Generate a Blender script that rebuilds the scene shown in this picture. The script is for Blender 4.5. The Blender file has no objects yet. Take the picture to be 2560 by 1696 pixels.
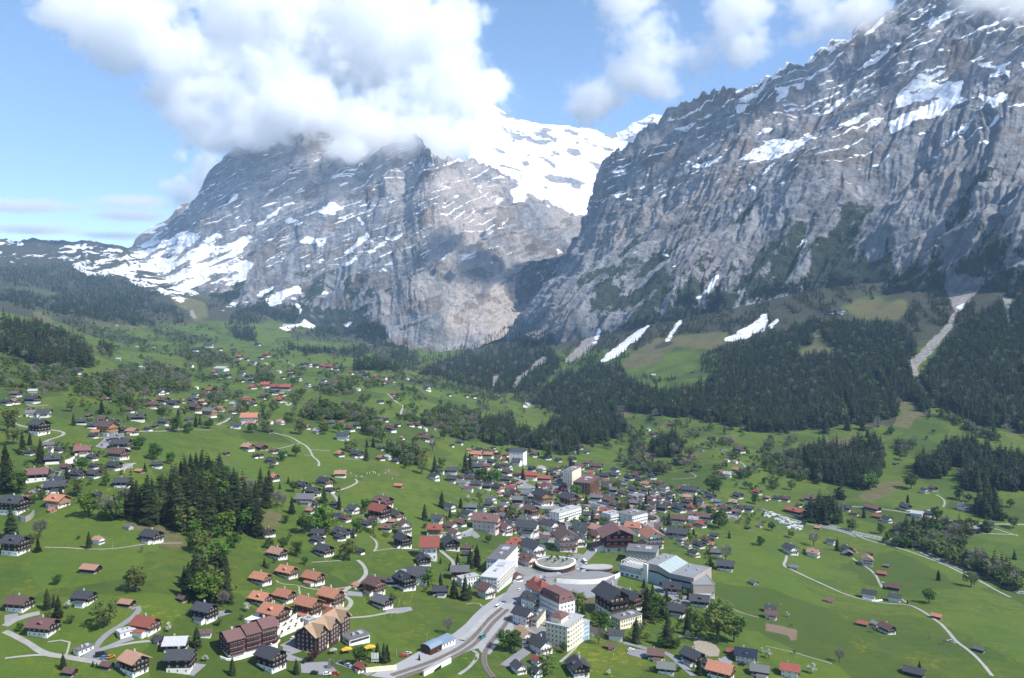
import bpy, bmesh, math, random
import numpy as np
from mathutils import Vector, Matrix
R = math.radians
random.seed(7)
S = bpy.context.scene
COL = S.collection

# ---------------------------------------------------------------- camera, sky, sun, exposure
FPX, YH, PW, PH = 2000.0, 800.0, 2560.0, 1696.0       # focal length and horizon row in photograph pixels
PITCH = math.atan((PH / 2 - YH) / FPX)
cam = bpy.data.cameras.new('camera'); cam_ob = bpy.data.objects.new('camera', cam); COL.objects.link(cam_ob)
cam.sensor_width = 36.0; cam.lens = 36.0 * FPX / PW
cam.clip_start = 1.0; cam.clip_end = 60000.0
cam_ob.location = (0, 0, 0); cam_ob.rotation_euler = (R(90) - PITCH, 0, 0)
S.camera = cam_ob

SUN_AZ, SUN_EL = R(117), R(49)      # azimuth measured from the view direction (+y) clockwise: right and behind
sun_vec = Vector((math.sin(SUN_AZ) * math.cos(SUN_EL), math.cos(SUN_AZ) * math.cos(SUN_EL), math.sin(SUN_EL)))
W = bpy.data.worlds.new('World'); S.world = W; W.use_nodes = True
nt = W.node_tree; nt.nodes.clear()
sky = nt.nodes.new('ShaderNodeTexSky'); sky.sky_type = 'NISHITA'; sky.sun_disc = False
sky.sun_elevation = SUN_EL; sky.sun_rotation = SUN_AZ; sky.altitude = 1200.0
sky.air_density = 1.0; sky.dust_density = 0.25; sky.ozone_density = 3.0
bg = nt.nodes.new('ShaderNodeBackground'); bg.inputs['Strength'].default_value = 0.15
wo = nt.nodes.new('ShaderNodeOutputWorld')
nt.links.new(sky.outputs[0], bg.inputs['Color']); nt.links.new(bg.outputs[0], wo.inputs['Surface'])
sl = bpy.data.lights.new('sun', 'SUN'); sl.energy = 5.0; sl.angle = R(0.53); sl.color = (1.0, 0.955, 0.88)
so = bpy.data.objects.new('sun', sl); COL.objects.link(so)
so.rotation_euler = sun_vec.to_track_quat('Z', 'Y').to_euler()
S.view_settings.view_transform = 'Standard'; S.view_settings.look = 'None'
S.view_settings.exposure = 0.50; S.view_settings.gamma = 1.0
S.render.engine = 'CYCLES'
cy = S.cycles
cy.use_denoising = True
try: cy.denoiser = 'OPENIMAGEDENOISE'
except Exception: pass
cy.use_adaptive_sampling = True; cy.adaptive_threshold = 0.02
cy.max_bounces = 16; cy.diffuse_bounces = 3; cy.glossy_bounces = 2; cy.transmission_bounces = 4
cy.volume_bounces = 11; cy.transparent_max_bounces = 8
cy.volume_step_rate = 3.5; cy.volume_max_steps = 192
cy.caustics_reflective = False; cy.caustics_refractive = False
cy.sample_clamp_indirect = 6.0

# ---------------------------------------------------------------- helpers
def tag(o, label=None, cat=None, group=None, kind=None):
    if label: o['label'] = label
    if cat: o['category'] = cat
    if group: o['group'] = group
    if kind: o['kind'] = kind
    return o

def unproj(px, py, D):
    """photograph pixel and forward distance -> world point"""
    return np.array([(px - PW / 2) * D / FPX, D, (YH - py) * D / FPX])

_rs = np.random.RandomState(11)
_PERM = np.concatenate([_rs.permutation(256)] * 3).astype(np.int32)
_G = np.array([[1,1,0],[-1,1,0],[1,-1,0],[-1,-1,0],[1,0,1],[-1,0,1],[1,0,-1],[-1,0,-1],
               [0,1,1],[0,-1,1],[0,1,-1],[0,-1,-1],[1,1,0],[-1,1,0],[0,-1,1],[0,-1,-1]], np.float32)
_GX, _GY, _GZ = [np.ascontiguousarray(_G[_PERM & 15][:, k]) for k in range(3)]

def noise3(x, y, z, seed=0):
    f32 = np.float32
    x, y, z = np.broadcast_arrays(np.asarray(x, f32), np.asarray(y, f32), np.asarray(z, f32))
    shp = x.shape; o = f32((seed * 13.37) % 199.0)
    x = x.ravel() + o; y = y.ravel() + o * f32(0.7); z = z.ravel() + o * f32(1.3)
    fx, fy, fz = np.floor(x), np.floor(y), np.floor(z)
    dx, dy, dz = x - fx, y - fy, z - fz
    ix, iy, iz = fx.astype(np.int32) & 255, fy.astype(np.int32) & 255, fz.astype(np.int32) & 255
    sx, sy, sz = [t * t * (3 - 2 * t) for t in (dx, dy, dz)]
    a0, a1 = _PERM[ix], _PERM[ix + 1]
    b00, b10, b01, b11 = _PERM[a0 + iy], _PERM[a1 + iy], _PERM[a0 + iy + 1], _PERM[a1 + iy + 1]
    def g(h, a, b, c):
        h = h + iz + c
        return _GX[h] * (dx - a) + _GY[h] * (dy - b) + _GZ[h] * (dz - c)
    def L(p, q, t): return p + t * (q - p)
    r = L(L(L(g(b00,0,0,0), g(b10,1,0,0), sx), L(g(b01,0,1,0), g(b11,1,1,0), sx), sy),
          L(L(g(b00,0,0,1), g(b10,1,0,1), sx), L(g(b01,0,1,1), g(b11,1,1,1), sx), sy), sz)
    return r.reshape(shp)

def fbm(x, y, z, oct=4, seed=0, ridged=False, gain=0.5):
    s = 0; a = 1.0; f = 1.0
    for i in range(oct):
        n = noise3(x * f, y * f, z * f, seed + i * 17)
        s = s + a * ((0.5 - np.abs(n)) * 2 - 0.5 if ridged else n)
        a *= gain; f *= 2.03
    return s

def sstep(a, b, x):
    t = np.clip((x - a) / (b - a), 0, 1); return t * t * (3 - 2 * t)

def in_poly(px, py, poly):
    inside = np.zeros(px.shape, bool); n = len(poly); j = n - 1
    for i in range(n):
        xi, yi = poly[i]; xj, yj = poly[j]
        if yi != yj:
            c = ((yi > py) != (yj > py)) & (px < (xj - xi) * (py - yi) / (yj - yi) + xi)
            inside ^= c
        j = i
    return inside

def grid_mesh(name, P, attrs=None, mat=None, smooth=True):
    """P: (rows, cols, 3) -> one mesh object with float point attributes"""
    nr, nc = P.shape[:2]
    me = bpy.data.meshes.new(name)
    v = P.reshape(-1, 3).astype(np.float32)
    idx = np.arange(nr * nc).reshape(nr, nc)
    q = np.stack([idx[:-1, :-1], idx[:-1, 1:], idx[1:, 1:], idx[1:, :-1]], -1).reshape(-1, 4)
    me.vertices.add(len(v)); me.vertices.foreach_set('co', v.ravel())
    me.loops.add(q.size); me.loops.foreach_set('vertex_index', q.ravel().astype(np.int32))
    me.polygons.add(len(q)); me.polygons.foreach_set('loop_start', (np.arange(len(q)) * 4).astype(np.int32))
    me.polygons.foreach_set('use_smooth', np.full(len(q), smooth))
    me.update(calc_edges=True)
    for k, a in (attrs or {}).items():
        at = me.attributes.new(k, 'FLOAT', 'POINT'); at.data.foreach_set('value', a.ravel().astype(np.float32))
    if mat: me.materials.append(mat)
    o = bpy.data.objects.new(name, me); COL.objects.link(o)
    return o

class NT:
    """small helper to write node materials"""
    def __init__(s, name):
        s.m = bpy.data.materials.new(name); s.m.use_nodes = True
        s.t = s.m.node_tree; s.n = s.t.nodes; s.n.clear()
        s.out = s.n.new('ShaderNodeOutputMaterial')
        s.p = s.n.new('ShaderNodeBsdfPrincipled'); s.t.links.new(s.p.outputs[0], s.out.inputs[0])
        s.p.inputs['Specular IOR Level'].default_value = 0.25
    def node(s, t, **k):
        n = s.n.new('ShaderNode' + t)
        for a, b in k.items(): setattr(n, a, b)
        return n
    def link(s, a, b): s.t.links.new(a, b)
    def setin(s, sock, v):
        if isinstance(v, bpy.types.NodeSocket): s.link(v, sock)
        else:
            if isinstance(v, tuple) and len(v) == 3 and sock.type == 'RGBA': v = v + (1,)
            sock.default_value = v
    def attr(s, name): return s.node('Attribute', attribute_name=name).outputs['Fac']
    def pos(s): return s.node('NewGeometry').outputs['Position']
    def noise(s, vec, scale, detail=4, rough=0.55, dist=0.0):
        n = s.node('TexNoise'); n.inputs['Scale'].default_value = scale; n.inputs['Detail'].default_value = detail
        n.inputs['Roughness'].default_value = rough; n.inputs['Distortion'].default_value = dist
        if vec is not None: s.link(vec, n.inputs['Vector'])
        return n.outputs[0]
    def mapping(s, vec, scale=(1,1,1), rot=(0,0,0), loc=(0,0,0)):
        m = s.node('Mapping'); m.inputs['Scale'].default_value = scale; m.inputs['Rotation'].default_value = rot; m.inputs['Location'].default_value = loc
        s.link(vec, m.inputs['Vector']); return m.outputs[0]
    def math(s, op, a, b=None, c=None, clamp=False):
        n = s.node('Math', operation=op); n.use_clamp = clamp
        for i, v in enumerate((a, b, c)):
            if v is not None: s.setin(n.inputs[i], v)
        return n.outputs[0]
    def ramp(s, v, lo, hi, a=0.0, b=1.0):
        n = s.node('MapRange'); n.interpolation_type = 'SMOOTHSTEP'
        s.setin(n.inputs[0], v)
        for i, k in enumerate((lo, hi, a, b)): n.inputs[i + 1].default_value = k
        return n.outputs[0]
    def mix(s, f, a, b):
        n = s.node('Mix', data_type='RGBA'); s.setin(n.inputs[0], f); s.setin(n.inputs[6], a); s.setin(n.inputs[7], b)
        return n.outputs[2]
    def bump(s, h, strength, dist):
        n = s.node('Bump'); n.inputs['Strength'].default_value = strength; n.inputs['Distance'].default_value = dist
        s.link(h, n.inputs['Height']); s.link(n.outputs[0], s.p.inputs['Normal'])
    def base(s, c, rough=0.9):
        s.setin(s.p.inputs['Base Color'], c); s.setin(s.p.inputs['Roughness'], rough); return s.m
# ---------------------------------------------------------------- the valley floor and its slopes: one sheet
# surveyed points: photograph column, photograph row, forward distance in metres
CTRL = [
 (0,1696,380),(0,1500,450),(0,1300,580),(0,1100,760),(0,1000,950),(0,930,1150),(0,890,1400),(0,800,1900),(0,770,3000),(0,690,5000),(0,612,6900),
 (150,628,7000),(150,720,5000),(150,790,3000),(110,820,1950),(200,870,1650),(195,613,7100),(310,628,7200),
 (300,1696,385),(300,1500,455),(300,1300,580),(300,1180,700),(300,1080,850),(300,1000,1080),(300,950,1350),(300,905,1750),(300,850,2600),(300,770,4200),(300,700,5500),
 (640,1696,400),(640,1500,490),(640,1350,610),(640,1200,790),(640,1100,960),(640,1000,1300),(640,940,1700),(640,885,2500),(640,830,3800),(640,790,4800),
 (1000,1696,415),(1000,1500,540),(1000,1350,680),(1000,1200,880),(1000,1100,1100),(1000,1000,1500),(1000,940,2200),(1000,900,3200),(1000,880,4000),
 (1300,1696,430),(1300,1500,570),(1300,1350,760),(1300,1200,1080),(1300,1130,1350),(1300,1050,1850),(1300,980,2450),(1250,930,2950),(1180,910,3400),
 (1700,1696,450),(1700,1500,615),(1700,1400,740),(1700,1250,1020),(1700,1150,1320),(1700,1050,1700),(1700,950,2150),(1700,880,2550),(1650,840,2900),
 (1450,980,2250),(1450,920,2700),(1400,880,3100),
 (2100,1696,480),(2100,1500,680),(2100,1350,900),(2100,1250,1110),(2100,1150,1340),(2100,1050,1600),(2100,950,1950),(2100,800,2500),(2100,740,2700),
 (2560,1696,520),(2560,1500,725),(2560,1400,870),(2560,1250,1110),(2560,1150,1300),(2560,1050,1500),(2560,950,1750),(2560,800,2150),(2560,700,2450),
 (-800,1500,420),(-800,1000,850),(-800,800,2000),(-800,600,6500),(3300,1500,800),(3300,1200,1200),(3300,950,1700),(3300,700,2300),
 (1280,3400,150),(-400,3000,150),(3000,3700,160),
 (0,640,9500),(640,820,9500),(1300,800,9500),(2100,600,6000),(2560,560,6000),(300,660,9500),
]
_c = np.array(CTRL, float)
def _uv(px, D): return np.stack([px / 700.0, np.log(D) * 1.25], -1)
_X = _uv(_c[:, 0], _c[:, 2])
def _phi(r2): return 0.5 * r2 * np.log(r2 + 1e-12)
_d2 = ((_X[:, None] - _X[None]) ** 2).sum(-1)
_n = len(_X); _A = np.zeros((_n + 3, _n + 3)); _A[:_n, :_n] = _phi(_d2) + np.eye(_n) * 0.01
_A[:_n, _n] = 1; _A[:_n, _n + 1:] = _X; _A[_n, :_n] = 1; _A[_n + 1:, :_n] = _X.T
_w = np.linalg.solve(_A, np.concatenate([_c[:, 1], np.zeros(3)]))
def tps(px, D):
    U = _uv(px, D); s = _w[_n] + U[..., 0] * _w[_n + 1] + U[..., 1] * _w[_n + 2]
    for i in range(_n):
        r2 = (U[..., 0] - _X[i, 0]) ** 2 + (U[..., 1] - _X[i, 1]) ** 2
        s = s + _w[i] * _phi(r2)
    return s
NC, NR = 820, 720
TX = np.linspace(-900, 3460, NC); TD = np.exp(np.linspace(math.log(150), math.log(9500), NR))
_cx = np.linspace(-900, 3460, 110); _cd = np.exp(np.linspace(math.log(150), math.log(9500), 140))
_coarse = tps(*np.meshgrid(_cx, _cd))
def _bicub(C, nr, nc):
    """smooth upsampling of a coarse table"""
    def up(A, n):
        t = np.linspace(0, A.shape[0] - 1, n); i = np.clip(t.astype(int), 0, A.shape[0] - 2); f = (t - i)[:, None]
        g = lambda k: A[np.clip(i + k, 0, A.shape[0] - 1)]
        a, b, c, d = g(-1), g(0), g(1), g(2)
        return b + 0.5 * f * (c - a + f * (2 * a - 5 * b + 4 * c - d + f * (3 * (b - c) + d - a)))
    return up(up(C, nr).T, nc).T
GY = _bicub(_coarse, NR, NC)
GX, GD = np.meshgrid(TX, TD)
TXW = (GX - PW / 2) * GD / FPX
TZ = (YH - GY) * GD / FPX
# knolls, terraces and hollows
_amp = np.clip(GD / 700.0, 0.5, 3.0)
TZ += _amp * (3.2 * fbm(TXW / 150, GD / 150, 0 * GD, 3, 5) + 1.0 * noise3(TXW / 42, GD / 42, 0 * GD, 9))
_far = sstep(2600, 5200, GD) * sstep(800, 200, GX)
TZ += _far * (75 * fbm(TXW / 700, GD / 700, 0 * GD, 5, 31, ridged=True) + 30 * fbm(TXW / 200, GD / 200, 0 * GD, 3, 32))
GPY = YH - TZ * FPX / GD                                    # photograph row of each ground point
TLN = np.log(TD)
def _col(px):
    t = np.clip((px - TX[0]) / (TX[1] - TX[0]), 0, NC - 1.001); i = t.astype(int); return i, t - i
def hit(px, py, dmin=230.0):
    """first ground point along the ray through a photograph pixel -> (N,3) world points, N ok flags"""
    px = np.atleast_1d(np.asarray(px, float)); py = np.atleast_1d(np.asarray(py, float))
    i, f = _col(px)
    prof = GPY[:, i] * (1 - f) + GPY[:, i + 1] * f         # (NR, N)
    below = (prof <= py[None]) & (TD[:, None] > dmin)
    ok = below.any(0); k = np.argmax(below, 0); k = np.clip(k, 1, NR - 1)
    c = np.arange(len(px)); a, b = prof[k - 1, c], prof[k, c]
    t = np.clip((a - py) / np.where(np.abs(a - b) < 1e-9, 1e-9, a - b), 0, 1)
    D = np.exp(TLN[k - 1] + t * (TLN[k] - TLN[k - 1]))
    z = (YH - py) * D / FPX
    return np.stack([(px - PW / 2) * D / FPX, D, z], -1), ok
def ground(x, y):
    """height of the sheet at world x, y"""
    x = np.asarray(x, float); y = np.maximum(np.asarray(y, float), 151.0)
    px = x * FPX / y + PW / 2; i, f = _col(px)
    t = np.clip((np.log(y) - TLN[0]) / (TLN[1] - TLN[0]), 0, NR - 1.001); k = t.astype(int); g = t - k
    return (TZ[k, i] * (1 - f) + TZ[k, i + 1] * f) * (1 - g) + (TZ[k + 1, i] * (1 - f) + TZ[k + 1, i + 1] * f) * g
# ---------------------------------------------------------------- land cover outlines, traced on enlargements of the photograph
VIEWS = {  # enlargement: left, top, pixels per photograph pixel
 'a': (0,560,3.484), 'b': (640,560,3.484), 'c': (1280,560,3.484), 'd': (1920,560,3.484),
 's': (0,0,2.613), 't': (800,0,2.613), 'u': (1660,0,2.613),
 '1': (0,1000,3.698), '2': (0,1340,3.698), '3': (640,1000,3.698), '4': (640,1340,3.698),
 '5': (1280,1000,3.698), '6': (1280,1340,3.698), '7': (1920,1000,3.698), '8': (1920,1340,3.698), 'p': (0,0,1.0)}
def V(v, x, y): a = VIEWS[v]; return (a[0] + x / a[2], a[1] + y / a[2])
def VP(v, s):
    n = [float(t) for t in s.replace(',', ' ').split()]
    return [V(v, n[i], n[i + 1]) for i in range(0, len(n), 2)]
SNOW = [VP(*t) for t in [
 ('p','172 640 250 650 330 640 345 612 420 570 520 590 640 585 600 640 640 660 610 700 560 720 500 735 448 760 420 735 350 715 300 690 230 690 180 665'),
 ('u','460 1050 640 950 620 930 720 910 820 930 900 890 980 890 860 980 700 1060 640 1050'),
 ('u','1500 590 1660 490 1840 460 1700 560 1940 540 1920 640 1980 660 1880 700 1760 790 1620 800 1470 880 1460 820 1600 720 1500 700'),
 ('u','1060 590 1180 500 1400 330 1460 310 1440 370 1260 480'),
 ('u','980 780 1130 660 1300 560 1380 570 1340 640 1250 620 1090 740'),
 ('u','700 580 810 570 790 640 720 690'), ('u','2000 410 2130 440 2280 410 2200 460 2060 460'),
 ('u','2020 650 2060 620 2130 640 2240 590 2200 670 2120 730 2080 670'), ('u','1110 840 1220 790 1360 720 1280 800 1200 840'),
 ('u','1290 880 1320 800 1440 770 1380 830'), ('u','480 660 640 590 600 650 480 760 450 720 500 690'),
 ('u','640 540 680 460 780 420 730 500 750 530'), ('u','800 440 960 350 1180 260 1240 280 1000 380 870 450'),
 ('u','1700 200 1720 90 1740 150 1900 60 1850 130 1720 205'), ('u','90 1080 160 1060 240 1080 380 1010 340 1060 240 1120 180 1090'),
 ('u','1280 260 1400 130 1480 90 1340 240'), ('u','1640 870 1770 850 1660 905'), ('u','2300 400 2352 380 2352 480 2310 450'),
 ('u','850 560 910 540 900 590 860 600'), ('u','150 650 180 620 200 620 120 690'), ('u','350 740 400 690 390 720'),
 ('u','2090 490 2200 460 2240 480 2230 540 2200 500 2110 520'), ('u','610 1160 690 1080 720 1060 650 1140'), ('u','760 1200 880 1100 820 1170'),
 ('u','1040 860 1110 800 1000 890'), ('u','1120 1000 1220 965 1130 1010'), ('u','1130 950 1270 890 1180 930'),
 ('u','520 1210 600 1220 600 1260'), ('u','600 1310 720 1250 640 1290'), ('u','1600 1450 1690 1410 1640 1450'), ('u','460 1380 500 1360 490 1380'),
 ('c','750 1200 980 1000 1200 870 1160 960 960 1110 890 1180'), ('c','1330 1000 1480 810 1490 860 1420 950 1360 1030'),
 ('c','1820 1025 2080 870 2190 780 2230 790 2220 900 2080 980 1900 1030'), ('c','710 1060 740 910 780 940 740 1060'),
 ('c','1540 680 1640 630 1680 560 1800 430 1800 470 1740 560 1640 650'), ('c','90 1568 190 1525 180 1560 120 1600 80 1620'),
 ('c','480 570 640 480 560 530'), ('c','1290 250 1340 270 1400 245 1410 270 1320 300'), ('c','1370 420 1430 370 1380 350'),
 ('c','190 420 300 390 310 340 340 330 280 430 270 500 210 460'), ('c','350 460 380 340 400 390'), ('c','390 230 480 250 420 285'), ('c','1020 260 1110 215 1080 250'),
 ('d','0 900 30 850 120 770 60 870 40 930'), ('d','240 200 300 130 330 130 270 190'),
 ('b','770 250 900 150 960 100 930 0 965 60 1030 160 1140 130 1240 60 1320 70 1310 110 1160 160 1030 230 880 280 850 330 800 390 700 350 830 320'),
 ('b','350 150 410 60 430 100 480 120 620 150 600 230 450 180'), ('b','440 340 520 290 620 280 560 340 450 380'),
 ('b','0 620 160 540 160 580 280 570 350 530 400 560 420 610 300 640 150 720 60 650'), ('b','310 650 390 640 370 690 420 790 380 800'),
 ('b','210 890 370 850 500 740 560 740 440 830 530 880 520 910 340 900 260 940'), ('b','580 580 620 590 640 620 760 620 690 650 580 670'),
 ('b','640 890 820 830 860 860 800 910 780 880 690 900'), ('b','1090 350 1190 330 1190 360'), ('b','1050 470 1060 420 1110 390 1140 420 1080 460'),
 ('b','480 520 590 520 560 550'), ('b','180 460 240 470 200 480'), ('b','1750 80 1790 100 1770 100'), ('b','2020 310 2070 340 2060 360'),
 ('t','0 1390 40 1350 100 1330 150 1350 100 1390 80 1420'), ('t','90 1180 140 1200 250 1110 230 1160 150 1250'), ('t','300 1180 360 1130 440 1080 560 1070 420 1120'),
 ('t','330 1240 430 1170 400 1210'), ('t','520 1250 560 1190 540 1240'), ('t','640 1150 680 1090 780 1070 700 1130'), ('t','580 1060 620 1070 600 1140 590 1110'),
 ('t','250 1380 290 1450 310 1540 270 1460'), ('t','1130 1025 1250 1100 1400 1180 1440 1250 1600 1260 1450 1300 1330 1340 1260 1390 1200 1400 1260 1330 1240 1260 1260 1180'),
 ('t','1150 1500 1200 1460 1240 1420 1170 1510'), ('t','870 1290 910 1270 930 1300 900 1310'), ('t','1030 1230 1060 1180 1060 1240'), ('t','1640 1270 1760 1340 1750 1370 1690 1330'),
 ('t','1030 1245 1130 1310 1090 1300'), ('t','1150 1300 1200 1290 1170 1360 1190 1420 1160 1350'), ('t','930 1090 990 1140 950 1110'), ('t','1480 1340 1500 1330 1500 1360'),
 ('s','1320 1350 1380 1300 1470 1250 1450 1290 1350 1360'), ('s','1420 1370 1540 1270 1620 1220 1630 1250 1500 1340'), ('s','1570 1540 1660 1480 1840 1360 1820 1400 1660 1500'),
 ('s','1840 1460 1890 1400 1930 1450 2010 1430 1920 1480'), ('s','2040 1410 2150 1330 2210 1350 2180 1420 2100 1400'), ('s','1760 1310 1860 1275 1800 1310'), ('s','1930 1550 1990 1490 2000 1540'),
 ('s','1880 1130 1960 1110 1920 1140'), ('s','1720 1020 1780 1005 1750 1040'), ('s','1480 1350 1500 1410 1550 1450 1500 1420'),
 ('a','0 290 30 290 30 350 0 350'), ('a','180 280 240 280 210 320'), ('a','180 370 300 355 290 390 200 390'), ('a','90 330 130 340 120 370'), ('a','600 270 680 290 710 330 650 340'), ('a','720 260 800 260 780 300'), ('a','440 250 490 250 470 270'),
 ('a','1920 750 2060 680 2230 640 2230 660 2000 740'), ('a','1440 610 1540 680 1560 690 1700 620 1560 640'), ('a','0 450 60 480 90 490 50 500'),
 ('d','1640 720 1700 690 1730 720 1650 760')]]
GRAVEL = [VP(*t) for t in [   # bare gullies and slides
 ('d','1560 370 1640 430 1900 480 1720 720 1640 790 1600 900 1440 1110 1300 1250 1320 1340 1440 1568 1410 1568 1250 1300 1220 1250 1230 1100 1270 1180 1460 970 1570 850 1610 760 1560 620 1530 480'),
 ('c','300 1170 270 1140 220 1200 130 1270 40 1340 0 1420 0 1470 60 1400 180 1280 290 1220'), ('b','2050 1400 2060 1340 2110 1290 2140 1320 2100 1400 2060 1480'),
 ('d','1900 500 2010 390 2080 310 1980 440'), ('d','2020 610 2100 640 2180 650 2100 760 2140 920 2080 860'),
 ('c','450 1200 700 940 740 900 720 1060 560 1180 480 1215'), ('a','1560 690 1640 740 1690 830 1720 830 1700 760'),
 ('5','90 60 140 20 190 0 180 50 130 90')]]
TAN = [VP(*t) for t in [      # last year's pale grass
 ('7','1230 150 1240 20 1330 0 1420 130 1500 60 1560 150 1400 160 1300 280 1160 240 900 260 880 230'), ('7','530 400 560 350 740 350 850 370 640 440'), ('7','820 880 1090 760 1260 760 1200 860 950 960'),
 ('7','2240 350 2250 200 2340 300 2320 380'), ('5','960 120 1000 30 1050 20 1040 90 1140 150 990 170'), ('5','1370 260 1400 220 1490 180 1510 240 1380 290'), ('5','1490 560 1650 470 1760 530 1640 590 1520 580'),
 ('5','1920 380 1960 330 2100 330 2120 370 2000 410'), ('5','1210 450 1350 500 1330 580 1220 600'), ('c','950 1230 1060 1120 1250 1000 1560 960 1880 940 1900 1010 1740 1080 1400 1070 1300 1200 1000 1270'),
 ('d','640 740 760 680 920 655 1060 680 1210 670 1220 800 1000 850 860 840 700 770'), ('d','250 1120 390 1060 380 960 460 920 470 1040 580 1120 540 1190 440 1120 300 1180'), ('d','940 1420 1000 1420 1020 1480 980 1500'), ('d','1180 1560 1240 1520 1290 1568'),
 ('a','1290 640 1500 600 1680 640 1800 700 1800 830 1700 830 1600 730 1400 700'), ('1','1150 1150 1500 1160 1700 1280 1700 1400 1400 1350 1500 1280 1200 1220'), ('3','100 1000 250 1100 200 1200 60 1200 40 1080'),
 ('8','0 820 290 900 290 990 230 1000 210 950 0 900'), ('6','1690 1000 1940 1060 1940 1150 1720 1140'), ('6','700 560 860 560 840 640 700 700 660 640'), ('3','1180 640 1340 680 1330 710 1200 700'),
 ('5','1010 1000 1100 940 1060 1100'), ('a','300 760 420 770 450 870 310 850'), ('a','540 470 610 510 600 560'), ('a','650 470 900 520 960 580 850 560'), ('a','380 320 450 330 440 370')]]
FOREST = [VP(*t) for t in [   # dense spruce: outlines of where the trunks stand
 ('a','0 880 100 870 200 900 330 890 480 950 600 1000 700 1060 770 1120 830 1220 700 1250 560 1260 420 1250 300 1230 150 1170 0 1120'),
 ('p','1050 938 1100 905 1180 875 1290 850 1370 860 1400 905 1370 945 1330 985 1250 985 1180 970 1100 945'),
 ('p','1330 1010 1400 945 1480 920 1550 920 1565 955 1640 985 1760 975 1800 910 1920 850 2020 812 2140 815 2260 820 2290 870 2275 930 2330 1030 2300 1060 2255 1065 2130 1060 1960 1085 1850 1070 1750 1050 1680 1040 1560 1030 1450 1055'),
 ('p','2300 960 2330 915 2400 820 2480 775 2560 690 2800 690 2800 1090 2560 1080 2440 1060 2350 1010'),
 ('p','1600 905 1640 860 1660 850 1700 860 1720 880 1680 905 1620 915'),
 ('5','0 300 90 310 330 360 560 410 640 450 480 500 330 480 120 450 0 420'),
 ('5','300 300 480 170 750 150 960 180 1060 280 1050 330 900 380 740 430 600 390 480 340'),
 ('5','1260 470 1390 400 1530 380 1590 440 1540 520 1350 550 1280 530'),
 ('7','300 520 560 490 750 490 850 440 1000 420 1070 500 1080 600 1000 740 980 830 870 840 780 800 560 780 430 760'),
 ('7','1390 610 1560 600 1640 470 1900 450 2140 550 2500 660 2500 840 2100 840 1900 850 1840 820 1820 700 1700 660 1640 720 1480 740 1390 680'),
 ('7','1940 1060 2000 970 2060 940 2130 1000 2160 1110 2060 1120'), ('7','380 1110 500 1080 640 1080 680 1140 560 1160 420 1150'),
 ('b','250 1070 560 1090 820 1090 1000 1050 1150 1040 1150 1070 1000 1120 900 1160 700 1140 430 1140'), ('b','830 1260 900 1190 1040 1200 1270 1240 1240 1290 1050 1270 900 1290'),
 ('b','110 810 180 750 310 710 380 810 300 860 180 860'), ('b','0 680 60 680 120 740 100 800 80 860 0 860'), ('b','820 960 880 870 1000 850 1120 900 1150 1000 980 1030 880 990'),
 ('a','1480 860 1590 820 1600 870 1500 880'), ('a','1800 750 1850 620 2050 580 2100 630 1950 710'), ('a','2000 870 2050 760 2230 700 2230 870 2080 870'), ('a','1970 900 2200 900 2230 1030 2060 1000'), ('a','860 1090 900 1070 970 1090 960 1140 870 1130'),
 ('a','0 590 200 580 330 640 700 620 1000 660 1300 700 1100 740 1300 820 1360 900 1100 870 900 840 600 810 400 750 150 700 0 660'), ('a','1060 700 1150 650 1300 670 1280 720 1100 730'), ('a','540 520 700 480 900 540 1000 600 900 620 640 600'),
 ('p','0 668 120 655 230 672 330 705 430 745 455 790 330 775 200 745 80 720 0 705'), ('b','1150 1040 1330 1090 1380 1180 1290 1230 1200 1180 1140 1090'), ('b','430 930 640 910 820 950 800 990 600 985 440 970'),
 ('3','2080 250 2367 180 2367 400 2200 430 2080 390')]]
CLEAR = [VP(*t) for t in [
 ('p','1550 905 1600 880 1660 870 1730 835 1830 835 1850 850 1800 875 1750 890 1755 925 1740 950 1660 945 1570 935'), ('p','1990 882 2000 868 2035 862 2025 835 2052 820 2060 850 2090 868 2085 905 2060 890 2000 898'), ('p','2050 785 2100 770 2180 750 2270 750 2265 785 2170 798'),
 ('p','2100 770 2180 750 2270 750 2265 785 2170 795 2050 785'), ('p','2240 1080 2250 1005 2290 1005 2330 1070'), ('7','1820 700 1880 650 1700 620 1640 720'),
 ('c','1420 1330 1600 1240 1650 1290 1560 1350'), ('c','970 1240 1200 1220 1380 1300 1240 1350 1020 1290'), ('5','400 180 480 160 540 120 700 80 900 110 990 150 960 190 880 130 740 110 600 140 480 190 410 200'), ('5','80 220 300 210 330 290 220 270'),
 ('p','2180 950 2195 945 2210 985 2195 990'), ('p','2095 1005 2115 1000 2140 1060 2125 1070')]] + GRAVEL[:1]
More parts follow.
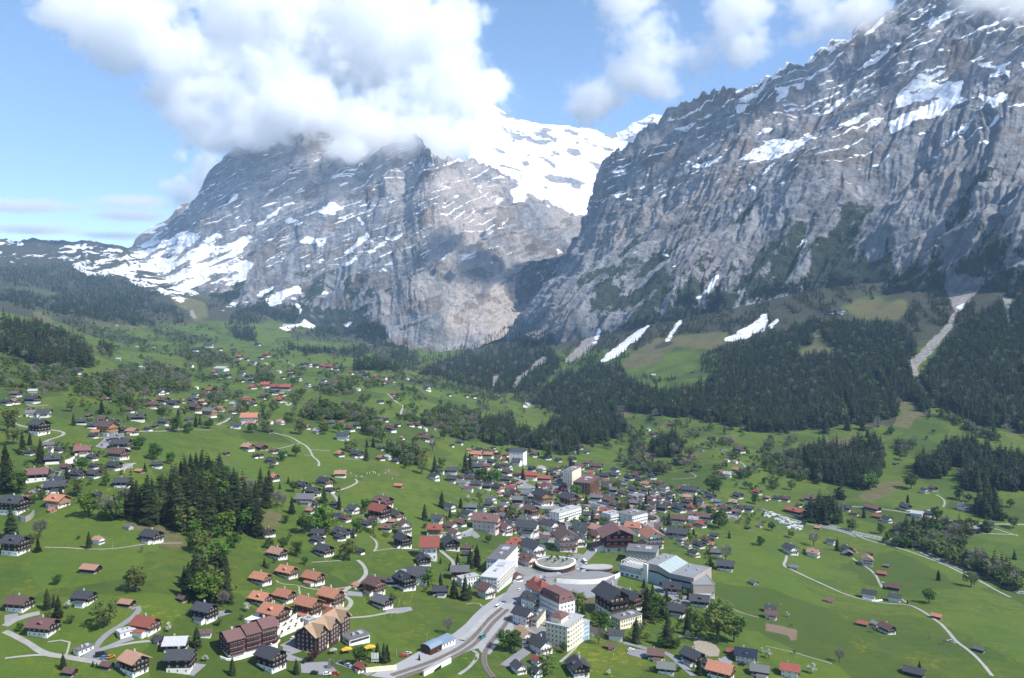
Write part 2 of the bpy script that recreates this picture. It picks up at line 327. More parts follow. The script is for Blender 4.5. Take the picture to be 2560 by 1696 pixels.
MIXED = [VP(*t) for t in [('b','980 1120 1160 1070 1380 1100 1470 1210 1400 1310 1250 1260 1050 1200'), ('b','250 900 640 960 980 1000 1000 1060 640 1040 300 1010'),    # bare and budding broadleaved woods
 ('a','900 1360 1050 1290 1250 1230 1400 1230 1560 1290 1640 1360 1660 1460 1500 1480 1300 1440 1100 1440 980 1420'),
 ('a','560 870 700 850 850 900 1100 960 1250 1000 1400 1040 1100 1060 850 1010 700 960'), ('a','1300 900 1500 930 1800 980 1900 1040 1700 1060 1500 1030 1350 960'), ('a','1530 1120 1800 1080 2000 1160 2050 1230 1800 1240 1600 1180'),
 ('a','640 1420 900 1380 1000 1480 900 1520 700 1500'), ('b','480 1440 700 1380 900 1420 850 1500 600 1510'), ('b','860 1360 1100 1400 1400 1460 1450 1490 1200 1440 900 1400'), ('b','1180 1330 1500 1350 1900 1460 2230 1540 2100 1550 1700 1450 1300 1390'),
 ('b','0 1290 150 1340 140 1390 0 1380'), ('3','430 90 700 70 900 130 1230 170 1180 200 900 200 640 190 430 170'), ('3','1500 180 1800 110 2080 120 2080 390 1880 390 1700 280 1520 230'), ('5','1070 330 1230 290 1230 640 1090 640 1110 420'),
 ('5','980 560 1230 620 1440 640 1480 690 1300 710 1100 690'), ('7','60 560 330 470 420 740 300 760 100 620'), ('7','1560 150 1700 210 1900 300 2180 420 2150 370 1900 270 1700 170'), ('8','1080 90 1300 50 1560 60 1880 90 1800 170 1720 190 1960 270 2100 310 2360 410 2360 560 2200 480 1960 370 1800 310 1600 230 1400 150 1200 110'),
 ('7','1150 1230 1500 1200 1900 1200 2100 1240 1900 1294 1300 1294'), ('7','420 1080 640 1050 680 1120 560 1160'), ('3','950 250 1200 270 1300 330 1130 350 1000 320'), ('3','1200 470 1480 470 1600 560 1540 640 1350 600 1220 540'),
 ('1','900 1090 1100 1080 1100 1130 950 1140'), ('7','1300 420 1380 380 1260 560 1200 520 1180 430'), ('c','0 1500 200 1400 450 1420 700 1480 950 1500 900 1568 300 1568 0 1568'), ('a','150 1300 450 1280 640 1330 600 1420 300 1420')]]
YELLOW = [VP(*t) for t in [('1','900 830 1000 840 1070 880 1060 920 960 910'), ('1','1110 640 1230 640 1220 700 1130 690'), ('3','180 640 420 660 440 740 280 760'), ('1','560 400 850 370 880 400 700 430'), ('2','1200 700 1400 640 1700 740 1640 830 1400 780'), ('8','560 640 860 780 900 860 760 800'), ('8','700 920 1000 1000 1000 1180 850 1100'), ('6','560 1100 1000 1080 1300 1200 800 1260'), ('8','1200 1200 1400 1100 1700 1200 1500 1290')]]
YARDS = [VP('5', '20 720 300 660 640 660 900 760 1300 840 1500 1000 1500 1294 0 1294'), VP('6', '0 0 900 0 1100 40 800 60 400 60 220 200 0 330'), VP('3', '2000 1180 2367 1150 2367 1294 2000 1294'), VP('4', '2050 0 2367 0 2367 300 2250 250'), VP('6', '0 330 220 200 640 180 1000 400 960 560 640 620 600 800 420 1000 300 1200 0 1290'), VP('6', '1280 470 1700 590 1900 640 1800 700 1500 640')]
def cover(polys, px, py, warp=0.0, seed=0):
    if warp:
        k = 0.045
        px = px + warp * (noise3(px * k, py * k, 0.5, seed) + 0.6 * noise3(px * k * 3, py * k * 3, 1.5, seed + 1)) * 1.6
        py = py + warp * (noise3(px * k, py * k, 7.5, seed + 2) + 0.6 * noise3(px * k * 3, py * k * 3, 3.5, seed + 3)) * 1.6
    m = np.zeros(px.shape, bool)
    for P in polys:
        a = np.array(P); b = (px > a[:, 0].min()) & (px < a[:, 0].max()) & (py > a[:, 1].min()) & (py < a[:, 1].max())
        if b.any(): m[b] |= in_poly(px[b], py[b], P)
    return m
def blur(A, n=1):
    A = A.astype(float)
    for _ in range(n):
        A = (np.roll(A, 1, 0) + np.roll(A, -1, 0) + 2 * A) / 4; A = (np.roll(A, 1, 1) + np.roll(A, -1, 1) + 2 * A) / 4
    return A
# ---------------------------------------------------------------- ground material and sheet
def ground_material():
    t = NT('meadow_ground'); p = t.pos()
    flat = t.mapping(p, (1, 1, 0.0))
    n1 = t.noise(flat, 0.012, 5, 0.6); n2 = t.noise(flat, 0.11, 4, 0.6); n3 = t.noise(flat, 0.9, 3, 0.6); n4 = t.noise(flat, 0.035, 4, 0.6, 0.6)
    mow = t.noise(t.mapping(p, (0.05, 0.3, 0), (0, 0, R(28))), 0.5, 4, 0.6)
    g = t.mix(t.ramp(n1, 0.35, 0.65), (0.050, 0.100, 0.011), (0.090, 0.134, 0.014))
    g = t.mix(t.ramp(n2, 0.4, 0.7, 0, 0.6), g, (0.036, 0.066, 0.009))
    g = t.mix(t.ramp(mow, 0.48, 0.70, 0, 0.5), g, (0.115, 0.13, 0.022))
    g = t.mix(t.ramp(n4, 0.56, 0.72, 0, 0.45), g, (0.13, 0.12, 0.055))
    ye = t.math('MULTIPLY', t.math('ADD', t.math('MULTIPLY', t.attr('yellow'), 0.9), t.ramp(n4, 0.60, 0.42, 0, 0.5)), t.ramp(t.noise(flat, 0.22, 6, 0.75), 0.48, 0.66))
    g = t.mix(ye, g, (0.30, 0.235, 0.012))
    vo = t.node('TexVoronoi'); vo.inputs['Scale'].default_value = 0.011; vo.inputs['Randomness'].default_value = 0.9; wv = t.node('VectorMath', operation='ADD'); t.link(t.mapping(p, (1, 0.75, 0), (0, 0, R(20))), wv.inputs[0])
    nv = t.node('TexNoise'); nv.inputs['Scale'].default_value = 0.02; t.link(flat, nv.inputs['Vector']); sv = t.node('VectorMath', operation='SCALE'); t.link(nv.outputs['Color'], sv.inputs[0]); sv.inputs['Scale'].default_value = 34.0; t.link(sv.outputs[0], wv.inputs[1]); t.link(wv.outputs[0], vo.inputs['Vector'])
    sx = t.node('SeparateColor'); t.link(vo.outputs['Color'], sx.inputs[0])
    g = t.mix(t.ramp(sx.outputs[0], 0.55, 0.75, 0, 0.5), g, (0.085, 0.135, 0.014)); g = t.mix(t.ramp(sx.outputs[1], 0.6, 0.85, 0, 0.55), g, (0.034, 0.060, 0.009))
    st_ = t.node('TexWave', wave_type='BANDS', bands_direction='Y'); st_.inputs['Scale'].default_value = 0.055; st_.inputs['Distortion'].default_value = 3.0; st_.inputs['Detail'].default_value = 3.0; t.link(t.mapping(p, (1, 1, 0), (0, 0, R(-24))), st_.inputs['Vector'])
    g = t.mix(t.math('MULTIPLY', t.ramp(st_.outputs['Fac'], 0.6, 0.95, 0, 0.10), t.ramp(n1, 0.45, 0.6)), g, (0.105, 0.125, 0.025))
    g = t.mix(t.ramp(n3, 0.35, 0.75, 0.0, 0.35), g, (0.035, 0.062, 0.014))
    tan = t.mix(t.ramp(n2, 0.3, 0.7), (0.135, 0.115, 0.055), (0.085, 0.088, 0.030))
    g = t.mix(t.ramp(t.math('ADD', t.attr('tan'), t.math('MULTIPLY', t.math('SUBTRACT', n4, 0.5), 0.7)), 0.35, 0.7), g, tan)
    dk = t.mix(t.ramp(n2, 0.35, 0.65), (0.022, 0.034, 0.016), (0.07, 0.06, 0.04))
    g = t.mix(t.ramp(t.math('ADD', t.attr('wood'), t.math('MULTIPLY', t.math('SUBTRACT', n2, 0.5), 0.5)), 0.35, 0.65), g, dk)
    rk = t.mix(t.ramp(n2, 0.3, 0.7), (0.33, 0.31, 0.285), (0.15, 0.14, 0.13))
    g = t.mix(t.ramp(t.math('ADD', t.attr('gravel'), t.math('MULTIPLY', t.math('SUBTRACT', t.noise(p, 0.05, 6, 0.75), 0.5), 1.9)), 0.42, 0.6), g, rk)
    g = t.mix(t.ramp(t.attr('paved'), 0.45, 0.6), g, t.mix(n2, (0.26, 0.255, 0.25), (0.17, 0.17, 0.165)))
    s = t.noise(p, 0.03, 6, 0.65)
    sn = t.ramp(t.math('ADD', t.attr('snow'), t.math('MULTIPLY', t.math('SUBTRACT', s, 0.5), 2.0)), 0.5, 0.6)
    g = t.mix(sn, g, t.mix(t.ramp(t.noise(t.mapping(p, (1, 1, 0.2), (0, R(30), 0)), 0.06, 6, 0.7), 0.45, 0.7), (0.74, 0.75, 0.78), (0.36, 0.335, 0.31)))
    t.bump(t.math('ADD', n3, t.math('MULTIPLY', n2, 3.0)), 0.5, 0.5)
    return t.base(g, 0.95)
PXg, PYg = TXW * FPX / GD + PW / 2, GPY
T_snow = blur(cover(SNOW, PXg, PYg, 4, 3), 1)
T_snow *= sstep(1900, 2100, GD) * np.where(PXg < 900, 0.62 + 1.25 * fbm((TXW + .5 * TZ) / 300, GD / 300, (TZ - .5 * TXW) / 75, 4, 63), 1.0)
T_wood = np.maximum(blur(cover(FOREST, PXg, PYg, 5, 5) & ~cover(CLEAR, PXg, PYg, 3, 6), 2), 0.55 * blur(cover(MIXED, PXg, PYg, 6, 8), 2))
T_tan = blur(cover(TAN, PXg, PYg, 5, 11), 3); T_gr = blur(cover(GRAVEL, PXg, PYg, 4, 12), 1); T_ye = blur(cover(YELLOW, PXg, PYg, 8, 13), 4)
T_pv = blur(cover(YARDS, PXg, PYg, 3, 15), 1) * sstep(-0.12, 0.1, noise3(TXW / 26, GD / 40, 0.0, 16))
# the high left-hand hills: dwarf scrub below patches of old snow
_hi = sstep(80, 260, TZ) * sstep(3200, 4600, GD)
T_wood = np.maximum(T_wood, _hi * (1.0 + 0.55 * fbm(TXW / 260, GD / 260, TZ / 260, 4, 41)))
T_tan = np.maximum(T_tan, _hi * sstep(0.05, 0.3, fbm(TXW / 420, GD / 420, TZ / 300, 4, 43)) * 0.45)
T_snow = np.maximum(T_snow, _hi * sstep(300, 560, TZ) * sstep(0.13, 0.24, fbm(TXW / 200, GD / 170, TZ / 90, 5, 44)) * (PXg < 380) * .75)
_nz = fbm(TXW / 500, GD / 500, 0.0, 4, 47)
_left = sstep(835, 790, PYg + 30 * _nz) * sstep(2100, 2600, GD) * sstep(760, 640, PXg)
_right = sstep(900, 860, PYg + 26 * _nz - 0.03 * (PXg - 1600)) * sstep(1250, 1350, PXg) * sstep(1900, 2100, GD)
T_wood = np.maximum(T_wood, np.maximum(_left, _right) * (0.75 + 0.5 * _nz) * (1 - T_tan)); T_tan = np.maximum(T_tan, np.maximum(_left, _right) * sstep(0.1, 0.35, fbm(TXW / 260, GD / 260, 1.0, 3, 48)))
PT = np.stack([TXW, GD, TZ], -1)
terrain = grid_mesh('terrain', PT, dict(snow=T_snow, wood=T_wood, tan=T_tan, gravel=T_gr, yellow=T_ye, paved=T_pv), ground_material())
tag(terrain, 'green valley floor and meadow slopes sprinkled with dandelions below the mountains', kind='structure')
# ---------------------------------------------------------------- mountains: lofted from surveyed profiles, then carved
def rock_material(name, c1, c2, warm, vegc, snow_bias=0.0, scale=1.0, busy=1.0, buff=None):
    t = NT(name); p = t.pos()
    st = t.mapping(p, (1, 1, 2.6), (0, R(27), 0))                 # tilted strata
    fl = t.mapping(p, (1, 1, 0.30), (0, R(14), 0))                # runs of weathering down the fall line
    a = t.noise(fl, 0.011 * scale, 8, 0.68, 0.5); b = t.noise(st, 0.007 * scale, 7, 0.66, 0.6); c = t.noise(p, 0.045 * scale, 6, 0.72); w = t.noise(p, 0.0021, 5, 0.62)
    g = t.mix(t.ramp(a, 0.34, 0.66), c1, c2)
    g = t.mix(t.ramp(w, 0.47, 0.66, 0, 0.75), g, warm)
    g = t.mix(t.ramp(b, 0.50, 0.64, 0, 0.55), g, tuple(k * 0.55 for k in c1))
    g = t.mix(t.ramp(c, 0.54, 0.70, 0, 0.65 * busy), g, tuple(k * 0.40 for k in c1))
    lin = t.noise(t.mapping(p, (1, 1, 0.14), (0, R(20), 0)), 0.035 * scale, 5, 0.65, 0.6)
    g = t.mix(t.ramp(lin, 0.54, 0.66, 0, 0.55 * busy), g, tuple(k * 0.35 for k in c2))
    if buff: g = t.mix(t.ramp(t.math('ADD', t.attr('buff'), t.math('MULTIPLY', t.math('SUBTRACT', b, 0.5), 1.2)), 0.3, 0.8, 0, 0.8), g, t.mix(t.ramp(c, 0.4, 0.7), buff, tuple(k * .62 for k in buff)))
    v = t.math('ADD', t.attr('veg'), t.math('MULTIPLY', t.math('SUBTRACT', t.noise(fl, 0.03 * scale, 6, 0.72), 0.5), 1.7))
    vg = t.mix(t.ramp(c, 0.3, 0.7), vegc, tuple(k * 2.2 for k in vegc))
    g = t.mix(t.ramp(v, 0.45, 0.60), g, vg)
    tn = t.math('ADD', t.attr('tan'), t.math('MULTIPLY', t.math('SUBTRACT', c, 0.5), 0.9))
    g = t.mix(t.ramp(tn, 0.42, 0.68, 0, 0.6), g, (0.15, 0.118, 0.092))
    n1 = t.noise(st, 0.014 * scale, 8, 0.72, 0.4)
    s = t.math('ADD', t.attr('snow'), t.math('MULTIPLY', t.math('SUBTRACT', n1, 0.5 - snow_bias), 2.2))
    sn = t.ramp(s, 0.48, 0.62)
    g = t.mix(sn, g, t.mix(t.ramp(t.noise(st, 0.03, 5, 0.7), 0.5, 0.75), (0.84, 0.85, 0.88), (0.62, 0.60, 0.58)))
    h = t.math('ADD', t.math('MULTIPLY', a, 1.0), t.math('ADD', t.math('MULTIPLY', c, 1.0), t.math('ADD', t.math('MULTIPLY', lin, 0.8), b)))
    bn = t.node('Bump'); t.link(t.math('SUBTRACT', 0.95, t.math('MULTIPLY', sn, 0.6)), bn.inputs['Strength']); bn.inputs['Distance'].default_value = 10.0 / scale
    t.link(h, bn.inputs['Height']); t.link(bn.outputs[0], t.p.inputs['Normal'])
    return t.base(g, 0.92)
def catmull(A, n, axis=0):
    A = np.moveaxis(A, axis, 0); m = A.shape[0]
    t = np.linspace(0, m - 1, n); i = np.clip(t.astype(int), 0, m - 2); f = (t - i).reshape((-1,) + (1,) * (A.ndim - 1))
    g = lambda k: A[np.clip(i + k, 0, m - 1)]
    a, b, c, d = g(-1), g(0), g(1), g(2)
    o = b + 0.5 * f * (c - a + f * (2 * a - 5 * b + 4 * c - d + f * (3 * (b - c) + d - a)))
    return np.moveaxis(o, 0, axis)
def resample_cols(cols, n):
    out = []
    for c in cols:
        P = np.array([unproj(*q) for q in c]); L = np.r_[0, np.cumsum(np.linalg.norm(np.diff(P, axis=0), axis=1))]
        s = np.linspace(0, L[-1], n); out.append(np.stack([np.interp(s, L, P[:, k]) for k in range(3)], -1))
    return np.array(out)                         # (ncols, n, 3)
def normals(P):
    du = np.gradient(P, axis=1); dv = np.gradient(P, axis=0)
    N = np.cross(du, dv); N /= np.linalg.norm(N, axis=-1, keepdims=True) + 1e-9
    return N
def loft(cols, nc, nr, back=(500, 420), rows=9):
    C = resample_cols(cols, rows)                # surveyed profiles, equal arc length
    P = catmull(catmull(C, nc, 0), nr, 1)        # (nc, nr, 3)
    P = np.transpose(P, (1, 0, 2))               # rows base -> ridge
    return P
def carve(P, amp, seed, tilt=0.5, ledge=1.0, flute=1.0, ledge_len=(260.0, 95.0, 36.0), lean=0.35):
    """buttresses and gullies down the fall line, ledges along the tilted strata; returns the carved surface and how much of a ledge each point is"""
    N = normals(P)
    if N[..., 1].mean() > 0: N = -N
    nr, nc = P.shape[:2]
    x, y, z = P[..., 0], P[..., 1], P[..., 2]
    u = np.cumsum(np.r_[[0], np.linalg.norm(np.diff(P[nr // 2], axis=0)[:, :2], axis=1)])[None].repeat(nr, 0)   # along the face
    wx = 90 * fbm(x / 600, y / 600, z / 500, 3, seed + 40) + 9 * fbm(x / 90, y / 90, z / 90, 2, seed + 41)
    uu = u + wx + lean * z                                  # gullies lean with the fall line
    big = fbm(uu / 640, z / 1500, y / 4000, 3, seed, ridged=True)
    where = sstep(-0.25, 0.3, noise3(x / 500, y / 500, z / 300, seed + 50))
    mid = fbm(uu / 170, z / 520, y / 2500, 3, seed + 3, ridged=True) * (0.35 + 0.65 * where)
    fin = fbm(uu / 44, z / 300, y / 2500, 3, seed + 6, ridged=True)
    rough = fbm(x / 46, y / 46, z / 46, 4, seed + 7, gain=0.6)
    d = amp * flute * (0.80 * big + 0.11 * mid + 0.10 * fin) + amp * 0.06 * rough
    s = z - tilt * x
    ledges = 0
    for lam, a in zip(ledge_len, (0.40, 0.36, 0.28)):
        q = s / lam + 0.75 * fbm(x / (lam * 7), y / (lam * 7), z / (lam * 7), 2, seed + 21) + 0.10 * fbm(x / (lam * .6), y / (lam * .6), z / (lam * .6), 2, seed + 25)
        f = q - np.floor(q)
        strong = sstep(-0.3, 0.2, noise3(x / (lam * 5), y / (lam * 5), q * 0.37, seed + 22))
        d = d + ledge * strong * a * lam * (0.5 - (sstep(0.0, 0.28, f) * 1.0) + (f - 0.5) * 0.9)
        ledges = np.maximum(ledges, strong * sstep(0.02, 0.10, f) * sstep(0.36, 0.18, f))
    w = np.linspace(0, 1, nr)[:, None]
    ridge = 0.35 + 0.65 * sstep(0, 0.12, 1 - w)
    d = d * ridge * sstep(-0.03, 0.10, w)
    Q = P + N * d[..., None]
    Q[..., 2] += (1 - ridge) * amp * 0.55 * (fbm(x / 130, y / 900, 0.0, 5, seed + 12, ridged=True, gain=0.6) - 0.4)
    return Q, ledges
def add_back(P, back, drop, n=14):
    top = P[-1]; rows = []
    for k in range(1, n + 1):
        f = k / n; r = top.copy(); r[:, 1] += back * f; r[:, 2] -= drop * f ** 1.2
        r[:, 2] += 18 * noise3(r[:, 0] / 120, r[:, 1] / 120, r[:, 2] / 120, 5) * f; rows.append(r)
    return np.concatenate([P, np.array(rows)], 0)
def pix(P): return P[..., 0] * FPX / P[..., 1] + PW / 2, YH - P[..., 2] * FPX / P[..., 1]

# the cliff mountain on the right
cols = [
 [(1225,850,4550),(1300,790,4644),(1345,745,4785),(1395,670,4926),(1449,606,5115),(1474,540,5303),(1476,519,5350)],
 [(1290,890,3500),(1370,800,3706),(1430,700,3964),(1480,600,4274),(1495,500,4635),(1500,432,4800)],
 [(1400,900,3200),(1450,800,3469),(1520,680,3783),(1570,560,4053),(1580,450,4367),(1568,357,4600)],
 [(1540,900,2980),(1600,780,3263),(1670,620,3663),(1690,480,3997),(1690,360,4288),(1687,258,4480)],
 [(1660,880,2800),(1740,740,3152),(1800,590,3505),(1820,430,3857),(1800,320,4131),(1774,214,4350)],
 [(1800,850,2650),(1880,700,2991),(1920,540,3332),(1930,420,3636),(1910,310,3977),(1880,208,4250)],
 [(1950,820,2520),(2020,670,2840),(2060,510,3098),(2070,380,3412),(2060,250,3830),(2033,128,4150)],
 [(2150,800,2420),(2210,640,2682),(2230,480,2899),(2235,360,3227),(2220,200,3686),(2180,40,4080)],
 [(2330,790,2330),(2370,610,2557),(2390,450,2741),(2395,330,3048),(2385,150,3509),(2350,-110,4000)],
 [(2500,770,2230),(2520,580,2422),(2530,420,2570),(2540,310,2845),(2545,140,3284),(2540,-150,3750)],
 [(2720,750,2150),(2730,560,2312),(2740,400,2449),(2750,290,2690),(2755,140,3058),(2760,-120,3450)]]
cols = [[(c[0][0], c[0][1] + 40, c[0][2] + 170)] + c[1:] for c in cols]
P, LG = carve(loft(cols, 620, 460), 110, 101, tilt=0.55, lean=-0.5)
P = add_back(P, 900, 900); LG = np.concatenate([LG, np.zeros((14, LG.shape[1]))])
px, py = pix(P); N = normals(P); N = N if N[..., 1].mean() < 0 else -N
x, y, z = P[..., 0], P[..., 1], P[..., 2]
up = np.abs(N[..., 2])
sn = blur(cover(SNOW, px, py, 4.5, 21), 1) * (0.80 + 0.85 * fbm((x + .5 * z) / 210, y / 210, (z - .55 * x) / 55, 4, 61))
led = fbm(x / 160, y / 160, (z + 0.25 * x) / 60, 4, 77)
sn = np.maximum(sn, LG * sstep(-0.2, 0.05, led) * sstep(380, 750, z) * 1.08)
sn = np.maximum(sn, LG * sstep(-0.5, -0.1, led) * sstep(800, 1300, z) * 1.15)
vg = sstep(720, 250, z) * 0.46 + sstep(330, 60, z) * 0.36 + 0.85 * fbm((x - z * 0.3) / 130, y / 130, z / 420, 4, 88) - 0.15
vg = vg * sstep(-1200, 500, x + 0.0 * z) * (1 - 0.75 * sstep(1490, 1420, px - 0.35 * (py - 760)))
vg = np.where(cover(FOREST, px, py, 5, 5) & ~cover(CLEAR, px, py, 3, 6), 1.0, vg)
tn = sstep(0.05, 0.4, fbm(x / 210, y / 210, z / 90, 4, 91)) * sstep(200, 600, z) * 0.7
gr = cover(GRAVEL, px, py, 4, 12)
vg = np.where(gr | (sn > 0.5), 0, vg); tc = cover(TAN, px, py, 4, 14); vg = np.where(tc, 0, vg); tn = np.where(tc, 1, tn)
cliff = grid_mesh('mountain', P, dict(snow=sn, veg=np.clip(vg, 0, 1.2), tan=np.clip(tn, 0, 1)),
    rock_material('limestone_cliff', (0.135, 0.142, 0.160), (0.315, 0.315, 0.325), (0.30, 0.265, 0.245), (0.020, 0.028, 0.017)))
tag(cliff, 'huge grey limestone mountain wall streaked with snow above the dark spruce forest', kind='structure')
P_cliff = P

# the broad mountain at the head of the valley, its summit inside the cloud
cols = [
 [(90,690,6300),(120,672,6450),(150,660,6600),(200,650,6800),(250,640,7000),(300,632,7150)],
 [(240,735,6000),(270,705,6200),(300,680,6450),(340,650,6700),(380,615,6950),(410,572,7200)],
 [(380,770,5600),(400,730,5850),(420,680,6150),(450,620,6500),(470,560,6850),(480,506,7250)],
 [(500,790,5250),(515,730,5600),(535,650,6000),(552,560,6450),(565,470,6900),(574,380,7350)],
 [(640,810,4950),(655,740,5300),(675,650,5700),(695,550,6150),(720,440,6700),(755,306,7300)],
 [(800,850,4600),(805,780,4900),(815,690,5250),(830,580,5700),(850,460,6350),(880,285,7150)],
 [(930,900,4250),(935,820,4500),(945,720,4800),(960,600,5250),(985,480,5800),(1010,312,6600)],
 [(1020,925,4080),(1030,850,4250),(1040,750,4450),(1050,630,4800),(1065,510,5250),(1080,383,5800)],
 [(1120,905,4080),(1135,830,4250),(1140,740,4450),(1135,630,4750),(1135,520,5200),(1140,392,5750)],
 [(1215,860,4250),(1225,800,4400),(1230,730,4600),(1230,640,4850),(1235,540,5250),(1245,422,5800)],
 [(1300,830,4550),(1310,780,4700),(1320,715,4900),(1325,640,5150),(1328,570,5450),(1330,482,5900)],
 [(1390,800,4950),(1400,750,5100),(1410,690,5300),(1415,630,5500),(1418,580,5700),(1420,525,5950)],
 [(1500,790,5300),(1505,740,5400),(1510,690,5550),(1515,640,5700),(1518,600,5850),(1520,560,6000)]]
P, LG = carve(loft(cols, 620, 420), 95, 201, tilt=0.5, lean=-0.1, flute=0.6)
P = add_back(P, 900, 700); LG = np.concatenate([LG, np.zeros((14, LG.shape[1]))])
px, py = pix(P); N = normals(P); N = N if N[..., 1].mean() < 0 else -N
x, y, z = P[..., 0], P[..., 1], P[..., 2]; up = np.abs(N[..., 2])
sn = blur(cover(SNOW, px, py, 5, 23), 1) * (0.62 + 1.25 * fbm((x + .5 * z) / 300, y / 300, (z - .5 * x) / 75, 4, 63))
led = fbm(x / 190, y / 190, (z - 0.3 * x) / 80, 4, 177)
sn = np.maximum(sn, LG * sstep(-0.25, 0.03, led) * sstep(150, 450, z) * sstep(1330, 1200, px) * 1.08)
vg = sstep(520, 120, z) * 0.6 + 0.8 * fbm((x + z * 0.3) / 170, y / 170, z / 420, 4, 188) - 0.12
vg = vg * sstep(1010, 900, px) + sstep(1010, 900, px) * sstep(140, 40, z) * 0.3
vg = np.where(cover(FOREST, px, py, 5, 5), 1.0, vg)
tn = sstep(0.0, 0.35, fbm(x / 260, y / 260, z / 150, 4, 191)) * 0.75
gr = cover(GRAVEL, px, py, 4, 12); vg = np.where(gr | (sn > 0.5), 0, vg)
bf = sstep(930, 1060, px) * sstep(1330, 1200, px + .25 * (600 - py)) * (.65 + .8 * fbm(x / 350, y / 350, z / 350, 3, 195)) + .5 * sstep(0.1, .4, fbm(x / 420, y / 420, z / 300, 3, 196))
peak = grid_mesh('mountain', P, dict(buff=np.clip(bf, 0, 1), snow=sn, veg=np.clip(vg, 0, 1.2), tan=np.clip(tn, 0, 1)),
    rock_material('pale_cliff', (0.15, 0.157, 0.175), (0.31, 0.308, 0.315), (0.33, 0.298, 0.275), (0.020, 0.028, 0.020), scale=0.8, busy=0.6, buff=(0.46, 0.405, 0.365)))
tag(peak, 'broad rocky mountain with snow aprons, its summit hidden in white cloud', kind='structure')

P_peak = P
# the snow basin between them
cols = [
 [(1150,520,6300),(1165,440,6900),(1180,360,7600),(1190,290,8200),(1200,235,8700)],
 [(1215,520,6250),(1225,440,6800),(1230,370,7500),(1235,310,8200),(1245,272,8800)],
 [(1290,560,6150),(1300,480,6700),(1300,410,7400),(1300,350,8200),(1305,300,8900)],
 [(1380,590,6100),(1385,510,6700),(1385,440,7400),(1385,370,8200),(1390,314,9000)],
 [(1450,600,6050),(1455,520,6700),(1460,450,7400),(1460,380,8200),(1465,320,9050)],
 [(1510,600,6050),(1515,530,6700),(1520,460,7400),(1525,390,8300),(1530,338,9100)],
 [(1570,600,6050),(1575,530,6700),(1580,460,7500),(1590,390,8400),(1595,303,9200)],
 [(1640,600,6050),(1645,530,6700),(1650,460,7500),(1655,390,8400),(1655,288,9200)],
 [(1740,600,6050),(1745,530,6700),(1750,460,7500),(1755,390,8400),(1760,330,9200)]]
P = add_back(carve(loft(cols, 260, 200), 40, 301, tilt=-0.3)[0], 600, 500)
px, py = pix(P); x, y, z = P[..., 0], P[..., 1], P[..., 2]
rk = fbm((x - z * 0.9) / 300, y / 520, (z + .5 * x) / 150, 5, 311)
sn = 1.0 - 0.9 * sstep(0.24, 0.36, rk) - 0.6 * sstep(1560, 1600, px) * sstep(-0.1, 0.3, rk)
gl = grid_mesh('glacier', P, dict(snow=sn, veg=0 * sn, tan=0 * sn), rock_material('snow_basin', (0.22, 0.22, 0.23), (0.34, 0.33, 0.33), (0.33, 0.30, 0.27), (0.03, 0.04, 0.03), scale=0.6))
tag(gl, 'bright snow basin with dark rock outcrops between the two rocky mountains', kind='structure')
# the pale peak far behind the left shoulder
cols = [[(290,680,8600),(300,660,8800),(312,640,9000)],[(330,680,8600),(335,630,8800),(345,592,9000)],[(370,680,8600),(378,620,8800),(388,562,9000)],[(410,680,8600),(415,600,8800),(420,548,9000)],
        [(450,680,8600),(450,590,8800),(452,515,9000)],[(500,680,8600),(500,590,8800),(500,508,9000)],[(560,680,8600),(560,600,8800),(560,520,9000)]]
P = add_back(carve(loft(cols, 150, 90), 34, 401)[0], 300, 300)
px, py = pix(P); rk = fbm(P[..., 0] / 300, P[..., 1] / 300, P[..., 2] / 120, 4, 411)
sn = 0.8 * sstep(0.15, 0.3, rk)
fp = grid_mesh('mountain', P, dict(snow=sn, veg=0 * sn, tan=0 * sn + .5), rock_material('far_rock', (0.22, 0.21, 0.21), (0.38, 0.35, 0.32), (0.38, 0.3, 0.25), (0.03, 0.04, 0.03), scale=0.6))
tag(fp, 'pale far peak peeping out behind the shoulder of the broad mountain', kind='structure')
# nearest surface along a photograph ray: ground sheet or mountain flank
_BW, _BH, _BS = 720, 420, 4.0
def _bins(Ps):
    B = np.full((_BH, _BW), 1e9)
    for Q in Ps:
        a, b = pix(Q); i = (a / _BS).astype(int).ravel(); j = (b / _BS).astype(int).ravel(); d = Q[..., 1].ravel()
        k = (i >= 0) & (i < _BW) & (j >= 0) & (j < _BH); np.minimum.at(B, (j[k], i[k]), d[k])
    return B
_PB = _bins([P_cliff, P_peak])
def surf(px, py):
    px = np.atleast_1d(np.asarray(px, float)); py = np.atleast_1d(np.asarray(py, float))
    T, ok = hit(px, py)
    i = np.clip((px / _BS).astype(int), 0, _BW - 1); j = np.clip((py / _BS).astype(int), 0, _BH - 1)
    d = _PB[j, i]; use = (d < 1e8) & ((d < T[:, 1] - 15) | ~ok) & (px > 0) & (px < 2860)
    M = np.stack([(px - PW / 2) * d / FPX, d, (YH - py) * d / FPX], -1)
    return np.where(use[:, None], M, T), ok | use
